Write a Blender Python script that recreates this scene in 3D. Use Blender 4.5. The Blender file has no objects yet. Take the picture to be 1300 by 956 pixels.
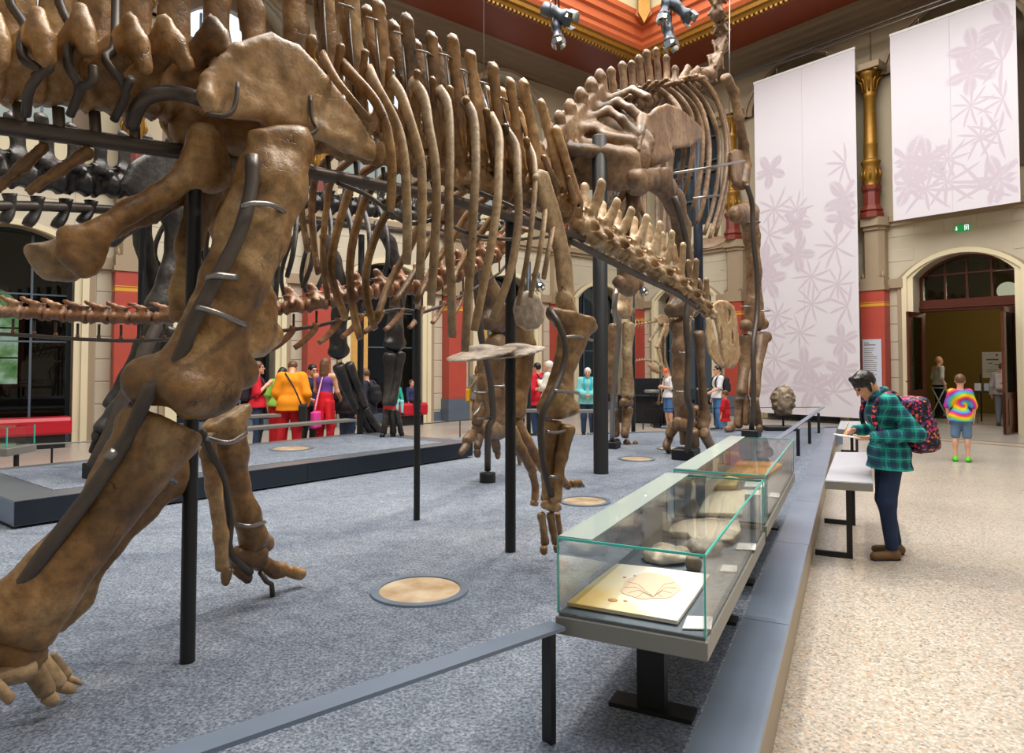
import bpy, math, random
import numpy as np
from mathutils import Vector, Matrix, Euler
R_ = random.Random(7)
SC = bpy.context.scene
COL = SC.collection
V = Vector
# ------------------------------------------------------------------ camera
F = 870.0
H = 1.6
PITCH = math.atan(29 / F)
cam_d = bpy.data.cameras.new('camera')
cam = bpy.data.objects.new('camera', cam_d)
COL.objects.link(cam)
cam.location = (0, 0, H)
cam.rotation_euler = (math.pi / 2 + PITCH, 0, 0)
cam_d.sensor_width = 36
cam_d.lens = F / 1300 * 36
cam_d.shift_y = -45 / 1300
cam_d.clip_end = 200
SC.camera = cam
# ------------------------------------------------------------------ light
SC.view_settings.view_transform = 'Standard'
SC.view_settings.look = 'None'
SC.view_settings.gamma = 1
SC.view_settings.exposure = 0.35
SC.cycles.max_bounces = 7
SC.cycles.diffuse_bounces = 4
SC.cycles.glossy_bounces = 3
SC.cycles.transparent_max_bounces = 16
SC.cycles.use_denoising = True
SC.cycles.sample_clamp_indirect = 6
SC.cycles.caustics_reflective = False
SC.cycles.caustics_refractive = False
w = bpy.data.worlds.new('world')
SC.world = w
w.use_nodes = True
w.node_tree.nodes['Background'].inputs[0].default_value = (0.80, 0.88, 1.0, 1)
w.node_tree.nodes['Background'].inputs[1].default_value = 0.3


def area_light(name, loc, rot, sx, sy, power, col):
    d = bpy.data.lights.new(name, 'AREA')
    d.shape = 'RECTANGLE'
    d.size, d.size_y, d.energy, d.color = sx, sy, power, col
    o = bpy.data.objects.new(name, d)
    COL.objects.link(o)
    o.location, o.rotation_euler = loc, rot
    return o


# daylight that falls through the glazed roof of the court
area_light('skylight_daylight', (1.6, 9.4, 13.6), (0, 0, math.radians(39)), 15, 15, 3300, (1.0, 0.97, 0.93))


def spot(name, loc, aim, power, col, size=60, rad=.12):
    d = bpy.data.lights.new(name, 'SPOT')
    d.energy, d.color, d.spot_size, d.spot_blend, d.shadow_soft_size = power, col, math.radians(size), .6, rad
    o = bpy.data.objects.new(name, d)
    COL.objects.link(o)
    o.location = loc
    o.rotation_euler = (V(aim) - V(loc)).to_track_quat('-Z', 'Y').to_euler()
    return o


# stage spots added out of view to give the skeletons crisp highlights
WARM = (1.0, .86, .66)
spot('added_stage_spot', (1.6, 8.0, 11.0), (-1.2, 3.6, 2.4), 1500, WARM, 50)
spot('added_stage_spot', (4.6, 3.5, 11.0), (0, 5.2, 2.2), 1300, WARM, 50)
spot('added_stage_spot', (.2, 10.6, 11.0), (1.6, 9.0, 3.5), 1500, WARM, 55)
spot('added_stage_spot', (-3.5, 4.5, 11.5), (-2.8, 8.0, 2.2), 1200, WARM, 60)
spot('added_stage_spot', (6.5, 5.5, 11.5), (2.8, 10.8, 3.0), 1200, WARM, 50)
# ------------------------------------------------------------------ geometry helpers
CP, SP = math.cos(PITCH), math.sin(PITCH)


def ray(px, py):
    x, y = (px - 650) / F, (433 - py) / F
    return V((x, CP - y * SP, SP + y * CP))


def G(px, py, z=0.0):
    d = ray(px, py)
    t = (z - H) / d.z
    return V((d.x * t, d.y * t, z))


def DP(px, py, dep):
    d = ray(px, py)
    t = dep / d.y
    return V((d.x * t, dep, H + d.z * t))


def npx(n, p):            # size of n pixels at the distance of p
    return n * p.y / F


class Plane:              # a vertical plane through p0 with heading angle (from +Y to +X)
    def __init__(s, p0, deg, os=1.0):
        s.os = os
        a = math.radians(deg)
        s.p0 = V((p0[0], p0[1], 0))
        s.h = V((math.sin(a), math.cos(a), 0))
        s.n = V((math.cos(a), -math.sin(a), 0))

    def at(s, px, py, off=0.0):
        d = ray(px, py)
        o = V((0, 0, H))
        t = (s.n.dot(s.p0 - o) + off * s.os) / s.n.dot(d)
        return o + d * t

    def mir(s, p):
        return p - s.n * (2 * s.n.dot(p - s.p0))

    def loc(s, f, off, z):
        q = s.p0 + s.h * f + s.n * off
        return V((q.x, q.y, z))


ORG = {}


def org(o):
    return ORG.get(o.name, V((0, 0, 0))) if o else V((0, 0, 0))


def tag(o, label=None, cat=None, group=None, kind=None):
    if label: o['label'] = label
    if cat: o['category'] = cat
    if group: o['group'] = group
    if kind: o['kind'] = kind
    return o


def thing(name, loc, label, cat, group=None):
    o = bpy.data.objects.new(name, None)
    COL.objects.link(o)
    o.empty_display_size = 0.1
    o.location = loc
    ORG[o.name] = V(loc)
    return tag(o, label, cat, group)


def link_mesh(name, me, mat, parent=None, origin=None):
    o = bpy.data.objects.new(name, me)
    COL.objects.link(o)
    if mat is not None:
        for m in (mat if isinstance(mat, (list, tuple)) else [mat]):
            me.materials.append(m)
    if parent:
        o.parent = parent
        ORG[o.name] = org(parent)
    else:
        og = V(origin) if origin is not None else V((0, 0, 0))
        o.location = og
        ORG[o.name] = og
    return o


class MB:
    def __init__(s):
        s.v, s.f, s.mi, s.sm = [], [], [], []

    def add(s, vs, fs, mi=0, smooth=False):
        b = len(s.v)
        s.v.extend([tuple(x) for x in vs])
        for f in fs:
            s.f.append([i + b for i in f])
            s.mi.append(mi)
            s.sm.append(smooth)
        return s

    def box(s, c, sx, sy, sz, X=V((1, 0, 0)), Y=V((0, 1, 0)), Z=V((0, 0, 1)), mi=0):
        c = V(c)
        vs = [c + X * (i * sx / 2) + Y * (j * sy / 2) + Z * (k * sz / 2) for k in (-1, 1) for j in (-1, 1) for i in (-1, 1)]
        return s.add(vs, [(0, 2, 3, 1), (4, 5, 7, 6), (0, 1, 5, 4), (2, 6, 7, 3), (0, 4, 6, 2), (1, 3, 7, 5)], mi)

    def bbox(s, c, sx, sy, sz, X=V((1, 0, 0)), Y=V((0, 1, 0)), Z=V((0, 0, 1)), b=0.01, mi=0):   # chamfered box
        c = V(c)
        rings = []
        for k, q in ((-1, b), (-1, 0), (1, 0), (1, b)):
            zz = k * sz / 2 if q else k * (sz / 2 - b)
            a, d = sx / 2 - q, sy / 2 - q
            pts = [(-a + b, -d), (a - b, -d), (a, -d + b), (a, d - b), (a - b, d), (-a + b, d), (-a, d - b), (-a, -d + b)]
            rings.append([c + X * x + Y * y + Z * zz for x, y in pts])
        return s.rings(rings, True, True, mi, False)

    def rings(s, rings, cap0=True, cap1=True, mi=0, smooth=True):
        n = len(rings[0])
        vs = [p for r in rings for p in r]
        fs = []
        for i in range(len(rings) - 1):
            for j in range(n):
                k = (j + 1) % n
                fs.append((i * n + j, i * n + k, (i + 1) * n + k, (i + 1) * n + j))
        if cap0: fs.append(tuple(reversed(range(n))))
        if cap1: fs.append(tuple((len(rings) - 1) * n + j for j in range(n)))
        return s.add(vs, fs, mi, smooth)

    def tube(s, pts, r, seg=8, mi=0, up=None, flat=1.0):   # r scalar or list; flat squashes the second axis
        pts = [V(p) for p in pts]
        rr = r if isinstance(r, (list, tuple)) else [r] * len(pts)
        rings = []
        ref = up
        for i, p in enumerate(pts):
            t = (pts[min(i + 1, len(pts) - 1)] - pts[max(i - 1, 0)])
            t = t.normalized() if t.length > 1e-9 else V((0, 0, 1))
            if ref is None:
                ref = V((0, 0, 1)) if abs(t.z) < .9 else V((1, 0, 0))
            a = t.cross(ref)
            a = a.normalized() if a.length > 1e-6 else t.orthogonal().normalized()
            b = a.cross(t)
            if up is None: ref = b
            rings.append([p + a * (math.cos(q) * rr[i] * flat) + b * (math.sin(q) * rr[i]) for q in [2 * math.pi * k / seg for k in range(seg)]])
        return s.rings(rings, True, True, mi, True)

    def lathe(s, c, prof, seg=16, mi=0, smooth=True, X=V((1, 0, 0)), Y=V((0, 1, 0)), Z=V((0, 0, 1))):
        c = V(c)
        rings = [[c + X * (r * math.cos(2 * math.pi * k / seg)) + Y * (r * math.sin(2 * math.pi * k / seg)) + Z * z for k in range(seg)] for r, z in prof]
        return s.rings(rings, True, True, mi, smooth)

    def prism(s, pts, ext, mi=0):          # planar outline extruded by vector ext
        n = len(pts)
        pts = [V(p) for p in pts]
        vs = pts + [p + V(ext) for p in pts]
        fs = [tuple(range(n)), tuple(reversed(range(n, 2 * n)))]
        for i in range(n):
            j = (i + 1) % n
            fs.append((i, i + n, j + n, j))
        return s.add(vs, fs, mi)

    def build(s, name, mat, parent=None, origin=None):
        og = org(parent) if parent else (V(origin) if origin is not None else V((0, 0, 0)))
        me = bpy.data.meshes.new(name)
        me.from_pydata([(a - og.x, b - og.y, c - og.z) for a, b, c in s.v], [], s.f)
        me.polygons.foreach_set('material_index', s.mi)
        me.polygons.foreach_set('use_smooth', s.sm)
        me.validate()
        bm_fix(me)
        return link_mesh(name, me, mat, parent, origin)


def bm_fix(me):
    import bmesh
    bm = bmesh.new()
    bm.from_mesh(me)
    bmesh.ops.recalc_face_normals(bm, faces=bm.faces)
    bm.to_mesh(me)
    bm.free()


def curve(pts, n=16):      # Catmull-Rom through points (any dimension)
    P = [np.array(p, float) for p in pts]
    if len(P) == 2:
        return [P[0] + (P[1] - P[0]) * (i / n) for i in range(n + 1)]
    P = [2 * P[0] - P[1]] + P + [2 * P[-1] - P[-2]]
    m = len(P) - 3
    out = []
    for i in range(n + 1):
        u = i / n * m
        k = min(int(u), m - 1)
        t = u - k
        a, b, c, d = P[k:k + 4]
        out.append(.5 * (2 * b + (c - a) * t + (2 * a - 5 * b + 4 * c - d) * t * t + (3 * b - a - 3 * c + d) * t ** 3))
    return out


# ---- signed distance modelling -------------------------------------------------
class SDF:
    def __init__(s, h, k=0.03):
        s.h, s.k, s.p = h, k, []

    def _put(s, lo, hi, fn, k, sub):
        s.p.append((np.array(lo, float), np.array(hi, float), fn, s.k if k is None else k, sub))
        return s

    def cap(s, a, b, ra, rb=None, k=None, sq=None, sub=False):   # tapered capsule, sq=(axis, factor)
        rb = ra if rb is None else rb
        a, b = np.array(a, float), np.array(b, float)
        m = max(ra, rb)
        if sq: nx, f = np.array(sq[0], float), sq[1]
        mm = m * max(1, f) if sq else m
        ab = b - a
        L = float(ab @ ab) + 1e-12

        def fn(P):
            q = P - a
            bb = ab
            LL = L
            if sq:
                q = q + np.multiply.outer(q @ nx * (1 / f - 1), nx)
                bb = ab + (ab @ nx) * (1 / f - 1) * nx
                LL = float(bb @ bb) + 1e-12
            t = np.clip((q @ bb) / LL, 0, 1)
            d = np.sqrt(((q - t[..., None] * bb) ** 2).sum(-1)) - (ra + (rb - ra) * t)
            return d * (min(1, f) ** .6 if sq else 1)
        return s._put(np.minimum(a, b) - mm, np.maximum(a, b) + mm, fn, k, sub)

    def chain(s, pts, rs, k=None, sq=None):
        for i in range(len(pts) - 1):
            s.cap(pts[i], pts[i + 1], rs[i], rs[i + 1], k, sq)
        return s

    def ell(s, c, r, ax=None, k=None, sub=False):
        c, r = np.array(c, float), np.array(r, float)
        A = np.array([list(v) for v in ax], float) if ax is not None else np.eye(3)
        m = r.max()

        def fn(P):
            q = (P - c) @ A.T / r
            n = np.sqrt((q ** 2).sum(-1))
            g = np.sqrt(((q / r) ** 2).sum(-1)) + 1e-9
            return np.where(n < 1, (n - 1) * r.min(), n * (n - 1) / g)
        return s._put(c - m, c + m, fn, k, sub)

    def box(s, c, r, ax=None, rd=0.02, k=None, sub=False):
        c, r = np.array(c, float), np.array(r, float)
        A = np.array([list(v) for v in ax], float) if ax is not None else np.eye(3)
        m = float(np.linalg.norm(r))

        def fn(P):
            q = np.abs((P - c) @ A.T) - r + rd
            return np.sqrt((np.maximum(q, 0) ** 2).sum(-1)) + np.minimum(q.max(-1), 0) - rd
        return s._put(c - m, c + m, fn, k, sub)

    def blade(s, pts3, n, th, rd=None, k=None, sub=False):   # plate with a planar outline given by 3-D points
        n = np.array(n, float)
        n /= np.linalg.norm(n)
        P3 = np.array([list(p) for p in pts3], float)
        o = P3.mean(0)
        u = np.cross(n, [0, 0, 1])
        u /= np.linalg.norm(u)
        v = np.cross(n, u)
        E = np.stack([(P3 - o) @ u, (P3 - o) @ v], -1)
        w0 = ((P3 - o) @ n)
        rd = th / 2 if rd is None else rd

        def fn(P):
            q = P - o
            x, y, z = q @ u, q @ v, q @ n
            d = np.full(x.shape, 1e9)
            ins = np.zeros(x.shape, bool)
            for i in range(len(E)):
                a, b = E[i], E[(i + 1) % len(E)]
                e = b - a
                t = np.clip(((x - a[0]) * e[0] + (y - a[1]) * e[1]) / (e @ e + 1e-12), 0, 1)
                d = np.minimum(d, (x - a[0] - t * e[0]) ** 2 + (y - a[1] - t * e[1]) ** 2)
                c = (a[1] > y) != (b[1] > y)
                if abs(e[1]) > 1e-9:
                    ins ^= c & (x < e[0] * (y - a[1]) / e[1] + a[0])
            d = np.sqrt(d)
            d = np.where(ins, -d, d)
            p, r = d + rd, np.abs(z) - th / 2 + rd
            return np.minimum(np.maximum(p, r), 0) + np.sqrt(np.maximum(p, 0) ** 2 + np.maximum(r, 0) ** 2) - rd
        pad = th / 2 + float(np.abs(w0).max())
        return s._put(P3.min(0) - pad, P3.max(0) + pad, fn, k, sub)

    def mesh(s, rough=0.0, freq=14.0, iters=1):
        h = s.h
        ad = [p for p in s.p if not p[4]]
        lo = np.min([p[0] for p in ad], 0) - 4 * h - s.k * .5
        hi = np.max([p[1] for p in ad], 0) + 4 * h + s.k * .5
        dim = np.ceil((hi - lo) / h).astype(int) + 1
        D = np.full(dim, 1e3, np.float32)
        for a, b, fn, k, sub in s.p:
            pad = k + 3 * h
            i0 = np.clip(np.floor((a - pad - lo) / h).astype(int), 0, dim)
            i1 = np.clip(np.ceil((b + pad - lo) / h).astype(int) + 1, 0, dim)
            if (i1 <= i0).any(): continue
            g = np.stack(np.meshgrid(*[lo[j] + h * np.arange(i0[j], i1[j]) for j in range(3)], indexing='ij'), -1)
            d = fn(g)
            S = D[i0[0]:i1[0], i0[1]:i1[1], i0[2]:i1[2]]
            k = max(k, 1e-5)
            if sub:
                d = -d
                q = np.clip(.5 - .5 * (d - S) / k, 0, 1)
                S[...] = d * (1 - q) + S * q + k * q * (1 - q)
            else:
                q = np.clip(.5 + .5 * (d - S) / k, 0, 1)
                S[...] = d * (1 - q) + S * q - k * q * (1 - q)
        if rough:
            ix = [lo[j] + h * np.arange(dim[j]) for j in range(3)]
            x, y, z = np.meshgrid(*ix, indexing='ij')
            nz = np.zeros(dim, np.float32)
            for m, am in ((1, 1.0), (2.3, .6), (5.1, .35)):
                f = freq * m
                nz += am * np.sin(f * x + 1.3 * np.sin(f * .7 * y + 1)) * np.sin(f * y * 1.1 + 1.7 * np.sin(f * .6 * z)) * np.sin(f * z * .9 + 1.1 * np.sin(f * .8 * x + 2))
            D += nz * rough
        return nets(D, lo, h, iters)


def nets(D, lo, h, iters=1):
    I = D < 0
    n = np.array(D.shape)
    c = np.zeros(n - 1, np.uint8)
    for dx in (0, 1):
        for dy in (0, 1):
            for dz in (0, 1):
                c += I[dx:n[0] - 1 + dx, dy:n[1] - 1 + dy, dz:n[2] - 1 + dz]
    act = (c > 0) & (c < 8)
    idx = -np.ones(act.shape, np.int64)
    A = np.argwhere(act)
    idx[act] = np.arange(len(A))
    acc = np.zeros((len(A), 3))
    cnt = np.zeros(len(A))
    corners = [(x, y, z) for x in (0, 1) for y in (0, 1) for z in (0, 1)]
    val = {q: D[A[:, 0] + q[0], A[:, 1] + q[1], A[:, 2] + q[2]].astype(float) for q in corners}
    for q in corners:
        for ax in range(3):
            if q[ax] == 0:
                p = list(q)
                p[ax] = 1
                a, b = val[q], val[tuple(p)]
                m = (a < 0) != (b < 0)
                t = np.where(m, a / np.where(m, a - b, 1), 0)
                pos = np.tile(np.array(q, float), (len(A), 1))
                pos[:, ax] = t
                acc[m] += pos[m]
                cnt[m] += 1
    vt = lo + h * (A + acc / np.maximum(cnt, 1)[:, None])
    faces = []
    for ax in range(3):
        o1, o2 = [(1, 2), (2, 0), (0, 1)][ax]
        s0 = [slice(None)] * 3
        s1 = [slice(None)] * 3
        s0[ax], s1[ax] = slice(0, -1), slice(1, None)
        e = np.argwhere(I[tuple(s0)] != I[tuple(s1)])
        e = e[(e[:, o1] > 0) & (e[:, o2] > 0) & (e[:, o1] < n[o1] - 1) & (e[:, o2] < n[o2] - 1)]
        if not len(e): continue
        inside = I[e[:, 0], e[:, 1], e[:, 2]]
        def cell(a, b):
            q = e.copy()
            q[:, o1] -= a
            q[:, o2] -= b
            return idx[q[:, 0], q[:, 1], q[:, 2]]
        quad = np.stack([cell(0, 0), cell(1, 0), cell(1, 1), cell(0, 1)], -1)
        quad[~inside] = quad[~inside][:, ::-1]
        faces.append(quad)
    fc = np.concatenate(faces)
    fc = fc[(fc >= 0).all(1)]
    for _ in range(iters):
        sm = np.zeros_like(vt)
        ct = np.zeros(len(vt))
        for a, b in ((0, 1), (1, 2), (2, 3), (3, 0)):
            np.add.at(sm, fc[:, a], vt[fc[:, b]])
            np.add.at(sm, fc[:, b], vt[fc[:, a]])
            np.add.at(ct, fc[:, a], 1)
            np.add.at(ct, fc[:, b], 1)
        vt = vt * .5 + .5 * sm / np.maximum(ct, 1)[:, None]
    return vt, fc


def sdf_obj(sd, name, mat, parent=None, origin=None, rough=0.0, freq=14.0, iters=1):
    vt, fc = sd.mesh(rough, freq, iters)
    og = org(parent) if parent else (V(origin) if origin is not None else V((0, 0, 0)))
    vt = vt - np.array(og)
    me = bpy.data.meshes.new(name)
    nv, nf = len(vt), len(fc)
    me.vertices.add(nv)
    me.vertices.foreach_set('co', vt.astype(np.float32).ravel())
    me.loops.add(nf * 4)
    me.loops.foreach_set('vertex_index', fc.astype(np.int32).ravel())
    me.polygons.add(nf)
    me.polygons.foreach_set('loop_start', np.arange(0, nf * 4, 4, dtype=np.int32))
    me.polygons.foreach_set('use_smooth', np.ones(nf, bool))
    me.update(calc_edges=True)
    return link_mesh(name, me, mat, parent, origin)


# ------------------------------------------------------------------ materials
def nodes(name):
    m = bpy.data.materials.new(name)
    m.use_nodes = True
    nt = m.node_tree
    return m, nt, nt.nodes['Principled BSDF'], nt.links.new


def N(nt, t, **kw):
    n = nt.nodes.new(t)
    for k, v in kw.items():
        if k in n.inputs: n.inputs[k].default_value = v
        else: setattr(n, k, v)
    return n


def c4(c): return (c[0], c[1], c[2], 1)


def srgb(r, g, b):
    f = lambda x: x / 12.92 if x <= .04045 else ((x + .055) / 1.055) ** 2.4
    return (f(r / 255), f(g / 255), f(b / 255))


def plain(name, col, rough=.5, metal=0.0, var=0.0, vscale=3.0, bump=0.0, bscale=60.0, spec=.5, coat=0.0, aniso=None):
    m, nt, b, L = nodes(name)
    b.inputs['Base Color'].default_value = c4(col)
    b.inputs['Roughness'].default_value = rough
    b.inputs['Metallic'].default_value = metal
    b.inputs['Specular IOR Level'].default_value = spec
    if coat: b.inputs['Coat Weight'].default_value = coat
    if var or bump:
        tc = N(nt, 'ShaderNodeTexCoord')
    if var:
        nz = N(nt, 'ShaderNodeTexNoise', Scale=vscale, Detail=5.0)
        L(tc.outputs['Object'], nz.inputs['Vector'])
        mx = N(nt, 'ShaderNodeMix', data_type='RGBA')
        mx.inputs[6].default_value = c4([max(0, x * (1 - var)) for x in col])
        mx.inputs[7].default_value = c4([min(1, x * (1 + var)) for x in col])
        L(nz.outputs['Fac'], mx.inputs[0])
        L(mx.outputs[2], b.inputs['Base Color'])
    if bump:
        nz = N(nt, 'ShaderNodeTexNoise', Scale=bscale, Detail=4.0)
        L(tc.outputs['Object'], nz.inputs['Vector'])
        bp = N(nt, 'ShaderNodeBump', Strength=bump, Distance=.01)
        L(nz.outputs['Fac'], bp.inputs['Height'])
        L(bp.outputs['Normal'], b.inputs['Normal'])
    return m


def ramp(nt, stops):
    r = N(nt, 'ShaderNodeValToRGB')
    e = r.color_ramp.elements
    while len(e) < len(stops): e.new(.5)
    for q, (p, c) in zip(e, stops):
        q.position = p
        q.color = c4(c)
    return r


def bone(name, dark, mid, light, rough=.42, scale=1.0, crack=.6):
    m, nt, b, L = nodes(name)
    tc = N(nt, 'ShaderNodeTexCoord')
    oi = N(nt, 'ShaderNodeObjectInfo')
    n1 = N(nt, 'ShaderNodeTexNoise', Scale=2.2 * scale, Detail=8.0, Roughness=.62, Distortion=.4)
    L(tc.outputs['Object'], n1.inputs['Vector'])
    r = ramp(nt, [(.28, dark), (.5, mid), (.74, light)])
    L(n1.outputs['Fac'], r.inputs['Fac'])
    n2 = N(nt, 'ShaderNodeTexNoise', Scale=22 * scale, Detail=6.0, Roughness=.65)
    L(tc.outputs['Object'], n2.inputs['Vector'])
    r2 = ramp(nt, [(.3, (.55, .55, .55)), (.6, (1.1, 1.1, 1.1))])
    L(n2.outputs['Fac'], r2.inputs['Fac'])
    mx = N(nt, 'ShaderNodeMix', data_type='RGBA', blend_type='MULTIPLY')
    mx.inputs[0].default_value = 1
    L(r.outputs['Color'], mx.inputs[6])
    L(r2.outputs['Color'], mx.inputs[7])
    vo = N(nt, 'ShaderNodeTexVoronoi', feature='DISTANCE_TO_EDGE', Scale=5.5 * scale)
    n3 = N(nt, 'ShaderNodeTexNoise', Scale=5 * scale, Detail=3.0)
    L(tc.outputs['Object'], n3.inputs['Vector'])
    ad = N(nt, 'ShaderNodeVectorMath', operation='MULTIPLY_ADD')
    ad.inputs[1].default_value = (.3, .3, .3)
    L(n3.outputs['Color'], ad.inputs[0])
    L(tc.outputs['Object'], ad.inputs[2])
    L(ad.outputs[0], vo.inputs['Vector'])
    n4 = N(nt, 'ShaderNodeTexNoise', Scale=3.1 * scale, Detail=2.0)     # cracks only in patches
    L(tc.outputs['Object'], n4.inputs['Vector'])
    mk = N(nt, 'ShaderNodeMapRange')
    mk.inputs['From Min'].default_value, mk.inputs['From Max'].default_value = .5, .62
    mk.inputs['To Min'].default_value, mk.inputs['To Max'].default_value = .05, 0.0
    L(n4.outputs['Fac'], mk.inputs['Value'])
    av = N(nt, 'ShaderNodeMath', operation='ADD')
    L(vo.outputs['Distance'], av.inputs[0])
    L(mk.outputs[0], av.inputs[1])
    r3 = ramp(nt, [(0.0, (1 - crack,) * 3), (.014, (1, 1, 1))])
    L(av.outputs[0], r3.inputs['Fac'])
    m2 = N(nt, 'ShaderNodeMix', data_type='RGBA', blend_type='MULTIPLY')
    m2.inputs[0].default_value = 1
    L(mx.outputs[2], m2.inputs[6])
    L(r3.outputs['Color'], m2.inputs[7])
    hs = N(nt, 'ShaderNodeHueSaturation')
    mr = N(nt, 'ShaderNodeMapRange')
    mr.inputs['To Min'].default_value = .8
    mr.inputs['To Max'].default_value = 1.2
    L(oi.outputs['Random'], mr.inputs['Value'])
    L(mr.outputs[0], hs.inputs['Value'])
    L(m2.outputs[2], hs.inputs['Color'])
    L(hs.outputs['Color'], b.inputs['Base Color'])
    b.inputs['Roughness'].default_value = rough
    bp = N(nt, 'ShaderNodeBump', Strength=.45, Distance=.012)
    L(n2.outputs['Fac'], bp.inputs['Height'])
    bp2 = N(nt, 'ShaderNodeBump', Strength=.4, Distance=.01)
    L(r3.outputs['Color'], bp2.inputs['Height'])
    L(bp.outputs['Normal'], bp2.inputs['Normal'])
    L(bp2.outputs['Normal'], b.inputs['Normal'])
    return m


def emit(name, col, s):
    m, nt, b, L = nodes(name)
    b.inputs['Base Color'].default_value = (0, 0, 0, 1)
    b.inputs['Emission Color'].default_value = c4(col)
    b.inputs['Emission Strength'].default_value = s
    return m


def glass_mat(name, tint, refl=1.0, rough=0.0, ior=1.5):
    m, nt, b, L = nodes(name)
    nt.nodes.remove(b)
    out = nt.nodes['Material Output']
    tr = N(nt, 'ShaderNodeBsdfTransparent')
    tr.inputs[0].default_value = c4(tint)
    gl = N(nt, 'ShaderNodeBsdfGlossy')
    gl.inputs['Roughness'].default_value = rough
    fr = N(nt, 'ShaderNodeFresnel', IOR=ior)
    mu = N(nt, 'ShaderNodeMath', operation='MULTIPLY')
    mu.inputs[1].default_value = refl
    L(fr.outputs[0], mu.inputs[0])
    mx = N(nt, 'ShaderNodeMixShader')
    L(mu.outputs[0], mx.inputs[0])
    L(tr.outputs[0], mx.inputs[1])
    L(gl.outputs[0], mx.inputs[2])
    L(mx.outputs[0], out.inputs['Surface'])
    return m


def terrazzo():
    m, nt, b, L = nodes('terrazzo')
    tc = N(nt, 'ShaderNodeTexCoord')
    vo = N(nt, 'ShaderNodeTexVoronoi', Scale=80.0, Randomness=1.0)
    L(tc.outputs['Object'], vo.inputs['Vector'])
    sx = N(nt, 'ShaderNodeSeparateColor')
    L(vo.outputs['Color'], sx.inputs[0])
    r = ramp(nt, [(0, srgb(132, 124, 112)), (.14, srgb(166, 159, 147)), (.5, srgb(185, 178, 166)), (.82, srgb(205, 201, 193)), (.93, srgb(200, 164, 132)), (1, srgb(160, 152, 142))])
    L(sx.outputs[0], r.inputs['Fac'])
    nz = N(nt, 'ShaderNodeTexNoise', Scale=.7, Detail=4.0)
    L(tc.outputs['Object'], nz.inputs['Vector'])
    r2 = ramp(nt, [(.3, (.82, .81, .8)), (.7, (1, 1, 1))])
    L(nz.outputs['Fac'], r2.inputs['Fac'])
    mx = N(nt, 'ShaderNodeMix', data_type='RGBA', blend_type='MULTIPLY')
    mx.inputs[0].default_value = 1
    L(r.outputs['Color'], mx.inputs[6])
    L(r2.outputs['Color'], mx.inputs[7])
    L(mx.outputs[2], b.inputs['Base Color'])
    b.inputs['Roughness'].default_value = .3
    return m


def gravel():
    m, nt, b, L = nodes('grey_grit_surface')
    tc = N(nt, 'ShaderNodeTexCoord')
    n1 = N(nt, 'ShaderNodeTexNoise', Scale=75.0, Detail=3.0, Roughness=.7)
    n2 = N(nt, 'ShaderNodeTexNoise', Scale=9.0, Detail=5.0, Roughness=.65)
    n3 = N(nt, 'ShaderNodeTexNoise', Scale=1.3, Detail=3.0)
    for n in (n1, n2, n3): L(tc.outputs['Object'], n.inputs['Vector'])
    r = ramp(nt, [(.3, srgb(76, 84, 97)), (.5, srgb(126, 137, 154)), (.68, srgb(170, 180, 194))])
    L(n1.outputs['Fac'], r.inputs['Fac'])
    r2 = ramp(nt, [(.3, (.74, .75, .78)), (.6, (1, 1, 1))])
    L(n2.outputs['Fac'], r2.inputs['Fac'])
    r3 = ramp(nt, [(.3, (.85, .86, .88)), (.65, (1.05, 1.04, 1.03))])
    L(n3.outputs['Fac'], r3.inputs['Fac'])
    mx = N(nt, 'ShaderNodeMix', data_type='RGBA', blend_type='MULTIPLY')
    mx.inputs[0].default_value = 1
    L(r.outputs['Color'], mx.inputs[6])
    L(r2.outputs['Color'], mx.inputs[7])
    my = N(nt, 'ShaderNodeMix', data_type='RGBA', blend_type='MULTIPLY')
    my.inputs[0].default_value = 1
    L(mx.outputs[2], my.inputs[6])
    L(r3.outputs['Color'], my.inputs[7])
    L(my.outputs[2], b.inputs['Base Color'])
    b.inputs['Roughness'].default_value = .9
    bp = N(nt, 'ShaderNodeBump', Strength=.8, Distance=.02)
    L(n1.outputs['Fac'], bp.inputs['Height'])
    bp2 = N(nt, 'ShaderNodeBump', Strength=.5, Distance=.05)
    L(n2.outputs['Fac'], bp2.inputs['Height'])
    L(bp.outputs['Normal'], bp2.inputs['Normal'])
    L(bp2.outputs['Normal'], b.inputs['Normal'])
    return m


M = {}
M['terrazzo'] = terrazzo()
M['gravel'] = gravel()
M['cream'] = plain('cream_plaster', srgb(226, 214, 180), .7, var=.06, vscale=1.2)
M['stone_up'] = plain('warm_grey_upper_plaster', srgb(178, 164, 138), .75, var=.06, vscale=1)
M['stone'] = plain('pale_stone', srgb(200, 190, 168), .75, var=.08, vscale=2)
M['taupe'] = plain('taupe_plaster', srgb(162, 142, 116), .7, var=.06)
M['taupe_dark'] = plain('dark_taupe_moulding', srgb(132, 114, 94), .7, var=.06)
M['red'] = plain('red_polished_stucco', srgb(178, 74, 60), .45, var=.1, vscale=4)
M['yellow'] = plain('yellow_stripe_paint', srgb(214, 160, 48), .5)
M['slate'] = plain('slate_blue_plinth', srgb(92, 104, 118), .4, var=.1, vscale=6)
M['gold'] = plain('gilded_bronze_paint', srgb(150, 108, 38), .42, .5, var=.25, vscale=10, bump=.3, bscale=25)
M['oxred'] = plain('oxblood_stone', srgb(120, 50, 38), .4, var=.15)
M['rust'] = plain('rust_soffit_paint', srgb(122, 52, 22), .6, var=.08)
M['orange'] = plain('orange_moulding_paint', srgb(196, 100, 58), .5, var=.06)
M['ceilcream'] = plain('ceiling_cream_panel', srgb(214, 200, 160), .6)
M['black'] = plain('black_powder_steel', srgb(28, 30, 34), .45, var=.1, spec=.4)
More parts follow.
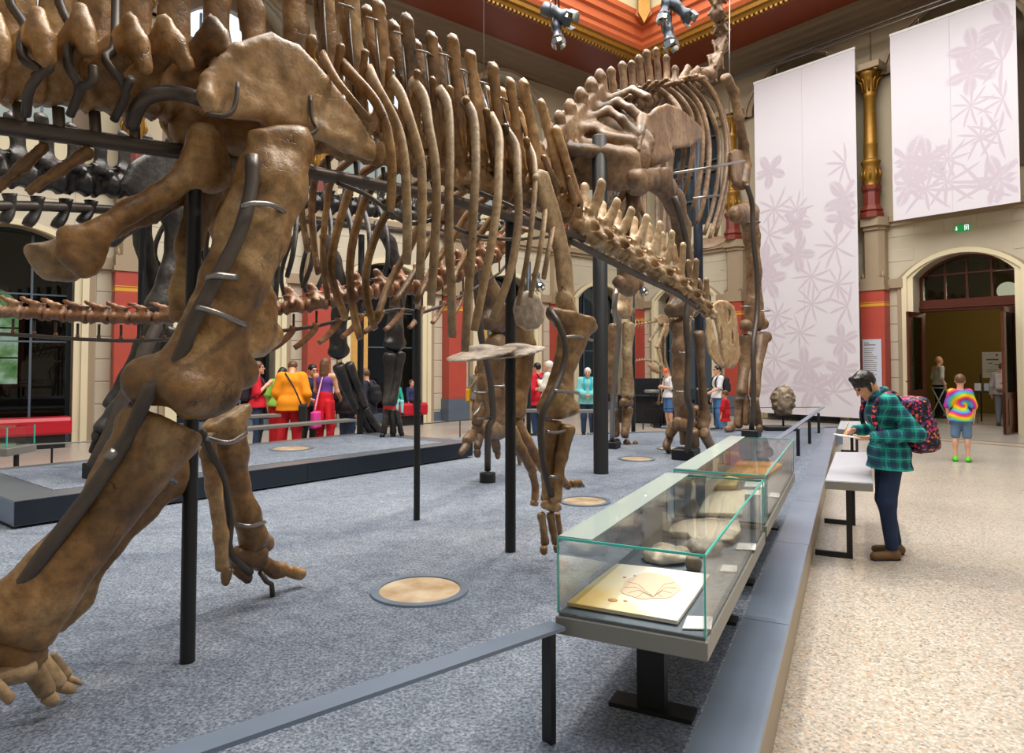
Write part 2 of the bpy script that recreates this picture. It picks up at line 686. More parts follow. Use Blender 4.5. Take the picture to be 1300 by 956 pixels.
M['iron'] = plain('dark_forged_iron', srgb(82, 74, 68), .42, .35, var=.25, vscale=12)
M['steel'] = plain('blued_steel', srgb(124, 139, 160), .3, .4, var=.3, vscale=2.2)
M['darksteel'] = plain('dark_blue_steel_panel', srgb(44, 52, 62), .4, .5, var=.12)
M['greymetal'] = plain('grey_painted_metal', srgb(140, 140, 134), .45, .3, var=.05)
M['brushed'] = plain('brushed_metal_top', srgb(196, 200, 210), .25, .35, var=.06)
M['chrome'] = plain('worn_bright_iron', srgb(150, 146, 142), .3, .9)
M['bone1'] = bone('amber_brown_fossil_bone', srgb(52, 34, 17), srgb(138, 101, 60), srgb(208, 173, 124), rough=.34, scale=1.0)
M['bone1p'] = bone('pale_tan_fossil_bone', srgb(112, 84, 56), srgb(170, 142, 106), srgb(206, 184, 152), rough=.45)
M['bone1s'] = bone('smooth_grey_brown_bone', srgb(92, 66, 40), srgb(158, 126, 88), srgb(218, 194, 158), rough=.32, scale=.8, crack=.2)
M['plate'] = bone('pale_cast_plate', srgb(168, 148, 128), srgb(198, 182, 164), srgb(222, 208, 192), rough=.45, crack=.05)
M['bone2'] = bone('umber_fossil_bone', srgb(66, 48, 32), srgb(122, 94, 68), srgb(168, 140, 110), rough=.4, scale=.8)
M['bone3'] = bone('black_grey_fossil_bone', srgb(22, 20, 20), srgb(48, 44, 42), srgb(88, 84, 82), rough=.3, crack=.3)
M['bone4'] = bone('chestnut_fossil_bone', srgb(82, 50, 30), srgb(140, 96, 64), srgb(196, 162, 130), rough=.33, scale=1.5)
M['plaster'] = plain('cast_plaster', srgb(200, 190, 178), .5, var=.12, vscale=5)
M['rockpale'] = plain('pale_fossil_rock', srgb(232, 220, 200), .8, var=.12, vscale=9, bump=.4, bscale=30)
M['white'] = plain('white_card', srgb(236, 236, 234), .6)
M['glass'] = glass_mat('case_glass', (.985, .997, .993), .6)
M['glassedge'] = plain('green_glass_edge', srgb(70, 205, 195), .15, spec=.8)
M['lidrefl'] = glass_mat('painted_lid_reflection', (.55, .6, .58), 1.0)  # half clear grey-green that imitates a reflection on the case lids
_fn = M['lidrefl'].node_tree
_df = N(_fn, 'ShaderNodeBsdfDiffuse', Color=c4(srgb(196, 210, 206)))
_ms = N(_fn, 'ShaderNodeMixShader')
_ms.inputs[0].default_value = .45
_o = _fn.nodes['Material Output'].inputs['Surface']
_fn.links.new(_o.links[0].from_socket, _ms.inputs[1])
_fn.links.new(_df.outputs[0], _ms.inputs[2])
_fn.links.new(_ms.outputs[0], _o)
M['darkglass'] = glass_mat('dark_window_glass', (.42, .45, .45), .8)
M['clear'] = glass_mat('railing_glass', (.9, .95, .94), 1.0)
M['wood'] = plain('dark_mahogany', srgb(84, 38, 24), .35, var=.3, vscale=8)
M['osb'] = plain('yellow_wood_board', srgb(214, 166, 88), .6, var=.25, vscale=14)
M['benchred'] = plain('red_leather', srgb(190, 24, 44), .35, var=.08)
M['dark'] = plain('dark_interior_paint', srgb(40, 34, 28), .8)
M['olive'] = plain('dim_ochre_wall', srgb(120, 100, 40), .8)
# ------------------------------------------------------------------ the court: walls, floor, cornice
CN = V((4.39, 24.6, 0))
TH = math.radians(51)
DL = V((math.sin(TH), math.cos(TH), 0))
NL = V((math.cos(TH), -math.sin(TH), 0))
UP = V((0, 0, 1))


class Wall:           # s runs along the wall away from the corner, d into the room, z up
    def __init__(w, ds, n): w.ds, w.n = ds, n
    def __call__(w, s, d, z): return CN + w.ds * s + w.n * d + UP * z
    def box(w, mb, s0, s1, d0, d1, z0, z1, b=0.0, mi=0):
        c = w((s0 + s1) / 2, (d0 + d1) / 2, (z0 + z1) / 2)
        if b: mb.bbox(c, abs(s1 - s0), abs(d1 - d0), z1 - z0, w.ds, w.n, UP, b, mi)
        else: mb.box(c, abs(s1 - s0), abs(d1 - d0), z1 - z0, w.ds, w.n, UP, mi)


WL = Wall(-DL, NL)
WR = Wall(NL, -DL)


def arc_pts(c, hw, spring, rise, n=14):
    R = (hw * hw + rise * rise) / (2 * rise)
    a = math.asin(min(1, hw / R))
    if rise > hw: a = math.pi - a
    cz = spring + rise - R
    return [(c + R * math.sin(-a + 2 * a * i / n), cz + R * math.cos(-a + 2 * a * i / n)) for i in range(n + 1)]


def arch_panel(W, mb, s0, s1, z0, z1, c, hw, zb, spring, rise, d0, d1, mi=0):
    ar = arc_pts(c, hw, spring, rise)
    pts = [(s0, z0)] + ([(c - hw, z0)] if zb <= z0 else []) + ([(c - hw, zb)] if zb > z0 else []) + ar
    if zb <= z0:
        pts = [(s0, z0), (c - hw, z0)] + ar + [(c + hw, z0), (s1, z0), (s1, z1), (s0, z1)]
        mb.prism([W(s, d0, z) for s, z in pts], W.n * (d1 - d0), mi)


def arch_ring(W, mb, c, hw, spring, rise, wd, z0, d0, d1, mi=0):
    a = arc_pts(c, hw, spring, rise)
    b = arc_pts(c, hw + wd, spring, rise + wd)
    inn = [(c - hw, z0)] + a + [(c + hw, z0)]
    out = [(c - hw - wd, z0)] + b + [(c + hw + wd, z0)]
    k = len(inn)
    vs = [W(s, d, z) for d in (d0, d1) for ring in (inn, out) for s, z in ring]
    fs = []
    for i in range(k - 1):
        fs += [(i, i + 1, k + i + 1, k + i), (2 * k + i, 3 * k + i, 3 * k + i + 1, 2 * k + i + 1),
               (i, 2 * k + i, 2 * k + i + 1, i + 1), (k + i, k + i + 1, 3 * k + i + 1, 3 * k + i)]
    fs += [(0, k, 3 * k, 2 * k), (k - 1, 3 * k - 1, 4 * k - 1, 2 * k - 1)]
    mb.add(vs, fs, mi)


def struct(mb, name, mat, parent=None):
    o = mb.build(name, mat, parent)
    if not parent: o['kind'] = 'structure'
    return o


# floor of the court
fl = struct(MB().box((2, 12, -.05), 60, 64, .1), 'floor', M['terrazzo'])
mb = MB()
for d in (2.25, 2.85):
    WR.box(mb, 7.5, 16, d, d + .13, 0, .004)
struct(mb, 'trim_1', M['taupe_dark'])
mb = MB()
WR.box(mb, 6.0, 16, .35, 2.2, 0, .003)
struct(mb, 'trim_2', plain('grey_floor_border', srgb(158, 152, 142), .3, var=.08))

HB = 2.05
win_n = [0]
PANE = {'left': emit('daylit_upper_pane', (.72, .87, 1.0), 1.15), 'low': emit('dim_greenish_lower_pane', (.55, .62, .55), .45)}


def bay(W, wall, c, side, door=False):
    mb = MB()
    arch_panel(W, mb, c - HB, c + HB, 0, 5.2, c, 1.08, 0, 3.8, .5, -.55, 0)
    o = mb.build('lower_panel', M['stone'], wall)
    mb = MB()
    arch_ring(W, mb, c, 1.08, 3.8, .5, .13, .0, -.5, .05)
    arch_ring(W, mb, c, 1.21, 3.8, .5, .12, .0, -.02, .10)
    mb.build('arch_trim', M['cream'], wall)
    mb = MB()
    arch_ring(W, mb, c, 1.33, 3.8, .5, .11, .0, -.02, .07)
    mb.build('arch_moulding', M['taupe'], wall)
    mb = MB()
    for sg in (-1, 1):
        a, b = sorted((c + sg * 1.30, c + sg * 1.80))
        WLbox = W.box(mb, a, b, -.02, .12, 3.56, 3.80)
    mb.build('impost_band', M['taupe'], wall)
    # ashlar blocks beside the arch
    for sg in (-1, 1):
        for i in range(7):
            z0 = .3 + i * .465
            mb = MB()
            a, b = sorted((c + sg * 1.46, c + sg * 1.74))
            W.box(mb, a, b, -.01, .014, z0 + .012, z0 + .457, b=.008)
            mb.build('stone_block', M['stone'], wall)
    for r in range(3):
        zz = 4.25 + r * .32
        for k in range(5):
            s0 = c - 1.75 + k * .7 + (.35 if r % 2 else 0)
            s1 = min(s0 + .68, c + 1.75)
            # blocks of the spandrel, only where the arch leaves room
            lim = abs((s0 + s1) / 2 - c)
            if zz < 4.85 - .28 * (lim / 1.4) ** 2 + .0 and lim < 1.2: continue
            mb = MB()
            W.box(mb, s0, s1 + .01, -.01, .010, zz, zz + .308, b=.006)
            mb.build('stone_block', M['stone'], wall)
    # upper storey
    mb = MB()
    arch_panel(W, mb, c - HB, c + HB, 5.2, 10.75, c, 1.45, 5.2, 9.35, 1.2, -.6, 0)
    mb.build('upper_panel', M['stone_up'], wall)
    mb = MB()
    arch_ring(W, mb, c, 1.45, 9.35, 1.2, .15, 9.2, -.05, .12)
    arch_ring(W, mb, c, 1.62, 9.35, 1.2, .10, 9.2, -.05, .18)
    mb.build('upper_arch_moulding', M['taupe'], wall)
    mb = MB()
    W.box(mb, c - 1.5, c + 1.5, -.75, -.6, 5.2, 6.3)
    mb.build('window_apron', M['cream'], wall)
    # upper window
    win_n[0] += 1
    n = win_n[0]
    mb = MB()
    arch_ring(W, mb, c, 1.05, 9.35, .8, .42, 6.3, -.75, -.55)
    fr = struct(mb, 'window_%d' % n, M['taupe_dark'])
    mb = MB()
    for x in (-.52, 0, .52):
        W.box(mb, c + x - .025, c + x + .025, -.72, -.66, 6.3, 9.9)
    for z in (7.2, 8.1, 8.45, 9.25):
        W.box(mb, c - 1.1, c + 1.1, -.72, -.665, z - .025, z + .025)
    mb.build('glazing_bar', M['slate'], fr)
    if side == 'left':
        W_ = MB()
        W.box(W_, c - 1.1, c + 1.1, -.80, -.78, 8.4, 10.2)
        W_.build('pane', PANE['left'], fr)
        W_ = MB()
        W.box(W_, c - 1.1, c + 1.1, -.80, -.78, 6.3, 8.4)
        W_.build('pane', PANE['low'], fr)
    else:
        W_ = MB()
        W.box(W_, c - 1.1, c + 1.1, -.80, -.78, 6.3, 10.2)
        W_.build('pane', plain('dusky_window_pane', srgb(58, 66, 70), .1) if 'dusky' not in M else M['dusky'], fr)
    if door: return
    # glazed opening of the lower storey
    win_n[0] += 1
    n = win_n[0]
    mb = MB()
    arch_ring(W, mb, c, 1.0, 3.8, .45, .09, .28, -.46, -.38)
    W.box(mb, c - 1.08, c + 1.08, -.47, -.36, .26, .40)
    fr = struct(mb, 'window_%d' % n, M['darksteel'])
    mb = MB()
    for x in (-.40, .40):
        W.box(mb, c + x - .02, c + x + .02, -.44, -.39, .4, 4.2)
    for z in (2.05, 3.0):
        W.box(mb, c - 1.03, c + 1.03, -.44, -.395, z - .015, z + .015)
    mb.build('glazing_bar', M['slate'], fr)
    mb = MB()
    pts = [(c - 1.02, .38)] + arc_pts(c, 1.02, 3.8, .46) + [(c + 1.02, .38)]
    mb.prism([W(s, -.425, z) for s, z in pts], W.n * .012)
    mb.build('pane', M['darkglass'], fr)


def pilaster(W, wall, s):
    mb = MB()
    W.box(mb, s - .34, s + .34, 0, .40, 0, .62)
    W.box(mb, s - .36, s + .36, 0, .43, 0, .3)
    mb.build('plinth', M['slate'], wall)
    mb = MB()
    W.box(mb, s - .30, s + .30, 0, .35, .62, 3.52)
    mb.build('red_pilaster', M['red'], wall)
    mb = MB()
    W.box(mb, s - .304, s + .304, 0, .354, 3.10, 3.17)
    W.box(mb, s - .304, s + .304, 0, .354, 3.195, 3.215)
    mb.build('yellow_stripe', M['yellow'], wall)
    mb = MB()
    W.box(mb, s - .33, s + .33, 0, .38, 3.52, 3.62)
    W.box(mb, s - .30, s + .30, 0, .35, 3.62, 3.85)
    for k in (-1, 1):     # broached corners
        mb.tube([W(s + k * .25, .30, 3.84), W(s + k * .25, .30, 4.02)], [.06, .002], 6)
    oct_ = [(-.28, 0), (-.28, .2), (-.17, .34), (.17, .34), (.28, .2), (.28, 0)]
    mb.prism([W(s + x, d, 3.85) for x, d in oct_], UP * 1.4)
    mb.build('pedestal', M['taupe'], wall)
    mb = MB()
    for z0, z1, e in ((5.1, 5.2, .03), (5.2, 5.42, .10)):
        o2 = [(-.28 - e, 0), (-.28 - e, .2), (-.17 - e * .5, .36 + e), (.17 + e * .5, .36 + e), (.28 + e, .2), (.28 + e, 0)]
        mb.prism([W(s + x, d, z0) for x, d in o2], UP * (z1 - z0))
    mb.build('pedestal_ledge', M['taupe'], wall)
    c = W(s, .28, 0)
    mb = MB()
    mb.lathe(c, [(.30, 5.42), (.30, 5.52), (.25, 5.58), (.29, 5.62), (.21, 5.75), (.2, 6.1), (.25, 6.16), (.26, 6.26)], 8, smooth=False, X=W.ds, Y=W.n)
    mb.build('column_base', M['oxred'], wall)
    mb = MB()
    mb.lathe(c, [(.2, 6.26), (.16, 6.3), (.2, 6.4), (.225, 6.55), (.2, 6.75), (.215, 6.82), (.24, 6.88), (.24, 6.93), (.17, 6.97), (.165, 7.02), (.165, 7.35), (.175, 7.38), (.16, 7.42), (.14, 8.6),
                 (.165, 8.64), (.165, 8.7), (.15, 8.74), (.16, 8.95), (.2, 9.1), (.24, 9.2), (.3, 9.28)], 14, X=W.ds, Y=W.n)
    for k in range(10):       # leaves of the swelling and of the capital
        a = 2 * math.pi * k / 10
        e = W.ds * math.cos(a) + W.n * math.sin(a)
        mb.tube([c + e * .2 + UP * 6.42, c + e * .235 + UP * 6.56, c + e * .2 + UP * 6.72], [.01, .035, .01], 5)
        mb.tube([c + e * .16 + UP * 8.78, c + e * .2 + UP * 9.02, c + e * .27 + UP * 9.1], [.03, .03, .02], 5)
    for kx in (-1, 1):
        for ky in (-1, 1):
            mb.tube([c + W.ds * (kx * .16) + W.n * (ky * .16) + UP * 9.1, c + W.ds * (kx * .27) + W.n * (ky * .27) + UP * 9.3, c + W.ds * (kx * .31) + W.n * (ky * .31) + UP * 9.22], [.03, .05, .03], 6)
    mb.build('gilded_column', M['gold'], wall)
    mb = MB()
    W.box(mb, s - .38, s + .38, -.05, .62, 9.3, 9.46)
    W.box(mb, s - .44, s + .44, -.05, .12, 9.2, 9.46)
    mb.build('impost_block', M['taupe'], wall)


M['dusky'] = plain('dusky_window_pane', srgb(58, 66, 70), .1)
mb = MB()
WL.box(mb, -.8, 26, -.62, -.55, 5.15, 5.25)
wall_l = struct(mb, 'wall_left', M['stone'])
mb = MB()
WR.box(mb, -.6, 18, -.62, -.55, 5.15, 5.25)
wall_r = struct(mb, 'wall_right', M['stone'])
for c in (1.75, 5.85, 9.95, 14.05, 18.15, 22.25): bay(WL, wall_l, c, 'left')
for c in (2.2, 6.3): bay(WR, wall_r, c, 'right')
bay(WR, wall_r, 10.35, 'right', door=True)
bay(WR, wall_r, 14.45, 'right')
mb = MB()
WL.box(mb, -.6, .0, -.6, 0, 0, 10.75)
WL.box(mb, -.3, .0, -.6, .3, 0, 10.75)
mb.build('corner_pier', M['stone'], wall_l)
for s in (3.8, 7.9, 12.0, 16.1, 20.2): pilaster(WL, wall_l, s)
for s in (.2, 4.25, 8.4, 12.5): pilaster(WR, wall_r, s)
for W, wl, L0, L1 in ((WL, wall_l, 0, 25), (WR, wall_r, 0, 17)):
    mb = MB()
    W.box(mb, L0, L1, 0, .10, 5.18, 5.28)
    W.box(mb, L0, L1, 0, .16, 5.28, 5.42)
    mb.build('string_course', M['taupe'], wl)
for W, nm, cs, L1 in ((WL, 'baseboard_left', (1.75, 5.85, 9.95, 14.05, 18.15, 22.25), 25), (WR, 'baseboard_right', (2.2, 6.3, 10.35, 14.45), 17)):
    mb = MB()
    s = 0
    for c in cs:
        W.box(mb, s, c - 1.44, 0, .06, 0, .26)
        if not (W is WR and c == 10.35): W.box(mb, c - 1.08, c + 1.08, -.5, -.2, 0, .27)
        s = c + 1.44
    struct(mb, nm, M['slate'])
# cornice, soffit and ceiling mouldings that run round both walls


def run_profile(prof, name, mat):
    mb = MB()
    k = len(prof)
    vs = [WL(24, d, z) for d, z in prof] + [CN + (NL - DL) * d + UP * z for d, z in prof] + [WR(18, d, z) for d, z in prof]
    fs = []
    for r in (0, 1):
        for i in range(k - 1):
            fs.append((r * k + i, r * k + i + 1, (r + 1) * k + i + 1, (r + 1) * k + i))
    mb.add(vs, fs)
    return struct(mb, name, mat)


run_profile([(0, 10.62), (.12, 10.62), (.14, 10.72), (.22, 10.74), (.24, 10.82), (.36, 10.86), (.40, 10.95), (.58, 10.98), (.62, 11.06), (.8, 11.08)], 'trim_3', M['taupe_dark'])
run_profile([(.8, 11.08), (2.45, 11.08)], 'ceiling', M['rust'])
run_profile([(2.45, 11.08), (2.47, 10.98), (2.56, 10.96), (2.6, 11.04), (2.68, 11.06), (2.7, 11.16), (2.76, 11.2)], 'trim_4', M['gold'])
run_profile([(2.76, 11.2), (2.84, 11.3), (2.84, 11.42), (2.92, 11.48), (2.94, 11.7), (3.04, 11.74), (3.06, 11.9), (3.14, 11.96), (3.16, 12.1)], 'trim_5', M['orange'])
run_profile([(3.16, 12.1), (3.22, 12.7), (3.5, 13.4), (4.2, 13.9)], 'trim_6', M['ceilcream'])
# dentils of the gilded edge
mb = MB()
for W, L in ((WL, 14), (WR, 13)):
    s = 2.7
    while s < L:
        W.box(mb, s, s + .07, 2.46, 2.56, 10.9, 10.99)
        s += .14
o = mb.build('trim_7', M['gold'])
o['kind'] = 'structure'
# ribs of the cove and the corner console
mb = MB()
for W, ss in ((WL, (6.2, 9.4, 12.6)), (WR, (6.2, 9.4))):
    for s in ss:
        mb.tube([W(s, 3.12, 12.1), W(s, 3.2, 12.7), W(s, 3.5, 13.4), W(s, 4.2, 13.9)], .09, 6)
struct(mb, 'trim_8', M['orange'])
cdir = (NL - DL).normalized()
mb = MB()
kc = CN + (NL - DL) * 3.15
side = cdir.cross(UP)
mb.prism([kc + side * x + UP * z for x, z in ((-.32, 13.2), (-.32, 12.0), (0, 11.75), (.32, 12.0), (.32, 13.2))], cdir * .22)
struct(mb, 'trim_9', M['orange'])
mb = MB()
mb.prism([kc + cdir * .2 + side * x + UP * z for x, z in ((-.17, 13.0), (-.17, 11.95), (0, 11.62), (.17, 11.95), (.17, 13.0))], cdir * .16)
struct(mb, 'trim_10', M['gold'])

# the passage behind the left wall with garden windows, and the room behind the door
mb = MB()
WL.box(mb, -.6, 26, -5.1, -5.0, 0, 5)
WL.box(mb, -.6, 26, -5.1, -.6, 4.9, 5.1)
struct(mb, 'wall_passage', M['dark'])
for s_ in (10, 20):      # overhead fill added to bring out the passage walls
    q_ = WL(s_, -3.0, 4.2)
    area_light('passage_fill', q_, (0, 0, 0), 6, 1.5, 110, (1, .95, .85))
garden = emit('garden_daylight', (.3, .62, .2), 1.3)
nt = garden.node_tree
tcn = N(nt, 'ShaderNodeTexCoord')
nz = N(nt, 'ShaderNodeTexNoise', Scale=3.0, Detail=6.0)
nt.links.new(tcn.outputs['Object'], nz.inputs['Vector'])
rp = ramp(nt, [(.3, (.08, .22, .05)), (.5, (.35, .6, .25)), (.62, (.75, .95, .7)), (.8, (1, 1, 1))])
nt.links.new(nz.outputs['Fac'], rp.inputs['Fac'])
nt.links.new(rp.outputs['Color'], nt.nodes['Principled BSDF'].inputs['Emission Color'])
for i, s in enumerate((3.2, 8.7, 13.0, 18.3, 21.95, 25.4)):
    win_n[0] += 1
    mb = MB()
    arch_ring(WL, mb, s, .6, 3.0, .5, .13, 1.1, -5.0, -4.85)
    WL.box(mb, s - .9, s + .9, -5.0, -4.75, 1.0, 1.1)
    fr = struct(mb, 'window_%d' % win_n[0], M['wood'])
    mb = MB()
    WL.box(mb, s - .02, s + .02, -4.97, -4.9, 1.1, 3.5)
    for z in (1.75, 2.5): WL.box(mb, s - .6, s + .6, -4.97, -4.9, z - .02, z + .02)
    mb.build('glazing_bar', M['wood'], fr)
    mb = MB()
    pts = [(s - .6, 1.1)] + arc_pts(s, .6, 3.0, .5) + [(s + .6, 1.1)]
    mb.prism([WL(a, -4.98, z) for a, z in pts], WL.n * .01)
    mb.build('pane', garden, fr)
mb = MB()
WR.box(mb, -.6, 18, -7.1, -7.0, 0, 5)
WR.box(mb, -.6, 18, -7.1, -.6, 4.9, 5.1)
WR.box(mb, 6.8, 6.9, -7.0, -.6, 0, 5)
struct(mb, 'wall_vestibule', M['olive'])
# far sides of the court, behind the viewpoint
mb = MB()
c0 = CN + NL * 27 - DL * 12
mb.box(WL(15, 27, 6), 34, .3, 13, WL.ds, WL.n)
struct(mb, 'wall_back', M['stone'])
mb = MB()
mb.box(WR(13, 29, 6), 34, .3, 13, WR.ds, WR.n)
struct(mb, 'wall_side', M['stone'])
# ------------------------------------------------------------------ platforms
ZP = .35
Z2 = .56
HD = V((math.sin(math.radians(26.7)), math.cos(math.radians(26.7)), 0))   # direction of the platform edge
HS = V((HD.y, -HD.x, 0))


def flatpoly(mb, pts, z0, z1, mi=0):
    mb.prism([V((p[0], p[1], z0)) for p in pts], UP * (z1 - z0), mi)


eA = G(984.6, 866, ZP)                        # a point of the outer platform edge
far = G(1063, 542, ZP)
HD = (far - eA); HD.z = 0
HD.normalize()
HS = V((HD.y, -HD.x, 0))
near = eA - HD * 2.6
farL = G(745, 550, ZP)
plat = thing('exhibition_platform', (0, 4, 0), 'large low platform with grey grit top and blued steel rim that carries the skeletons', 'platform')
mb = MB()
inner = HS * -.21
P_in = [near + inner, far + inner, farL + V((.1, -.25, 0)), G(560, 556, ZP) + V((-.2, 0, 0)), V((-6.5, 7.8, 0)), V((-6.6, .4, 0))]
flatpoly(mb, P_in, 0, ZP)
mb.build('grit_bed', M['gravel'], plat)
L = (far - near).length
k = 0
x = 0
while x < L - .01:
    x1 = min(x + 1.62, L)
    mb = MB()
    a, b = near + HD * (x + .003), near + HD * (x1 - .003)
    flatpoly(mb, [a, b, b + inner, a + inner], ZP - .02, ZP + .006)
    mb.build('rim_plate', M['steel'], plat)
    x = x1
mb = MB()
a, b = near + HS * -.03, far + HS * -.03
flatpoly(mb, [a, b, b + inner, a + inner], 0.0, ZP - .02)
mb.build('side_panel', plain('beige_side_panel', srgb(166, 152, 134), .6), plat)
mb = MB()
a, b = far, farL
n_ = V((-(b - a).y, (b - a).x, 0)).normalized()
flatpoly(mb, [a, b, b - n_ * -.15, a - n_ * -.15], 0.02, ZP + .006)
mb.build('rim_plate', M['steel'], plat)

ed = [G(18.3, 636.8, Z2), G(320, 594.5, Z2), G(489, 577, Z2), G(600, 560.5, Z2)]
# straight near edge through the corner and the far end
q0, q1 = ed[0], ed[3]
E2 = (q1 - q0); E2.z = 0
E2.normalize()
N2 = V((-E2.y, E2.x, 0))            # away from the camera
WD2 = 2.1
p2 = thing('upper_platform', q0, 'dark slate steel platform with grit bed behind the skeletons at left', 'platform')
mb = MB()
cs = [q0, q1, q1 + N2 * WD2, q0 + N2 * WD2]
ins = [q0 + E2 * .35 + N2 * .3, q1 - E2 * .35 + N2 * .22, q1 - E2 * .35 + N2 * (WD2 - .2), q0 + E2 * .35 + N2 * (WD2 - .2)]
flatpoly(mb, ins, ZP, Z2 + .004)
mb.build('grit_bed', M['gravel'], p2)
mb = MB()
for a, b, c, d in ((0, 1, 1, 0), (1, 2, 2, 1), (2, 3, 3, 2), (3, 0, 0, 3)):
    pts = [cs[a], cs[b], ins[c], ins[d]]
    flatpoly(mb, pts, ZP + .02, Z2)
mb.build('steel_rim', plain('pale_slate_steel', srgb(112, 118, 128), .35, .5, var=.1), p2)
Lq = (q1 - q0).length
for i, (a, b) in enumerate(((0, .5), (.5, 1))):
    mb = MB()
    A, B = q0 + E2 * (Lq * a + .003) - N2 * .006, q0 + E2 * (Lq * b - .003) - N2 * .006
    flatpoly(mb, [A, B, B + N2 * .005, A + N2 * .005], ZP + .025, Z2 - .004)
    mb.build('front_panel', M['darksteel'], p2)
mb = MB()
A, B = q0 - E2 * .006, q0 + N2 * WD2 - E2 * .006
flatpoly(mb, [A, B, B + E2 * .005, A + E2 * .005], ZP + .025, Z2 - .004)
mb.build('front_panel', M['steel'], p2)

# sunken floor lights ---------------------------------------------------------
glow = emit('warm_lit_well', (1.0, .70, .40), .62)
nt = glow.node_tree
tcn = N(nt, 'ShaderNodeTexCoord')
nz = N(nt, 'ShaderNodeTexNoise', Scale=5.0, Detail=4.0)
nt.links.new(tcn.outputs['Object'], nz.inputs['Vector'])
rp = ramp(nt, [(.35, (.62, .36, .16)), (.65, (1.0, .76, .48))])
nt.links.new(nz.outputs['Fac'], rp.inputs['Fac'])
nt.links.new(rp.outputs['Color'], nt.nodes['Principled BSDF'].inputs['Emission Color'])
for px, py, wpx, z, lb in ((533, 750, 116, ZP, 'large round floor light in the open grit in front of the near skeleton'),
                           (742, 637, 62, ZP, 'round floor light beside the thumb claw of the near skeleton'),
                           (808, 583, 44, ZP, 'round floor light right of the thick black column'),
                           (853, 570, 36, ZP, 'round floor light partly behind the clawed hind foot'),
                           (370, 570, 52, Z2, 'round floor light set in the raised platform by the orange jacket')):
    p = G(px, py, z)
    r = wpx / 2 * p.y / F
    t = thing('floor_light', p, lb, 'floor light', 'sunken round floor lights')
    mb = MB()
    mb.lathe(p, [(r * .86, -.0), (r * .88, .012), (r * 1.05, .012), (r * 1.06, .0)], 40, smooth=False)
    mb.build('metal_ring', M['steel'], t)
    mb = MB()
    mb.lathe(p, [(r * .87, .004), (r * .86, .006), (.001, .006)], 40, smooth=False)
    mb.build('glowing_glass', glow, t)


# glass show cases ------------------------------------------------------------
ZT = .75


def show_case(fr, length, wid, label, feet):
    a = V((fr.x, fr.y, 0))
    c = lambda u, v, z: a + HD * u - HS * v + UP * z
    t = thing('glass_show_case', c(length / 2, wid / 2, ZP), label, 'show case')
    mb = MB()
    mb.bbox(c(length / 2, wid / 2, ZT - .04), wid, length, .06, HS, HD, UP, .003)
    mb.build('tray', M['greymetal'], t)
    mb = MB()
    mb.box(c(length / 2, wid / 2, ZT - .008), wid - .02, length - .02, .016, HS, HD)
    mb.build('tray_floor', plain('slate_tray_floor', srgb(96, 106, 118), .5) if 'tf' not in M else M['tf'], t)
    g, hz = .008, .25
    for nm, cc, sx, sy, sz in (('glass_pane', c(length / 2, .012, ZT + hz / 2), g, length - .02, hz), ('glass_pane', c(length / 2, wid - .012, ZT + hz / 2), g, length - .02, hz),
                               ('glass_pane', c(.012, wid / 2, ZT + hz / 2), wid - .02, g, hz), ('glass_pane', c(length - .012, wid / 2, ZT + hz / 2), wid - .02, g, hz),
                               ('glass_lid', c(length / 2, wid / 2, ZT + hz + .004), wid - .016, length - .016, g)):
        mb = MB()
        mb.box(cc, sx, sy, sz, HS, HD)
        mb.build(nm, M['glass'], t)
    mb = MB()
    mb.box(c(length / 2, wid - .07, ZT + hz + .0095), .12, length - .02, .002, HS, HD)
    mb.build('painted_reflection', M['lidrefl'], t)  # thin strip along the lid that paints in a reflection
    mb = MB()
    e = .0055
    for v in (.008, wid - .008):
        mb.box(c(length / 2, v, ZT + hz + .002), e, length - .01, e * 1.5, HS, HD)
        for u in (.008, length - .008): mb.box(c(u, v, ZT + hz / 2), e, e, hz, HS, HD)
    for u in (.008, length - .008): mb.box(c(u, wid / 2, ZT + hz + .002), wid - .01, e, e * 1.5, HS, HD)
    mb.build('polished_glass_edge', M['glassedge'], t)
    for u in feet:
        mb = MB()
        mb.box(c(u, wid * .5, (ZP + ZT - .07) / 2), .10, .05, ZT - .07 - ZP, HS, HD)
        mb.box(c(u, wid * .5, ZP + .008), .3, .1, .016, HS, HD)
        mb.build('leg', M['black'], t)
    return t


M['tf'] = plain('slate_tray_floor', srgb(96, 106, 118), .5)
f1 = G(898.5, 812, ZT)
show_case(f1, 1.55, .51, 'near glass show case holding a pale slab with a round leaf fossil', (.3, 1.3))
f2 = G(973.6, 665.5, ZT)
show_case(f2, 1.97, .50, 'far glass show case with tan slabs standing behind the nearer case', (.25, 1.7))


def slab(name, pix, z, th, mat, label, cat, rough=.0):
    mb = MB()
    b = [G(x, y, z) for x, y in pix]
    cc = sum(b, V((0, 0, 0))) / len(b)
    low = [p + UP * .0 for p in b]
    rings = [[p for p in low], [p + UP * th * .85 + (p - cc) * -.0 for p in b], [p + UP * th + (cc - p) * .02 for p in b]]
    mb.rings(rings, True, True, 0, False)
    o = mb.build(name, mat, None, cc)
    return tag(o, label, cat)


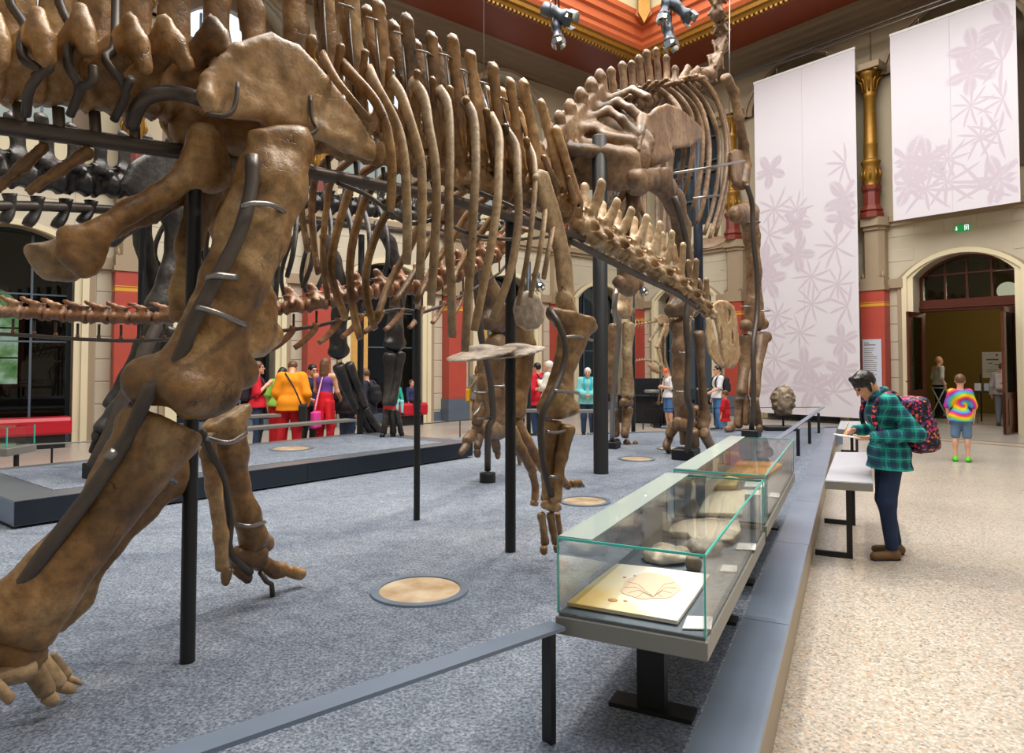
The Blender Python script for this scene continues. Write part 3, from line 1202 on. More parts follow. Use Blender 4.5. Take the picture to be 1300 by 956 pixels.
fos = M['rockpale']
s1m, nt, b_, Lk = nodes('ochre_stained_limestone')
tcn = N(nt, 'ShaderNodeTexCoord')
nz = N(nt, 'ShaderNodeTexNoise', Scale=5.0, Detail=4.0)
gr = N(nt, 'ShaderNodeSeparateXYZ')
Lk(tcn.outputs['Object'], gr.inputs[0])
Lk(tcn.outputs['Object'], nz.inputs['Vector'])
ma = N(nt, 'ShaderNodeMath', operation='MULTIPLY_ADD')
ma.inputs[1].default_value = 2.0
Lk(gr.outputs[0], ma.inputs[0])
Lk(nz.outputs['Fac'], ma.inputs[2])
rp = ramp(nt, [(.02, srgb(238, 200, 120)), (.3, srgb(240, 224, 186)), (.5, srgb(240, 234, 222))])
Lk(ma.outputs[0], rp.inputs['Fac'])
Lk(rp.outputs['Color'], b_.inputs['Base Color'])
b_.inputs['Roughness'].default_value = .7
t = thing('fossil_slab', G(810, 755, ZT), 'large cream slab stained ochre with a round leaf print in the near case', 'fossil')
mb = MB()
b = [G(x, y, ZT + .006) for x, y in ((720, 769), (790, 781), (860, 793), (882, 762), (901, 733), (840, 725), (783, 719), (752, 743))]
cc = sum(b, V((0, 0, 0))) / 8
mb.rings([b, [p + UP * .012 for p in b], [p + UP * .014 + (cc - p) * .03 for p in b]], True, True, 0, False)
mb.build('rock_slab', s1m, t)
mb = MB()
zt = ZT + .0206
ring = []
for k in range(28):
    a = 2 * math.pi * k / 28
    rr = 1 + .06 * math.sin(3 * a) + .05 * math.sin(7 * a + 1)
    ring.append(G(826 + 37 * rr * math.cos(a), 745 + 16.5 * rr * math.sin(a), zt))
mb.prism(ring, UP * .0015)
lf = mb.build('leaf_print', plain('pinkish_leaf_imprint', srgb(226, 202, 176), .7, var=.08, vscale=12), t)
mb = MB()
for k in range(9):
    a = -.4 + .5 * k
    mb.tube([G(829, 758, zt + .002), G(826 + 18 * math.cos(a), 745 + 8 * math.sin(a), zt + .003), G(826 + 33 * math.cos(a), 745 + 14.5 * math.sin(a), zt + .002)], .0007, 4)
mb.build('leaf_vein', plain('tan_vein', srgb(210, 182, 156), .7), lf)
mb = MB()
for x, y, w_ in ((778, 762, 7), (794, 763, 3), (793, 733, 3), (806, 731, 2)):
    mb.lathe(G(x, y, zt), [(w_ * .0025, 0), (w_ * .0025, .001), (w_ * .001, .002)], 8)
mb.build('rusty_speck', plain('rust_speck', srgb(206, 150, 84), .7), t)


def lump(name, px, py, wpx, hpx, z, mat, label, seed, cat='fossil', dep=1.2):
    c = G(px, py, z)
    s = c.y / F
    r = random.Random(seed)
    sd = SDF(.006, .012)
    for k in range(9):
        a = 2 * math.pi * k / 9 + r.random() * .5
        q = c + HS * (math.cos(a) * wpx * s * .32) + HD * (math.sin(a) * wpx * s * .26 * dep) + UP * (.018 + .02 * r.random())
        sd.ell(q, (wpx * s * .24, wpx * s * .2, .02 + r.random() * .02))
    sd.ell(c + UP * .03, (wpx * s * .3, wpx * s * .28, .035))
    for k in range(4):
        a = r.random() * 6.28
        sd.ell(c + HS * (math.cos(a) * wpx * s * .2) + HD * (math.sin(a) * wpx * s * .2) + UP * .075, (.02, .015, .016), sub=True)
    sd.box(c - UP * .1, (1, 1, .1), rd=.001, k=.002, sub=True)
    o = sdf_obj(sd, name, mat, None, c, rough=.002, freq=60)
    return tag(o, label, cat)


lump('plaster_jacket', 846, 712, 54, 30, ZT, M['rockpale'], 'hollow plaster jacket with brown bone inside beside the leaf slab', 1)
lump('plaster_jacket', 894, 703, 44, 24, ZT, M['plaster'], 'grey plaster jacket with dark pitted bone right of the hollow one', 2)
lump('bone_fragment', 881, 724, 18, 12, ZT, plain('grey_brown_bone_bit', srgb(120, 104, 88), .7, var=.2, vscale=30), 'small grey bone fragment in front of the plaster jackets', 3)
slab('fossil_slab', ((849, 682), (853, 673), (868, 667), (900, 664), (938, 668), (941, 680), (930, 692), (900, 695), (878, 690), (872, 684)), ZT + .004, .03, M['rockpale'], 'irregular pale rock slab at the far end of the near case', 'fossil')
slab('fossil_slab', ((886, 655), (893, 640), (905, 628), (945, 626), (946, 640), (942, 656)), ZT + .004, .02, M['rockpale'], 'pale square slab at the front of the far case', 'fossil')
slab('fossil_slab', ((905, 622), (912, 613), (925, 609), (938, 612), (934, 622)), ZT + .004, .03, plain('yellowish_rock', srgb(206, 180, 120), .8, var=.2, vscale=12), 'small yellowish rock slab in the middle of the far case', 'fossil')
slab('fossil_slab', ((918, 607), (928, 597), (938, 589.5), (985, 590.5), (994, 594), (976, 607)), ZT + .004, .03, plain('tan_orange_slab', srgb(216, 160, 100), .7, var=.2, vscale=6), 'orange tan slab at the far end of the far case', 'fossil')
for x0, x1, y0, y1, lb in ((866, 905, 783, 799, 'white label card at the front right corner of the near case'), (914, 936, 718, 726, 'white label card right of the plaster jackets'),
                           (934, 960, 690, 698, 'white label card at the back right of the near case'), (944, 972, 612, 618, 'white label card in the middle of the far case'),
                           (940, 966, 622, 628, 'white label card at the front of the far case'), (976, 990, 626, 631, 'white label card against the right pane of the far case')):
    sk = (y1 - y0) * .42
    o = slab('label_card', ((x0, y1), (x1 - sk * .3, y1 + 1), (x1, y0 + 1), (x0 + sk, y0)), ZT + .003, .004, M['white'], lb, 'label')
    o['group'] = 'label cards in the show cases'


# railings --------------------------------------------------------------------
def rail(name, pts, z, w_, posts, label, mat='black', zb=ZP, pw=.045, group=None, th=.012):
    a, b = pts[0], pts[-1]
    mid = V(((a.x + b.x) / 2, (a.y + b.y) / 2, zb))
    t = thing(name, mid, label, 'railing', group)
    for i in range(len(pts) - 1):
        a, b = V((pts[i].x, pts[i].y, z)), V((pts[i + 1].x, pts[i + 1].y, z))
        d = (b - a).normalized()
        mb = MB()
        mb.box((a + b) / 2, (b - a).length, w_, th, d, V((-d.y, d.x, 0)))
        mb.build('handrail', M[mat], t)
    for p in posts:
        mb = MB()
        d = (pts[-1] - pts[0]); d.z = 0; d.normalize()
        mb.box(V((p.x, p.y, (zb + z - th / 2) / 2)), .012 if pw < .02 else pw * .5, pw, z - zb - th / 2, d, V((-d.y, d.x, 0)))
        mb.build('post', M['black'], t)
    return t


ZR = .72
a, b = G(708, 794, ZR), G(478, 872, ZR)
rail('low_railing', [b + (b - a) * 1.1, a], ZR, .075, [a + (b - a) * .06, b + (b - a) * .9], 'low blued steel railing that runs from the near case to the left foreground', 'steel')
a, b = G(964, 574, ZR), G(1045, 516.5, ZR)
rail('low_railing', [a, b], ZR, .075, [G(1013.5, 579, ZP), G(1028, 563.5, ZP), G(1039.5, 550, ZP)], 'low black railing on the right platform rim behind the far case', 'steel')
c = G(1043, 517, ZR)
rail('thin_railing', [c, DP(856, 517, 13.6), DP(775, 519.5, 12.9)], ZR, .02, [DP(907, 517, 13.9), DP(815, 519, 13.2) - V((0, .1, 0))], 'thin dark railing along the far side of the platform behind the lumpy fossil', 'black', pw=.03)
c = DP(600, 533, 13.0)
rail('thin_railing', [V((c.x, c.y, 0)), V((DP(470, 536, 11.2).x, 11.2, 0))], .55, .02, [DP(584, 533, 12.8)], 'thin railing on the court floor right of the dark forefeet', 'black', zb=0, pw=.02)
rail('low_railing', [G(18, 566, .6), G(125, 560, .6)], .6, .08, [G(66, 567, .6), G(20, 569, .6)], 'short grey railing on the floor below the red bench at left', 'greymetal', zb=0)
rail('label_rail', [G(300, 545, .62), G(447, 533, .62)], .62, .30, [G(385, 543, .62), G(440, 536, .62)], 'long grey label rail in front of the visitors in orange and purple', 'greymetal', zb=0, th=.04)
rail('label_rail', [G(296, 530, .75), G(352, 527, .75)], .75, .30, [G(330, 529, .75)], 'short grey label rail in front of the man in the red polo', 'greymetal', zb=0, th=.04)
rail('label_rail', [G(655, 521, .73), G(757, 522, .73)], .73, .30, [G(665, 521, .73), G(752, 522, .73)], 'grey label rail in front of the two white haired women', 'greymetal', zb=0, th=.05)


# slanted label desks on the right -------------------------------------------
def desk(pix, z, legs, label):
    c = [G(x, y, z) for x, y in pix]
    mid = sum(c, V((0, 0, 0))) / 4
    t = thing('label_desk', V((mid.x, mid.y, 0)), label, 'label desk', 'label desks beside the platform')
    mb = MB()
    mb.prism([p - UP * .06 for p in c], UP * .06)
    mb.build('desk_box', M['greymetal'], t)
    mb = MB()
    mb.prism([p + (mid - p) * .02 for p in c], UP * .004)
    mb.build('desk_top', M['brushed'], t)
    for p in legs:
        mb = MB()
        mb.box(V((p.x, p.y, (z - .06) / 2)), .045, .025, z - .06, HS, HD)
        mb.build('leg', M['black'], t)
        mb = MB()
        q = p - HS * .13
        mb.box(V((q.x, q.y, .022)), .26, .03, .044, HS, HD)
        mb.build('foot_bar', M['black'], t)
    return t


desk(((1047, 611), (1108.4, 614.5), (1103, 574.5), (1061, 574)), .68, (G(1079, 709, 0), G(1083, 667, 0)), 'near grey label desk with black legs in front of the reader in plaid')
desk(((1063, 545), (1107, 548), (1100, 535), (1067, 534.5)), .68, (G(1082, 589, 0), G(1088, 575, 0)), 'far grey label desk behind the nearer one')

# lumpy fossil on its stand
b0 = G(988, 546, ZP)
t = thing('fossil_trunk_stand', b0, 'lumpy pale brown fossil trunk on a black rod stand by the left banner', 'fossil')
mb = MB()
mb.bbox(b0 + UP * .04, .58, .4, .08, b=.01)
mb.build('base_plate', M['black'], t)
mb = MB()
cb = DP(994, 509, b0.y)
mb.tube([V((cb.x, cb.y, b0.z)), cb], .02, 8)
mb.build('rod', M['black'], t)
sd = SDF(.022, .03)
sd.ell(cb, (.20, .2, .28))
for k in range(70):
    zz = R_.uniform(-1, 1)
    a = R_.random() * 6.283
    rr = math.sqrt(1 - zz * zz)
    d = V((rr * math.cos(a), rr * math.sin(a), zz))
    sd.ell(cb + V((d.x * .2, d.y * .2, d.z * .28)), (R_.uniform(.025, .05),) * 3, k=.015)
for k in range(30):
    zz = R_.uniform(-.9, .9)
    a = R_.random() * 6.283
    rr = math.sqrt(1 - zz * zz)
    sd.ell(cb + V((rr * math.cos(a) * .24, rr * math.sin(a) * .24, zz * .31)), (.022,) * 3, k=.015, sub=True)
sdf_obj(sd, 'lumpy_trunk', bone('mottled_trunk_rock', srgb(50, 40, 30), srgb(130, 112, 92), srgb(206, 190, 168), rough=.6, scale=3.0), t, rough=.006, freq=30)


# benches, black exhibit desks behind -------------------------------------------
def bench(W, s0, s1, d, label):
    t = thing('red_bench', W((s0 + s1) / 2, d, 0), label, 'bench', 'red leather benches along the left wall')
    mb = MB()
    pr = [(-.25, .26), (.25, .26), (.28, .3), (.28, .52), (.24, .58), (-.24, .58), (-.28, .52), (-.28, .3)]
    mb.rings([[W(s0 + e, d + x * k, .42 + (z - .42) * k) for x, z in pr] for e, k in ((0, .9), (.03, 1), (s1 - s0 - .03, 1), (s1 - s0, .9))], True, True, 0, False)
    mb.build('padded_seat', M['benchred'], t)
    mb = MB()
    W.box(mb, s0 + .1, s1 - .1, d - .2, d + .2, 0, .26)
    mb.build('plinth', M['black'], t)


bench(WL, 17.15, 19.6, .55, 'long red leather bench at the left edge under the dark arch')
bench(WL, 9.2, 10.25, .6, 'red leather bench behind the dark forefeet with a seated child')
t = thing('exhibit_desk', DP(822, 545, 18.9), 'black exhibit desk with upright back panel under the small skeleton', 'desk')
dk = DP(822, 545, 18.9)
t.location = (dk.x, dk.y, 0)
ORG[t.name] = V((dk.x, dk.y, 0))
mb = MB(); mb.bbox(V((dk.x, dk.y, .36)), 1.5, .9, .72, V((.95, -.3, 0)), V((.3, .95, 0))); mb.build('cabinet', M['black'], t)
mb = MB(); mb.bbox(V((dk.x + .05, dk.y + .35, .95)), 1.45, .06, .5, V((.95, -.3, 0)), V((.3, .95, 0))); mb.build('back_panel', M['black'], t)
mb = MB(); mb.bbox(V((dk.x, dk.y - .1, .74)), 1.6, 1.0, .03, V((.95, -.3, 0)), V((.3, .95, 0)), b=.005); mb.build('desk_top', M['darksteel'], t)
st = G(829, 540, 0)
st = DP(829, 519, 17.6)
t = thing('round_stool', V((st.x, st.y, 0)), 'small grey round topped stool behind the thin railing', 'stool')
mb = MB(); mb.lathe(V((st.x, st.y, 0)), [(.2, .86), (.22, .88), (.22, .92), (.2, .94)], 20); mb.build('seat', M['greymetal'], t)
for k in (-1, 1):
    mb = MB(); mb.box(V((st.x + k * .05, st.y, .43)), .03, .03, .86); mb.build('leg', M['black'], t)
# little glass case at the left edge
lc = G(2, 566, .62)
t = thing('small_glass_case', V((lc.x, lc.y, 0)), 'small glass case on a grey tray at the left edge below the red bench', 'show case')
mb = MB(); mb.bbox(lc + UP * -.05, .5, .5, .09, b=.005); mb.build('tray', M['greymetal'], t)
mb = MB(); mb.box(lc + UP * .12, .46, .46, .22); mb.build('glass_hood', M['glass'], t)
mb = MB()
for k in (-1, 1):
    for j in (-1, 1): mb.box(lc + V((k * .23, j * .23, .12)), .012, .012, .23)
mb.build('glass_edge', M['glassedge'], t)
for k in (-1, 1):
    mb = MB(); mb.box(V((lc.x + k * .18, lc.y, .26)), .04, .04, .52); mb.build('leg', M['black'], t)


# banners ----------------------------------------------------------------------
def onwall(W, px, py, d):
    p0 = W(0, d, 0)
    r = ray(px, py)
    o = V((0, 0, H))
    tt = W.n.dot(p0 - o) / W.n.dot(r)
    q = o + r * tt - CN
    return q.dot(W.ds), q.z


DB = .75
M['banner'] = plain('pale_lilac_fabric', srgb(220, 215, 222), .85, var=.015)
M['print'] = plain('mauve_leaf_print', srgb(205, 193, 204), .9)


def leaf_shape(mb, W, d, s, z, ang, ln, wd, clip):
    n = 6
    up_, dn = [], []
    for i in range(n + 1):
        u = i / n
        hw = wd * math.sin(math.pi * min(1, u * .92 + .04)) ** .8 * (1 if u < 1 else 0)
        bend = .12 * ln * u * u
        x, y = u * ln, bend
        up_.append((x, y + hw)); dn.append((x, y - hw))
    pts = up_ + dn[::-1]
    ca, sa = math.cos(ang), math.sin(ang)
    P = [(s + x * ca - y * sa, z + x * sa + y * ca) for x, y in pts]
    if all(clip(a, b) for a, b in P):
        d += len(mb.f) * 2e-6
        mb.add([W(a, d, b) for a, b in P], [tuple(range(len(P)))])


def rosette(mb, W, d, s, z, r, seed, clip, k=9):
    q = random.Random(seed)
    a0 = q.random() * 6
    for i in range(k):
        leaf_shape(mb, W, d, s, z, a0 + 2 * math.pi * i / k + q.uniform(-.1, .1), r * q.uniform(.8, 1.1), r * .055, clip)


def fern(mb, W, d, s, z, ang, ln, clip):
    ca, sa = math.cos(ang), math.sin(ang)
    m = 14
    for i in range(m):
        u = i / m
        x, y = s + ca * ln * u, z + sa * ln * u
        l2 = ln * .30 * math.sin(math.pi * (u * .85 + .15))
        for sg in (-1, 1): leaf_shape(mb, W, d, x, y, ang + sg * 1.0, l2, l2 * .12, clip)
    leaf_shape(mb, W, d, s, z, ang, ln, ln * .012, clip)


def banner(s0, s1, z0, z1, label, motifs):
    W = WR
    t = thing('hanging_banner', W((s0 + s1) / 2, DB, z0), label, 'banner')
    mb = MB()
    ns = 12
    g = lambda i: DB + .02 * math.sin(i * 1.9) * (.5 if i in (0, ns) else 1)
    vs, fs = [], []
    for j, z in enumerate((z0, z1)):
        for i in range(ns + 1):
            s = s0 + (s1 - s0) * i / ns
            vs += [W(s, DB, z), W(s, DB - .006, z)]
    r = 2 * (ns + 1)
    for i in range(ns):
        a = 2 * i
        fs += [(a, a + 2, r + a + 2, r + a), (a + 1, r + a + 1, r + a + 3, a + 3), (a, a + 1, a + 3, a + 2), (r + a, r + a + 2, r + a + 3, r + a + 1)]
    fs += [(0, r, r + 1, 1), (r - 2, r - 1, 2 * r - 1, 2 * r - 2)]
    mb.add(vs, fs)
    mb.build('fabric', M['banner'], t)
    mb = MB()
    clip = lambda a, b: s0 + .02 < a < s1 - .02 and z0 + .02 < b < z1 - .02
    for m in motifs:
        s, z = s0 + (s1 - s0) * m[1], z0 + (z1 - z0) * m[2]
        if m[0] == 'r': rosette(mb, W, DB + .0006, s, z, m[3], int(m[1] * 1000 + m[2] * 77), clip)
        else:
            q = random.Random(int(m[1] * 991 + m[2] * 57))
            a0 = q.random() * 6
            for i in range(5): fern(mb, W, DB + .0008, s, z, a0 + i * 1.256, m[3], clip)
    o = mb.build('leaf_print', M['print'], t)
    o['kind'] = 'stuff'
    mb = MB()
    W.box(mb, s0 - .01, s1 + .01, DB - .02, DB + .014, z1 - .03, z1 + .03)
    mb.build('top_batten', M['white'], t)
    mb = MB()
    W.box(mb, (s0 + s1) / 2 - .006, (s0 + s1) / 2 + .006, DB + .004, DB + .006, z0, z1)
    mb.build('fabric_seam', plain('seam', srgb(208, 202, 210), .85) if 'seam' not in M else M['seam'], t)
    for f in (.25, .75):
        mb = MB()
        mb.tube([W(s0 + (s1 - s0) * f, DB, z1 + .03), W(s0 + (s1 - s0) * f, DB, z1 + .28)], .012, 6)
        mb.build('hook', M['chrome'], t)


M['seam'] = plain('seam', srgb(208, 202, 210), .85)
sa, za = onwall(WR, 957, 105, DB)
sb, zb = onwall(WR, 1085, 62, DB)
_, z0 = onwall(WR, 1089, 531, DB)
zt_ = (za + zb) / 2
rq = random.Random(5)
mots = []
for r_i in range(8):
    for c_i in range(3):
        u, v = (c_i + .5 + rq.uniform(-.22, .22)) / 3, .03 + (r_i + .5 + rq.uniform(-.25, .25)) * .077
        mots.append(('f' if (r_i * 2 + c_i * 3) % 5 in (0, 3) else 'r', u, v, rq.uniform(.5, .72)))
mots += [('f', .16, .72, .55), ('r', .9, .69, .6)]
banner(sa, sb, z0, zt_, 'tall pale banner with mauve fern print left of the gilded column', mots)
sc, zc = onwall(WR, 1130, 60, DB)
_, z1b = onwall(WR, 1138, 280, DB)
mots = []
for r_i in range(5):
    for c_i in range(5):
        u, v = (c_i + .5 + rq.uniform(-.25, .25)) / 5, .05 + (r_i + .5 + rq.uniform(-.25, .25)) * .17
        if v > .42 and u < .55: continue
        mots.append(('f' if (r_i * 3 + c_i * 2) % 5 in (0, 3) else 'r', u, v, rq.uniform(.5, .75)))
sd_, _ = onwall(WR, 1293, 150, DB)
banner(sc, sd_, z1b, zt_, 'wide shorter banner with mauve leaf print hanging above the doorway', mots)
mb = MB()
for dz in (0, .12):
    mb.tube([WR(4.6, DB, zt_ + .3 + dz), WR(15, DB, zt_ + .3 + dz)], .03, 8)
o = mb.build('hanging_rail', M['chrome'], None, WR(9, DB, zt_ + .3))
tag(o, 'double bright metal rail from which both banners hang', 'rail')

# doorway: transom, leaves, lamp, signs ------------------------------------------
door = MB()
W = WR
c = 10.35
arch_ring(W, door, c, 1.0, 3.8, .45, .08, 0, -.5, -.38)
W.box(door, c - 1.08, c + 1.08, -.52, -.34, 2.92, 3.22, b=.02)
W.box(door, c - 1.08, c + 1.08, -.50, -.30, 3.0, 3.05)
dr = struct(door, 'door_1', M['wood'])
mb = MB()
for x in (-.5, -.02, .5): W.box(mb, c + x - .02, c + x + .02, -.46, -.40, 3.2, 4.22)
W.box(mb, c - 1.0, c + 1.0, -.46, -.405, 3.83, 3.87)
mb.build('glazing_bar', M['wood'], dr)
mb = MB()
pts = [(c - 1.02, 3.2)] + arc_pts(c, 1.02, 3.8, .46) + [(c + 1.02, 3.2)]
mb.prism([W(s, -.43, z) for s, z in pts], W.n * .01)
mb.build('pane', M['darkglass'], dr)
for s, sg, nm in ((c - 1.0, -1, 1), (c + .98, 1, 1)):
    mb = MB()
    D0, D1 = -.34, .62
    mk = lambda d, z: W(s, d, z)
    def bx(d0, d1, z0, z1, th=.03):
        W.box(mb, s - th, s + th, d0, d1, z0, z1)
    bx(D0, D0 + .12, .02, 2.9); bx(D1 - .12, D1, .02, 2.9); bx(D0, D1, .02, .95, .028); bx(D0, D1, 2.78, 2.9)
    bx(D0 + .2, D1 - .2, .2, .8, .04)
    lf = mb.build('door_leaf', M['wood'], dr)
    mb = MB()
    W.box(mb, s - .008, s + .008, D0 + .1, D1 - .1, .95, 2.78)
    mb.build('door_glass', M['darkglass'], lf)
    mb = MB()
    mb.tube([W(s - .05, D1 - .06, 1.15), W(s - .09, D1 - .06, 1.17), W(s - .09, D1 - .2, 1.17)], .012, 6)
    mb.build('door_handle', M['gold'], lf)
lp = W(c + .70, -.85, 0)
lp = V((lp.x, lp.y, 0)) + UP * (H + (462 - 369) / F * lp.y)
t = thing('globe_lamp', lp, 'round white globe lamp lit behind the transom of the doorway', 'lamp')
mb = MB(); mb.lathe(lp, [(.001, -.22)] + [(.22 * math.cos(a), .22 * math.sin(a)) for a in [-1.2 + .3 * i for i in range(9)]] + [(.001, .22)], 20); mb.build('globe', emit('warm_globe', (1, .9, .62), 1.7), t)
ql = bpy.data.lights.new('vestibule_fill', 'POINT'); ql.energy, ql.color, ql.shadow_soft_size = 90, (1, .85, .6), .25
qo = bpy.data.objects.new('vestibule_fill', ql); COL.objects.link(qo); qo.location = W(c, -3.4, 3.6)  # fill added deeper inside, apart from the globe, to brighten the vestibule
mb = MB(); mb.tube([lp + UP * .22, V((lp.x, lp.y, 4.9))], .015, 6); mb.build('stem', M['black'], t)
ss, zz = onwall(WR, 1222, 289.5, .02)
t = thing('exit_sign', WR(ss, .03, zz), 'small green emergency exit sign above the door arch', 'sign')
mb = MB(); W.box(mb, ss - .16, ss + .16, .0, .05, zz - .08, zz + .08); mb.build('green_panel', emit('green_sign', srgb(20, 130, 60), .9), t)
M['signw'] = emit('sign_white', (1, 1, 1), .9)
mb = MB()
fx = lambda pts, k=0: mb.prism([W(ss + a, .052, zz + b) for a, b in pts], W.n * .004)
fx([(-.13, .05), (-.11, .05), (-.11, -.01), (-.09, -.01), (-.12, -.055), (-.15, -.01), (-.13, -.01)])
mb.build('arrow', M['signw'], t)
mb = MB()
fx([(.05, -.065), (.05, .065), (.14, .065), (.14, -.065), (.125, -.065), (.125, .05), (.065, .05), (.065, -.065)])
mb.build('door_frame_sign', M['signw'], t)
mb = MB()
fx([(.08, -.05), (.105, -.05), (.1, 0), (.115, .01), (.1, .035), (.08, .03)])
mb.build('figure', M['signw'], t)


def board(W, s0, s1, d, z0, z1, label, lines, mat='white', tilt=0, extra=None):
    t = thing('text_board', W((s0 + s1) / 2, d, z0), label, 'sign')
    mb = MB(); W.box(mb, s0, s1, d, d + .02, z0, z1); mb.build('board', M[mat], t)
    mb = MB()
    for u0, u1, v, h in lines:
        W.box(mb, s0 + (s1 - s0) * u0, s0 + (s1 - s0) * u1, d + .02, d + .022, z0 + (z1 - z0) * v, z0 + (z1 - z0) * (v + h))
    o = mb.build('text_lines', M['taupe_dark'] if mat != 'white' else M['slate'], t)
    o['kind'] = 'stuff'
    if extra:
        mb = MB(); mb.lathe(W(s0 + (s1 - s0) * extra[0], d + .02, z0 + (z1 - z0) * extra[1]), [(.03, 0), (.03, .003), (.001, .003)], 10, X=W.ds, Y=UP, Z=W.n); mb.build('red_dot', M['benchred'], t)


M['panelblue'] = plain('pale_blue_panel', srgb(196, 204, 218), .4)
sA, zA = onwall(WR, 1099, 431, .36)
sB, zB = onwall(WR, 1124, 505, .36)
board(WR, 8.4 - .25, 8.4 + .22, .36, zB, zA, 'pale blue text panel on the red pilaster beside the doorway', [(.08, .35, .93, .015), (.08, .7, .895, .018)] + [(.08, .45 + .4 * rq.random(), .84 - i * .035, .010) for i in range(20)], 'panelblue')
sA, zA = onwall(WR, 1247, 447, -3.2)
sB, zB = onwall(WR, 1274, 480, -3.2)
board(WR, sA, sB, -3.2, zB, zA, 'white notice board standing inside the dark doorway', [(.2, .8, .68, .05), (.3, .5, .55, .03), (.6, .8, .5, .03), (.2, .75, .3, .015), (.2, .7, .24, .015)], 'white', extra=(.72, .88))
p0 = W((sA + sB) / 2, -3.22, 0)
mb = MB()
for k in (-.3, .3): mb.tube([p0 + W.ds * k, p0 + W.ds * k + UP * (zB + .1)], .02, 6)
o = mb.build('board_stand', M['black'], None, p0); tag(o, 'thin black stand under the white notice board', 'stand')
tb = DP(1258, 497, 18.3)
t = thing('reception_table', V((tb.x, tb.y, 0)), 'small dark table with leaflets in the doorway room', 'table')
mb = MB(); mb.bbox(V((tb.x, tb.y, .86)), .9, .5, .04, WR.ds, WR.n); mb.build('table_top', M['black'], t)
for k in (-1, 1):
    for j in (-1, 1):
        mb = MB(); mb.tube([V((tb.x, tb.y, 0)) + WR.ds * (k * .38) + WR.n * (j * .2), V((tb.x, tb.y, .84)) + WR.ds * (k * .38) + WR.n * (j * .2)], .015, 6); mb.build('leg', M['chrome'], t)
for k, lb in ((-.3, 'pale leaflet standing at the left end of the doorway table'), (-.08, 'blue leaflet standing in the middle of the doorway table')):
    q = V((tb.x, tb.y, .88)) + WR.ds * k
    mb = MB(); mb.box(q + UP * .1, .15, .02, .2, WR.ds, WR.n); o = mb.build('leaflet', M['white'] if k < -.2 else M['panelblue'], None, q); tag(o, lb, 'leaflet')


# stage lamps, poles ----------------------------------------------------------------
bulb = emit('lit_bulb', (1, .82, .5), 14)


def stage_lamp(par, p, d, s=1.0):
    d = V(d).normalized()
    X = d.orthogonal().normalized()
    Y = d.cross(X)
    mb = MB(); mb.lathe(p, [(.05 * s, -.18 * s), (.085 * s, -.16 * s), (.085 * s, .0), (.07 * s, .02 * s), (.07 * s, .1 * s), (.095 * s, .14 * s), (.10 * s, .2 * s), (.085 * s, .2 * s), (.06 * s, .12 * s)], 12, X=X, Y=Y, Z=d)
    h = mb.build('lamp_head', plain('black_lamp_housing', srgb(84, 90, 100), .35, .5) if 'lampb' not in M else M['lampb'], par)
    mb = MB(); mb.lathe(p + d * (.15 * s), [(.001, -.02), (.06 * s, -.01), (.06 * s, .01), (.001, .02)], 12, X=X, Y=Y, Z=d); mb.build('bulb', bulb, h)
    mb = MB(); mb.tube([p + X * .1 * s, p + X * .1 * s - d * .0 + UP * .16 * s, p + UP * .2 * s, p - X * .1 * s + UP * .16 * s, p - X * .1 * s], .012 * s, 6); mb.build('yoke', M['iron'], h)
    for k in range(4):
        a = k * math.pi / 2
        mb = MB(); e = X * math.cos(a) + Y * math.sin(a); f = X * -math.sin(a) + Y * math.cos(a)
        mb.box(p + d * (.25 * s) + e * .1 * s, .11 * s, .005, .11 * s, f, e, d); mb.build('barn_door', M['lampb'], h)


M['lampb'] = plain('black_lamp_housing', srgb(84, 90, 100), .35, .5)
for px, ps, lb in ((705, ((704, 16, (.8, -.3, -.5), 1.3), (707, 38, (.1, -.2, -1), 1.0)), 'cluster of black stage lamps under the ceiling left of the corner'),
                   (852, ((845, 8, (-.2, -.2, -1), 1.0), (861, 10, (.6, -.1, -.6), 1.1), (848, 40, (.15, -.2, -1), 1.1)), 'cluster of black stage lamps under the ceiling near the cornice corner')):
    dep = 11.0
    tp = DP(px, -70, dep)
    t = thing('stage_lamp_cluster', tp, lb, 'stage lamp')
    mb = MB(); lo = DP(px, 30, dep); mb.tube([V((lo.x, lo.y, 13.3)), lo], .014, 8); mb.build('drop_bar', M['iron'], t)
    for x, y, d, s in ps:
        q = DP(x, y, dep)
        stage_lamp(t, q, d, s)
for px, yt, yb, dep, lb in ((803, 360, 525, 14.6, 'slim dark lamp pole with a small spot before the red pilaster'), (671, 352, 520, 13.0, 'slim dark lamp pole with a lit spot left of the near upper arm bone')):
    q = DP(px, yt, dep)
    t = thing('lamp_pole', V((q.x, q.y, 0)), lb, 'lamp pole')
    mb = MB(); mb.tube([V((q.x, q.y, 0)), q + UP * .3], .045, 10); mb.build('pole', M['darksteel'], t)
    mb = MB(); mb.lathe(V((q.x, q.y, 0)), [(.2, 0), (.2, .02), (.06, .04)], 16); mb.build('base', M['black'], t)
    stage_lamp(t, q + V((.15, -.1, -.05)), (.3, -.5, -.8), .8)
fs = DP(1192, 525, 18.6)
t = thing('folding_stand', V((fs.x, fs.y, 0)), 'grey folding tube stand beside the man with the red tie', 'stand')
for k in (-1, 1):
    A, B_ = V((fs.x, fs.y, 0)) + WR.ds * (k * .28), V((fs.x, fs.y, .95)) - WR.ds * (k * .16)
    mb = MB(); mb.tube([A, B_], .018, 6); mb.build('leg', M['greymetal'], t)
mb = MB(); mb.tube([V((fs.x, fs.y, .95)) - WR.ds * .2, V((fs.x, fs.y, .95)) + WR.ds * .2], .018, 6); mb.build('top_bar', M['greymetal'], t)
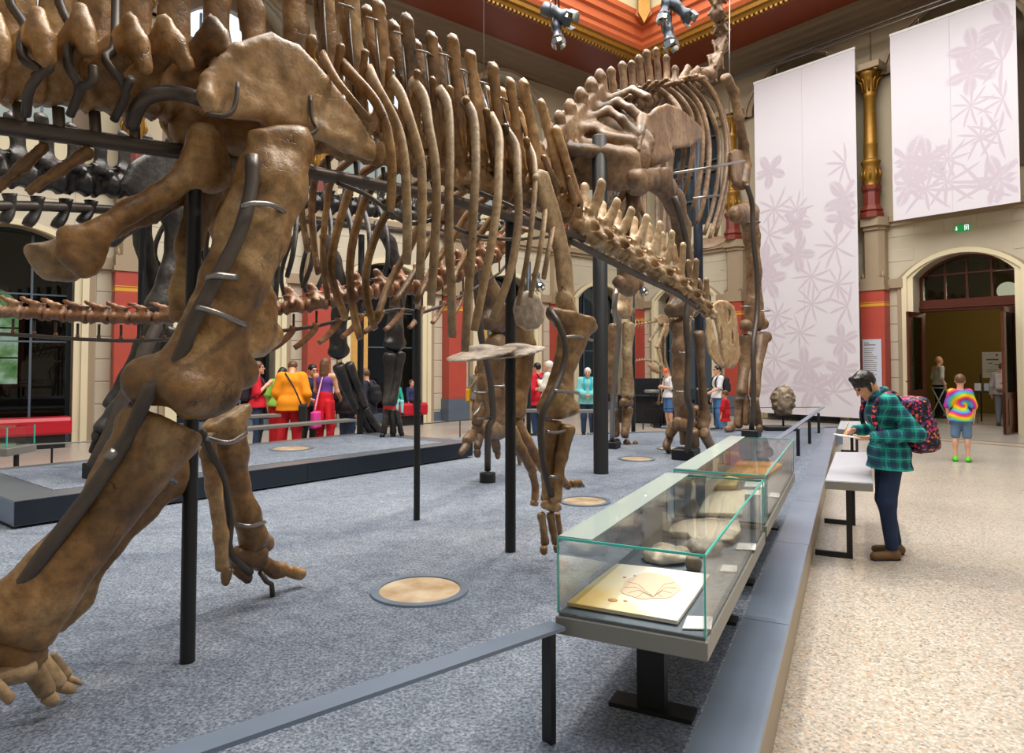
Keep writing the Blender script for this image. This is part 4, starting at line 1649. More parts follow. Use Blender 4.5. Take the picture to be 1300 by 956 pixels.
# wood boards that close parts of two arches
for s0, s1, lb in ((10.35, 10.98, 'yellow wood board closing the left part of an arch behind the dark forelegs'), (6.35, 6.9, 'yellow wood board in the arch behind the woman with the yellow bag')):
    mb = MB(); WL.box(mb, s0, s1, -.36, -.33, .42, 2.9)
    o = mb.build('wood_board', M['osb'], None, WL((s0 + s1) / 2, -.35, .42)); tag(o, lb, 'board')
# ------------------------------------------------------------------ skeletons
class Skel:
    def __init__(s, plane, root, mat, h=.02):
        s.p, s.root, s.mat, s.h = plane, root, mat, h
        s.ax = (s.p.h, s.p.n, UP)

    def P(s, q, off=0.0):       # (px, py[, off]) -> point on the plane at that side offset
        return s.p.at(q[0], q[1], q[2] if len(q) > 2 else off)

    def limb(s, name, pts, off=0.0, extra=(), k=.05, flat=.85, mat=None, h=None, rough=.004, parent=None, freq=22, ends=None, cut=()):
        # pts: (px, py, radius_px[, off])
        sd = SDF(h or s.h, k)
        C = [s.p.at(q[0], q[1], q[3] if len(q) > 3 else off) for q in pts]
        Rr = [npx(q[2], c) for q, c in zip(pts, C)]
        sd.chain(C, Rr, k, (s.p.n, flat))
        for e in extra:         # (px, py, r_px, off[, sub])
            c = s.p.at(e[0], e[1], e[3])
            r = npx(e[2], c)
            sd.ell(c, (r, r, r), sub=(len(e) > 4 and e[4]), k=k * 1.15)
        if ends is None and not extra and 'claw' not in name: ends = (.5, .5)
        for j, e in enumerate(ends or ()):           # flat articular ends
            if e is None: continue
            a, b, r = (C[0], C[1], Rr[0]) if j == 0 else (C[-1], C[-2], Rr[-1])
            dv = (a - b).normalized()
            x = dv.cross(s.p.n).normalized()
            sd.box(a + dv * (r * e + r), (r, r * 1.9, r * 1.9), (dv, x, dv.cross(x)), rd=.002, k=r * .3, sub=True)
        mid = sum(C, V((0, 0, 0))) / len(C)
        for x1, y1, x2, y2 in cut:
            o = pts[0][3] if len(pts[0]) > 3 else off
            a, b = s.p.at(x1, y1, o), s.p.at(x2, y2, o)
            u = (b - a).normalized()
            nv = u.cross(s.p.n).normalized()
            if nv.dot(mid - a) > 0: nv = -nv
            q = (b - a).length
            sd.box((a + b) / 2 + nv * q * .5, (q * .9, q * .5, q), (u, nv, s.p.n), rd=.002, k=.025, sub=True)
        return sdf_obj(sd, name, mat or s.mat, parent or s.root, rough=rough, freq=freq)

    def blade(s, name, poly, off, th, ridges=(), k=.03, mat=None, h=None, parent=None, rough=.003):
        sd = SDF(h or s.h, k)
        sd.blade([s.p.at(a, b, off) for a, b in poly], s.p.n, th)
        for rg in ridges:
            C = [s.p.at(q[0], q[1], q[3] if len(q) > 3 else off) for q in rg]
            sd.chain(C, [npx(q[2], c) for q, c in zip(rg, C)], k)
        return sdf_obj(sd, name, mat or s.mat, parent or s.root, rough=rough, freq=18)

    def rib(s, pts, offs, r0, r1, n=18, name='rib', mat=None, flat=.62, head=None):
        P = [(a, b) for a, b in pts]
        m = len(P)
        oo = curve([(o,) for o in offs], m - 1)
        pts3 = [s.p.at(P[i][0], P[i][1], float(oo[i][0])) for i in range(m)]
        if head is not None: pts3 = [head] + pts3
        C = [V(c) for c in curve([tuple(q) for q in pts3], n)]
        rr = []
        for i in range(n + 1):
            u = i / n
            r = r0 + (r1 - r0) * u
            r *= (1.25 - .5 * u) if u < .3 else 1.1
            if u > .96: r *= .9
            rr.append(r)
        mb = MB()
        mb.tube(C, rr, 9, up=s.p.n, flat=flat)
        return mb.build(name, mat or s.mat, s.root)

    def bar(s, name, pts, r, off=0.0, mat='iron', n=None, parent=None, seg=8):
        C = [s.p.at(q[0], q[1], q[2] if len(q) > 2 else off) for q in pts]
        if n: C = [V(c) for c in curve([tuple(c) for c in C], n)]
        mb = MB()
        mb.tube(C, r, seg)
        return mb.build(name, M[mat], parent or s.root)

    def vert(s, c, T, r, L, tip=None, fork=0.0, sw=1.0, sth=.22, tr=None, plate=None, h=None, mat=None, name='vertebra', zyg=True, side=None, k=None, knob=1.0, fossa=False):
        """c centre, T direction of the chain, r centrum radius, L length; tip spine tip; tr near transverse tip; plate two points of a flared process end"""
        T = T.normalized()
        Rt = s.p.n
        Uv = Rt.cross(T)
        if Uv.z < 0: Uv = -Uv
        k = k or r * .35
        sd = SDF(h or s.h, k)
        for sg in (-1, 1):
            sd.ell(c + T * (sg * L * .345), (L * .13, r * 1.02, r * 1.02), (T, Rt, Uv), k=min(k, L * .12))
        sd.cap(c - T * L * .3, c, r * .72, r * .6, k=min(k, L * .2))
        sd.cap(c, c + T * L * .3, r * .6, r * .72, k=min(k, L * .2))
        top = c + Uv * r * 1.25
        sd.cap(c + Uv * r * .5, top, r * .55, r * .5, sq=(Rt, .8))
        if tip is not None:
            for sg in ((-1, 1) if fork else (0,)):
                e = tip + Rt * (sg * fork)
                b = top + Rt * (sg * fork * .3)
                m = b.lerp(e, .55) + T * (.1 * r * sw)
                w0 = r * .42 * sw
                sd.cap(b, m, w0 * 1.1, w0 * .8, sq=(Rt, sth / max(.2, .42)), k=k * .7)
                sd.cap(m, e, w0 * .8, w0 * .85, sq=(Rt, sth / max(.2, .42)), k=k * .7)
                if knob: sd.ell(e, (r * .34 * sw * knob,) * 2 + (r * .3 * knob,), k=k * .5)
        mir = s.p.mir
        if tr is not None:
            b = top - Uv * r * .15
            for q in (tr, mir(tr)):
                sd.cap(b, b.lerp(q, .6), r * .58, r * .36, sq=(T, 1.2), k=k * .7)
                sd.cap(b.lerp(q, .6), q, r * .36, r * .27, k=k * .7)
                sd.ell(q, (r * .32,) * 3, k=k * .5)
        if plate is not None:
            a, b = plate
            for f in (lambda q: q, mir):
                A, B = f(a), f(b)
                sd.cap(c + Uv * r * .8, A.lerp(B, .5), r * .62, r * .45, k=k)
                sd.cap(A, B, r * .27, r * .40, k=k)
                sd.cap(top, A, r * .34, r * .22, k=k)
        if zyg:
            for sg in (-1, 1):
                sd.cap(top + Rt * (sg * r * .2), top + T * (L * .55) + Rt * (sg * r * .4) + Uv * r * .15, r * .22, r * .16, k=k * .6)
                sd.cap(top + Rt * (sg * r * .2), top - T * (L * .45) + Rt * (sg * r * .35) + Uv * r * .4, r * .2, r * .14, k=k * .6)
        if fossa:
            for sg in (-1, 1):
                sd.ell(c + Rt * (sg * r * .85) + Uv * r * .15, (L * .26, r * .42, r * .36), (T, Rt, Uv), sub=True, k=r * .12)
                sd.ell(top + Rt * (sg * r * .62) + T * L * .22 + Uv * r * .05, (L * .17, r * .34, r * .34), (T, Rt, Uv), sub=True, k=r * .12)
                sd.ell(top + Rt * (sg * r * .62) - T * L * .2 - Uv * r * .1, (L * .15, r * .3, r * .3), (T, Rt, Uv), sub=True, k=r * .12)
        return sdf_obj(sd, name, mat or s.mat, s.root, rough=r * .03, freq=1.6 / r)


def clampring(sk, px, py, r, ang, parent, mat='chrome', off=.4, span=200, th=.008):
    c = sk.p.at(px, py, off)
    a = math.radians(ang)
    ax = (sk.p.h * math.cos(a) + UP * math.sin(a))
    pts = []
    for i in range(13):
        q = math.radians(-span / 2 + span * i / 12)
        pts.append(c + ax * (math.sin(q) * r) + sk.p.n * (math.cos(q) * r * .85))
    mb = MB(); mb.tube(pts, th, 7)
    for e in (pts[0], pts[-1]): mb.lathe(e, [(.001, -.018), (.016, -.01), (.016, .01), (.001, .018)], 8)
    return mb.build('clamp_ring', M[mat], parent or sk.root)


# ---- the near skeleton ---------------------------------------------------------
PD = Plane((-.01, 4.55), 43, .82)
rd = thing('sauropod_skeleton', (-.7, 3.9, ZP), 'big amber brown skeleton with tall forked spines striding across the foreground', 'skeleton', None)
K = Skel(PD, rd, M['bone1'], .02)
VT = [  # centre, r px, spine tip, plate (top, bottom) or transverse tip
    ((-24, 95), 34, (-42, -95), ((-6, 22), (-2, 78)), 0), ((28, 104), 33, (8, -85), ((48, 17), (57, 74)), 0), ((78, 111), 32, (60, -95), ((103, 12), (111, 62)), 0),
    ((124, 117), 31, (112, -105), ((166, 24), (184, 84)), 0), ((174, 123), 31, (164, -105), ((209, 27), (236, 82)), 0), ((226, 130), 30, (212, -100), ((270, 28), (286, 66)), 0),
    ((278, 138), 29, (265, -95), None, 0), ((328, 150), 27, (300, -85), None, 0), ((376, 166), 25, (366, -48), (396, 52), .02), ((420, 182), 20, (408, -22), (432, 60), .03),
    ((455, 190), 19, (440, -4), (463, 67), .04), ((490, 198), 18, (474, 13), (495, 77), .05), ((522, 207), 18, (508, 31), (530, 93), .06), ((552, 216), 17, (538, 54), (549, 102), .07), ((580, 226), 17, (564, 58), (571, 113), .08),
    ((608, 234), 16, (586, 77), (592, 127), .08), ((634, 241), 16, (613, 93), (617, 141), .09), ((658, 247), 15, (634, 112), (641, 160), .10), ((682, 254), 15, (651, 114), (668, 178), .10), ((708, 262), 14, (672, 138), (690, 200), .11),
    ((726, 278), 13, (690, 172), (722, 226), .12), ((744, 292), 12, (753, 236), None, .08), ((763, 303), 11, (774, 259), None, .07), ((783, 314), 10.5, (793, 270), None, .065), ((803, 326), 10, (813, 279), None, .06), ((823, 338), 9.5, (831, 287), None, .055),
    ((842, 349), 9, (847, 298), None, .05), ((860, 362), 8.5, (861, 313), None, .05), ((877, 376), 8, (879, 333), None, .04), ((893, 391), 7.5, (892, 357), None, .04)]
vc = [PD.at(*v[0]) for v in VT]
vobj = []
for i, (cp, rp_, tip, pl, fk) in enumerate(VT):
    c = vc[i]
    T = vc[min(i + 1, len(VT) - 1)] - vc[max(i - 1, 0)]
    L = T.length / (2 if 0 < i < len(VT) - 1 else 1)
    r = npx(rp_ * (1.25 if i > 20 else 1), c)
    tp = PD.at(*tip)
    neck = i > 20
    kw = {}
    if pl and isinstance(pl[0], tuple):
        kw['plate'] = (PD.at(*pl[0], .30), PD.at(*pl[1], .34))
    elif pl: kw['tr'] = PD.at(*pl, .26)
    elif neck:
        kw['tr'] = c + PD.n * r * 1.5 - UP * r * .8 + PD.h * r * .5
    o = K.vert(c, T, r, L, tp, fork=fk, sw=1.95 if i < 9 else (1.9 if not neck else 1.5), sth=.16 if i < 20 else .24, knob=.75, h=.024 if i < 8 else (.0125 if neck else .018), mat=M['bone1p'] if neck else M['bone1'], fossa=i > 8, **kw)
    vobj.append(o)
# chevrons under the tail
for pts in (((-4, 240, 8), (28, 212, 8.5), (58, 184, 9)), ((36, 243, 8), (76, 216, 8), (114, 192, 10))):
    K.limb('chevron', pts, 0, k=.02, flat=.8, rough=.002)
# ribs
offn = [.2, .40, .52, .54, .48]
NR = [[(409, 68), (427, 101), (450, 130), (470, 153)], [(434, 82), (452, 101), (475, 127), (490, 160), (497, 205), (497, 240), (495, 268)],
      [(467, 88), (477, 109), (503, 157), (513, 200), (516, 250), (517, 300), (516, 335)], [(495, 101), (508, 119), (520, 152), (533, 198), (536, 240), (535, 300), (533, 355)],
      [(523, 103), (538, 124), (545, 165), (552, 205), (554, 250), (552, 310), (547, 388)], [(557, 114), (568, 134), (571, 190), (570, 250), (570, 310), (573, 370), (574, 428)],
      [(589, 127), (601, 150), (604, 200), (602, 250), (599, 310), (594, 380), (590, 446)], [(622, 147), (633, 172), (633, 215), (631, 260), (622, 320), (612, 370), (602, 420)],
      [(642, 166), (655, 188), (657, 230), (658, 281), (650, 335), (639, 372), (625, 405)], [(670, 183), (678, 203), (679, 240), (673, 300), (666, 345), (657, 388)],
      [(688, 235), (692, 262), (686, 315), (673, 378)], [(700, 262), (702, 285), (695, 325), (690, 354)]]
for i, p in enumerate(NR):
    r0 = .028 if 0 < i < 9 else .018
    o = K.rib(p, offn, r0, r0 * .95, 20, mat=M['bone1p'] if i >= 2 else M['bone1'])
FR = [[(383, 215), (382, 250), (385, 285), (391, 319)], [(406, 215), (396, 262), (399, 314), (404, 347)], [(427, 220), (414, 270), (410, 326), (416, 380)], [(455, 225), (432, 280), (420, 337), (427, 372), (439, 405)],
      [(478, 232), (452, 290), (444, 344), (448, 390), (457, 430)], [(514, 243), (484, 284), (466, 337), (466, 380), (476, 418)], [(545, 265), (520, 315), (495, 358), (477, 408)], [(578, 250), (555, 290), (530, 340), (498, 388)],
      [(603, 262), (575, 303), (550, 340), (528, 384)], [(632, 270), (605, 305), (580, 345), (565, 372)]]
for i, p in enumerate(FR):
    r0 = .034 if i > 2 else .026
    K.rib(p, [-.35, -.5, -.55, -.45], r0, r0 * .8, 18, head=vc[9 + i] + UP * .1)
# hip
K.blade('ilium', [(254, 112), (262, 96), (285, 74), (310, 55), (332, 45), (352, 44), (378, 57), (402, 82), (427, 112), (450, 143), (468, 170), (475, 190), (473, 203), (452, 197), (430, 186), (405, 171), (395, 158), (372, 149), (345, 150), (300, 152), (272, 152), (258, 140)],
        .38, .06, [[(263, 100, 9, .40), (260, 122, 10, .42), (268, 140, 9, .42)], [(263, 98, 8, .40), (300, 62, 7, .40), (345, 47, 6, .38)], [(300, 140, 10, .36), (350, 150, 10, .36), (400, 165, 10, .38), (440, 184, 9, .38), (470, 196, 6, .38)], [(345, 145, 16, .3), (345, 165, 14, .32)]], h=.016, rough=.006, mat=M['bone1s'])
sd = SDF(.024, .06)
for a, b, ra in (((250, 110), (285, 110), .1), ((300, 125), (330, 120), .1), ((350, 140), (372, 135), .1)):
    q = PD.at(*a)
    e = PD.at(b[0], b[1], .27)
    sd.cap(q, e, .12, .06)
    sd.cap(q, PD.mir(e), .12, .07)
sd.chain([PD.at(240, 165), PD.at(300, 172), PD.at(370, 182)], [.09, .10, .08])
sdf_obj(sd, 'sacrum', M['bone1'], rd, rough=.006, freq=16)
o = K.blade('ilium', [(254, 112), (285, 74), (332, 45), (378, 57), (427, 112), (468, 170), (430, 180), (345, 150), (272, 150)], .3, .06, h=.03)
me = o.data
for v in me.vertices:
    q = PD.mir(v.co + ORG[rd.name]) - ORG[rd.name]
    v.co = q
me.flip_normals()
# near ischium, far ischium, pubis
K.blade('ischium', [(246, 160), (268, 158), (286, 190), (296, 215), (294, 238), (270, 247), (240, 243), (222, 252), (178, 272), (152, 284), (140, 308), (134, 334), (122, 349), (104, 347), (88, 338), (79, 326), (77, 300), (88, 288), (118, 283), (152, 268), (185, 250), (212, 228), (228, 200)], .16, .07,
        [((258, 175, 17, .16), (262, 218, 22, .16)), ((215, 240, 13, .16), (165, 268, 11, .16), (120, 296, 12, .16)), ((82, 296, 7, .16), (84, 324, 8, .16), (106, 344, 8, .16))], k=.05, h=.015, rough=.006)
K.limb('ischium', ((262, 225, 24), (190, 265, 13), (130, 300, 12)), -.16, flat=.5, k=.06, rough=.006)
K.blade('ischium', [(36, 312), (76, 301), (140, 292), (144, 308), (100, 330), (99, 350), (88, 356), (62, 352), (42, 336)], -.16, .09, [((40, 318, 8, -.16), (62, 344, 9, -.16), (92, 350, 7, -.16))], k=.04, mat=M['bone1p'], h=.016, rough=.006)
K.limb('pubis', ((262, 235, 24), (240, 310, 15), (230, 372, 13), (228, 402, 16)), -.12, flat=.6)
# near hind leg
K.limb('femur', ((338, 180, 26), (365, 182, 30), (344, 235, 43), (322, 295, 42), (298, 355, 38), (275, 415, 37), (258, 460, 44), (248, 486, 42)), .45,
       extra=((190, 480, 27, .32), (180, 492, 22, .32), (276, 497, 28, .5), (232, 497, 34, .52), (220, 478, 26, .42), (310, 476, 17, .4), (306, 462, 14, .4), (208, 518, 13, .48, True)), k=.06, rough=.007, h=.016, cut=((306, 163, 396, 164),))
K.limb('tibia', ((200, 548, 47), (178, 585, 42), (152, 625, 35), (118, 672, 33), (82, 715, 36), (48, 758, 40), (20, 792, 43)), .32,
       extra=((182, 536, 26, .36), (228, 556, 24, .36), (-8, 775, 22, .3), (48, 806, 17, .34)), k=.05, rough=.006, h=.016, cut=((158, 510, 246, 548), (-30, 806, 62, 826)))
K.limb('fibula', ((240, 566, 16), (215, 606, 24), (175, 648, 20), (140, 690, 15), (100, 760, 15), (70, 792, 15)), .12, k=.05, flat=.7)
K.limb('astragalus', ((-20, 825, 25), (20, 832, 26), (48, 830, 18)), .3, k=.05, rough=.01)
for pts in (((-10, 862, 14, .36), (38, 850, 14, .36)), ((40, 846, 13, .3), (58, 878, 12, .3)), ((52, 838, 11, .2), (74, 868, 10, .2)), ((64, 834, 8, .1), (84, 858, 8, .1)), ((-50, 870, 14, .45), (-14, 858, 14, .42))):
    K.limb('metatarsal', pts, k=.02, mat=M['bone1p'], h=.012, rough=.003)
for pts in (((60, 884, 10, .3), (70, 892, 7, .3)), ((76, 872, 8, .2), (92, 876, 6, .2)), ((86, 862, 6, .1), (104, 868, 4, .1)), ((-8, 868, 10, .5), (14, 888, 7, .5))):
    K.limb('toe_bone', pts, k=.02, mat=M['bone1p'], h=.012, rough=.003)
# far hind leg
K.limb('femur', ((266, 222, 30), (290, 280, 26), (312, 345, 25), (324, 392, 26), (322, 430, 26)), -.45, extra=((302, 444, 17, -.4), (344, 424, 15, -.5), (340, 375, 10, -.5)), rough=.008)
K.limb('tibia', ((286, 540, 27), (294, 575, 20), (300, 612, 15), (312, 650, 16), (322, 684, 19)), -.45, extra=((306, 520, 13, -.45), (268, 545, 13, -.4), (336, 690, 12, -.5)), k=.04, rough=.005, h=.016, cut=((252, 540, 318, 508),))
K.limb('fibula', ((262, 556, 12), (272, 620, 10), (281, 680, 9), (282, 722, 9)), -.3, k=.03, h=.016)
K.limb('astragalus', ((300, 708, 15), (330, 706, 16)), -.45, k=.04)
K.limb('metatarsal', ((326, 712, 11), (350, 724, 9), (360, 724, 10)), -.5, k=.03, h=.014)
K.limb('metatarsal', ((304, 722, 9), (316, 736, 7)), -.42, k=.03, h=.014)
K.limb('metatarsal', ((288, 724, 8), (286, 742, 6)), -.35, k=.03, h=.014)
K.limb('toe_bone', ((366, 725, 8), (384, 730, 8)), -.5, k=.03, h=.014)
K.bar('foot_pin', ((330, 726, -.45), (338, 738, -.45), (345, 742, -.45), (346, 757, -.45)), .014)
# near foreleg
K.blade('scapula', [(675, 224), (684, 214), (694, 217), (706, 255), (718, 300), (726, 340), (728, 378), (716, 388), (708, 360), (704, 320), (692, 275)], .46, .05, [[(716, 380, 12), (722, 398, 12)]], mat=M['bone1p'], h=.016)
K.limb('humerus', ((714, 402, 18), (736, 408, 21), (726, 432, 19), (718, 458, 15.5), (712, 485, 14.5), (708, 505, 19), (706, 520, 20)), .5, extra=((750, 416, 8, .5), (692, 518, 11, .45), (726, 518, 11, .55), (702, 398, 10, .5)), k=.04, rough=.005, h=.014, cut=((698, 388, 760, 410), (680, 532, 738, 532)))
K.limb('ulna', ((702, 543, 15), (700, 575, 10.5), (697, 605, 9), (696, 628, 9.5)), .46, extra=((694, 537, 9, .46),), k=.03, h=.014, cut=((684, 532, 728, 535),))
K.limb('radius', ((720, 545, 12), (713, 580, 8), (708, 612, 8), (706, 634, 9.5)), .56, k=.03, h=.015)
K.limb('wrist_bone', ((690, 640, 6), (702, 642, 7), (710, 645, 5)), .5, k=.02, h=.012)
for pts in (((687, 654, 6.5), (690, 672, 4.6), (692, 689, 6.5)), ((699, 654, 6.5), (702, 672, 4.8), (705, 688, 6)), ((708, 653, 4.5, .42), (710, 670, 3.6, .42), (712, 685, 4.5, .42))):
    K.limb('metacarpal', pts, .5, k=.02, h=.011, rough=.002)
for pts in (((690, 696, 6), (691, 702, 5)), ((706, 694, 5), (707, 700, 4))):
    K.limb('toe_bone', pts, .52, k=.02, h=.01, rough=.002)
K.limb('thumb_bone', ((710, 604, 6, .35), (716, 612, 4.5, .35), (722, 618, 5, .35)), k=.02, h=.01)
K.limb('thumb_claw', ((727, 614, 5.5, .35), (735, 614, 4.5, .35), (742, 618, 1.8, .35)), k=.02, h=.008, rough=.001)
# far foreleg
K.limb('humerus', ((660, 405, 16), (668, 440, 13), (664, 480, 11), (657, 512, 12), (655, 524, 14)), -.55, k=.04)
K.limb('ulna', ((655, 536, 10), (668, 560, 8), (682, 583, 7), (690, 594, 8)), -.55, k=.03, h=.016)
K.limb('radius', ((650, 545, 8), (662, 572, 7), (676, 598, 7)), -.45, k=.03, h=.016)
for pts in (((676, 602, 6), (680, 618, 4.5), (679, 634, 5.5)), ((690, 600, 5), (692, 618, 4), (690, 634, 5))):
    K.limb('metacarpal', pts, -.5, k=.02, h=.013)
K.limb('toe_bone', ((676, 638, 4.5), (681, 640, 4)), -.5, k=.02, h=.012)
# breast plates
for q, rr in (((612, 449, .05), (.25, .22, .025)), ((655, 447, .05), (.22, .2, .022))):
    sd = SDF(.014, .02)
    c = PD.at(*q)
    tl = (PD.h * .97 + UP * .2).normalized()
    sd.ell(c, rr, (tl, PD.n, tl.cross(PD.n)))
    sd.ell(c + UP * .03, (.1, .08, .03), k=.04)
    sdf_obj(sd, 'breast_plate', M['plate'], rd)
K.blade('coracoid', [(652, 392), (656, 376), (668, 369), (682, 374), (690, 390), (690, 406), (682, 418), (668, 421), (656, 412)], .2, .045, mat=M['plate'], h=.012)
# skull
sd = SDF(.008, .018)
c = lambda x, y, o=0: PD.at(x, y, o)
q = lambda n: npx(n, c(915, 420))
SKU = [(903, 388), (912, 382), (922, 382), (931, 389), (935, 405), (937, 430), (939, 450), (934, 463), (924, 468), (917, 462), (916, 446), (912, 425), (908, 408), (901, 400)]
JAW = [(896, 404), (901, 402), (906, 420), (910, 440), (916, 455), (920, 466), (909, 463), (899, 448), (896, 425)]
for sg in (-1, 1):
    sd.blade([c(x, y, sg * .062) for x, y in SKU], PD.n, .03, k=.02)
    sd.blade([c(x, y, sg * .075) for x, y in JAW], PD.n, .022, k=.01)
sd.ell(c(915, 389), (q(11), .085, q(8)), K.ax)
sd.chain([c(931, 445), c(928, 462)], [q(6), q(6)], k=.03)
sd.chain([c(912, 458), c(918, 464)], [q(4), q(4)])
for sg in (-1, 1):
    for x, y, rx, rz, rr in ((926, 401, 6, 9.5, -.2), (917, 424, 3, 11, .15), (931, 428, 2.8, 10, .1), (910, 409, 3, 6, .2)):
        ax_ = (PD.h * math.cos(rr) + UP * math.sin(rr), PD.n, UP * math.cos(rr) - PD.h * math.sin(rr))
        sd.ell(c(x, y, .085 * sg), (q(rx), .09, q(rz)), ax_, sub=True, k=.004)
sk_ = sdf_obj(sd, 'skull', M['bone1p'], rd, rough=.002, freq=40)
mb = MB()
for i in range(7):
    for sg in (-1, 1):
        t0 = c(921 + i * 2.2, 466 - i * .9, sg * (.05 - i * .006))
        mb.tube([t0, t0 - UP * .02], [.006, .002], 5)
o = mb.build('tooth', M['plaster'], sk_); o['kind'] = 'stuff'
# armature
K.bar('spine_bar', ((-60, 152), (0, 160), (120, 177), (240, 194), (300, 203), (385, 217), (470, 233), (560, 251), (640, 273), (740, 303)), .034, n=24, seg=10)
K.bar('neck_bar', ((724, 305), (772, 330), (818, 353), (858, 372), (884, 389), (905, 402)), .028, n=16)
for i in (1, 2, 3, 4, 9, 10, 11, 12, 13, 14, 15, 16, 17, 18):
    x, y = VT[i][0]
    K.bar('bar_stem', ((x - 4, y + VT[i][1] * .8), (x - 2, 160 + x * .142 if x < 640 else 270)), .022 if i < 6 else .012, parent=vobj[i])
for i, path in ((1, ((33, 146, .12), (37, 114, .24), (52, 90, .30), (31, 76, .27), (27, 55, .22), (32, 33, .15), (12, 2, .1), (4, -40, .1))), (1, ((44, 98, .27), (61, 87, .33), (63, 76, .34))), (2, ((89, 146, .12), (101, 112, .25), (87, 84, .28), (88, 58, .24), (93, 41, .18), (76, 5, .1), (70, -40, .1))), (2, ((101, 110, .26), (117, 103, .34), (118, 84, .34))),
                (3, ((145, 152, .1), (160, 113, .27), (134, 76, .28), (145, 60, .22), (147, 0, .1), (146, -40, .1))), (3, ((160, 113, .27), (166, 100, .36))), (4, ((167, 160, .08), (176, 135, .2), (192, 121, .26), (225, 118, .3), (254, 125, .4)))):
    K.bar('hook', path, .017 if i < 4 else .03, n=18, parent=vobj[i])
for i in range(9, 19):
    x, y = VT[i][2]
    t_ = PD.at(x + 2, y + 14, .09 if i > 12 else .05)
    b_ = PD.at(VT[i][0][0] - 6, VT[i][0][1] - 30, .1)
    mb = MB(); mb.tube([t_, t_.lerp(b_, .5) + PD.n * .02, b_], .007, 6); mb.build('spine_wire', M['iron'], vobj[i])
    mb = MB(); mb.tube([t_ - PD.h * .06, t_ + PD.n * .02, t_ + PD.h * .07], .006, 6); mb.build('spine_clip', M['chrome'], vobj[i])
sup = K.bar('leg_tube', ((320, 198, .55), (319, 240, .58), (304, 296, .62), (276, 352, .62), (248, 402, .6), (234, 440, .55), (214, 478, .5), (188, 500, .5), (168, 545, .42), (150, 575, .42), (112, 630, .42), (60, 698, .4), (20, 755, .36), (-30, 815, .32)), .028, n=34, seg=10)
K.bar('clamp_ring', ((306, 262, .66), (325, 258, .68), (350, 262, .64), (366, 276, .54), (366, 284, .45)), .011, mat='chrome', n=14, parent=sup)
K.bar('clamp_ring', ((250, 390, .66), (272, 396, .70), (296, 406, .66), (312, 413, .56)), .011, mat='chrome', n=14, parent=sup)
K.bar('clamp_ring', ((300, 352, .64), (278, 350, .66), (262, 352, .6)), .014, mat='chrome', n=10, parent=sup)
K.bar('clamp_ring', ((146, 572, .5), (136, 582, .5)), .018, mat='chrome', parent=sup)
K.bar('clamp_ring', ((205, 600, .42), (222, 612, .36)), .013, mat='chrome', parent=sup)
K.bar('clamp_ring', ((394, 122, .42), (396, 150, .44), (402, 164, .46), (392, 172, .46)), .009, mat='iron', n=12)
K.bar('clamp_ring', ((302, 105, .46), (298, 135, .48), (285, 147, .48), (262, 145, .44)), .010, mat='iron', n=12)
s2 = K.bar('leg_tube', ((255, 545, -.25), (268, 575, -.25), (284, 610, -.3), (292, 660, -.35), (292, 700, -.35), (318, 728, -.4)), .02, n=20)
K.bar('clamp_ring', ((262, 556, -.2), (290, 562, -.15), (312, 550, -.3)), .012, mat='chrome', n=10, parent=s2)
K.bar('clamp_ring', ((298, 665, -.3), (318, 668, -.25), (336, 663, -.4)), .010, mat='chrome', n=10, parent=s2)
s3 = K.bar('leg_tube', ((697, 392, .5), (708, 410, .6), (718, 440, .62), (714, 470, .62), (702, 500, .64), (690, 522, .62), (686, 545, .58), (690, 590, .56), (700, 630, .56)), .020, n=24)
K.bar('clamp_ring', ((716, 428, .62), (735, 427, .62), (752, 432, .52)), .010, mat='chrome', n=10, parent=s3)
K.bar('clamp_ring', ((704, 496, .66), (720, 497, .64), (734, 499, .56)), .010, mat='chrome', n=10, parent=s3)
K.bar('clamp_ring', ((694, 548, .62), (706, 549, .62), (718, 547, .6)), .010, mat='chrome', n=10, parent=s3)
K.bar('clamp_ring', ((698, 605, .62), (710, 606, .62)), .010, mat='chrome', parent=s3)
K.bar('tie_rod', ((428, 232, .3), (470, 250, .42), (515, 283, .5), (555, 280, .5), (600, 298, .5), (650, 304, .4), (700, 300, .2)), .011, n=24)
K.bar('tie_rod', ((560, 225, -.2), (600, 240, .1), (650, 262, .3), (690, 282, .4)), .012, n=14)


def pole(root, px, pyb, w_px, ztop, z=ZP, name='support_pole', base=False):
    b = G(px, pyb, z)
    r = w_px / 2 * b.y / F
    mb = MB()
    mb.lathe(b, [(r * 1.02, 0), (r, .004), (r, ztop - z - .01), (r * .9, ztop - z)], 16)
    o = mb.build(name, M['black'], root)
    if base:
        mb = MB(); mb.lathe(b, [(r * 2.2, 0), (r * 2.2, .09), (r * 2.1, .1)], 18, smooth=False); mb.build('pole_foot', M['black'], o)
    return o


pole(rd, 238, 840, 18, PD.at(243, 195).z + .04)
pole(rd, 648, 700, 13.5, PD.at(648, 276).z + .03)
mb = MB(); tp = PD.at(614, 97); mb.tube([tp, V((tp.x, tp.y, 13.2))], .004, 6); mb.build('hanging_wire', M['chrome'], rd)
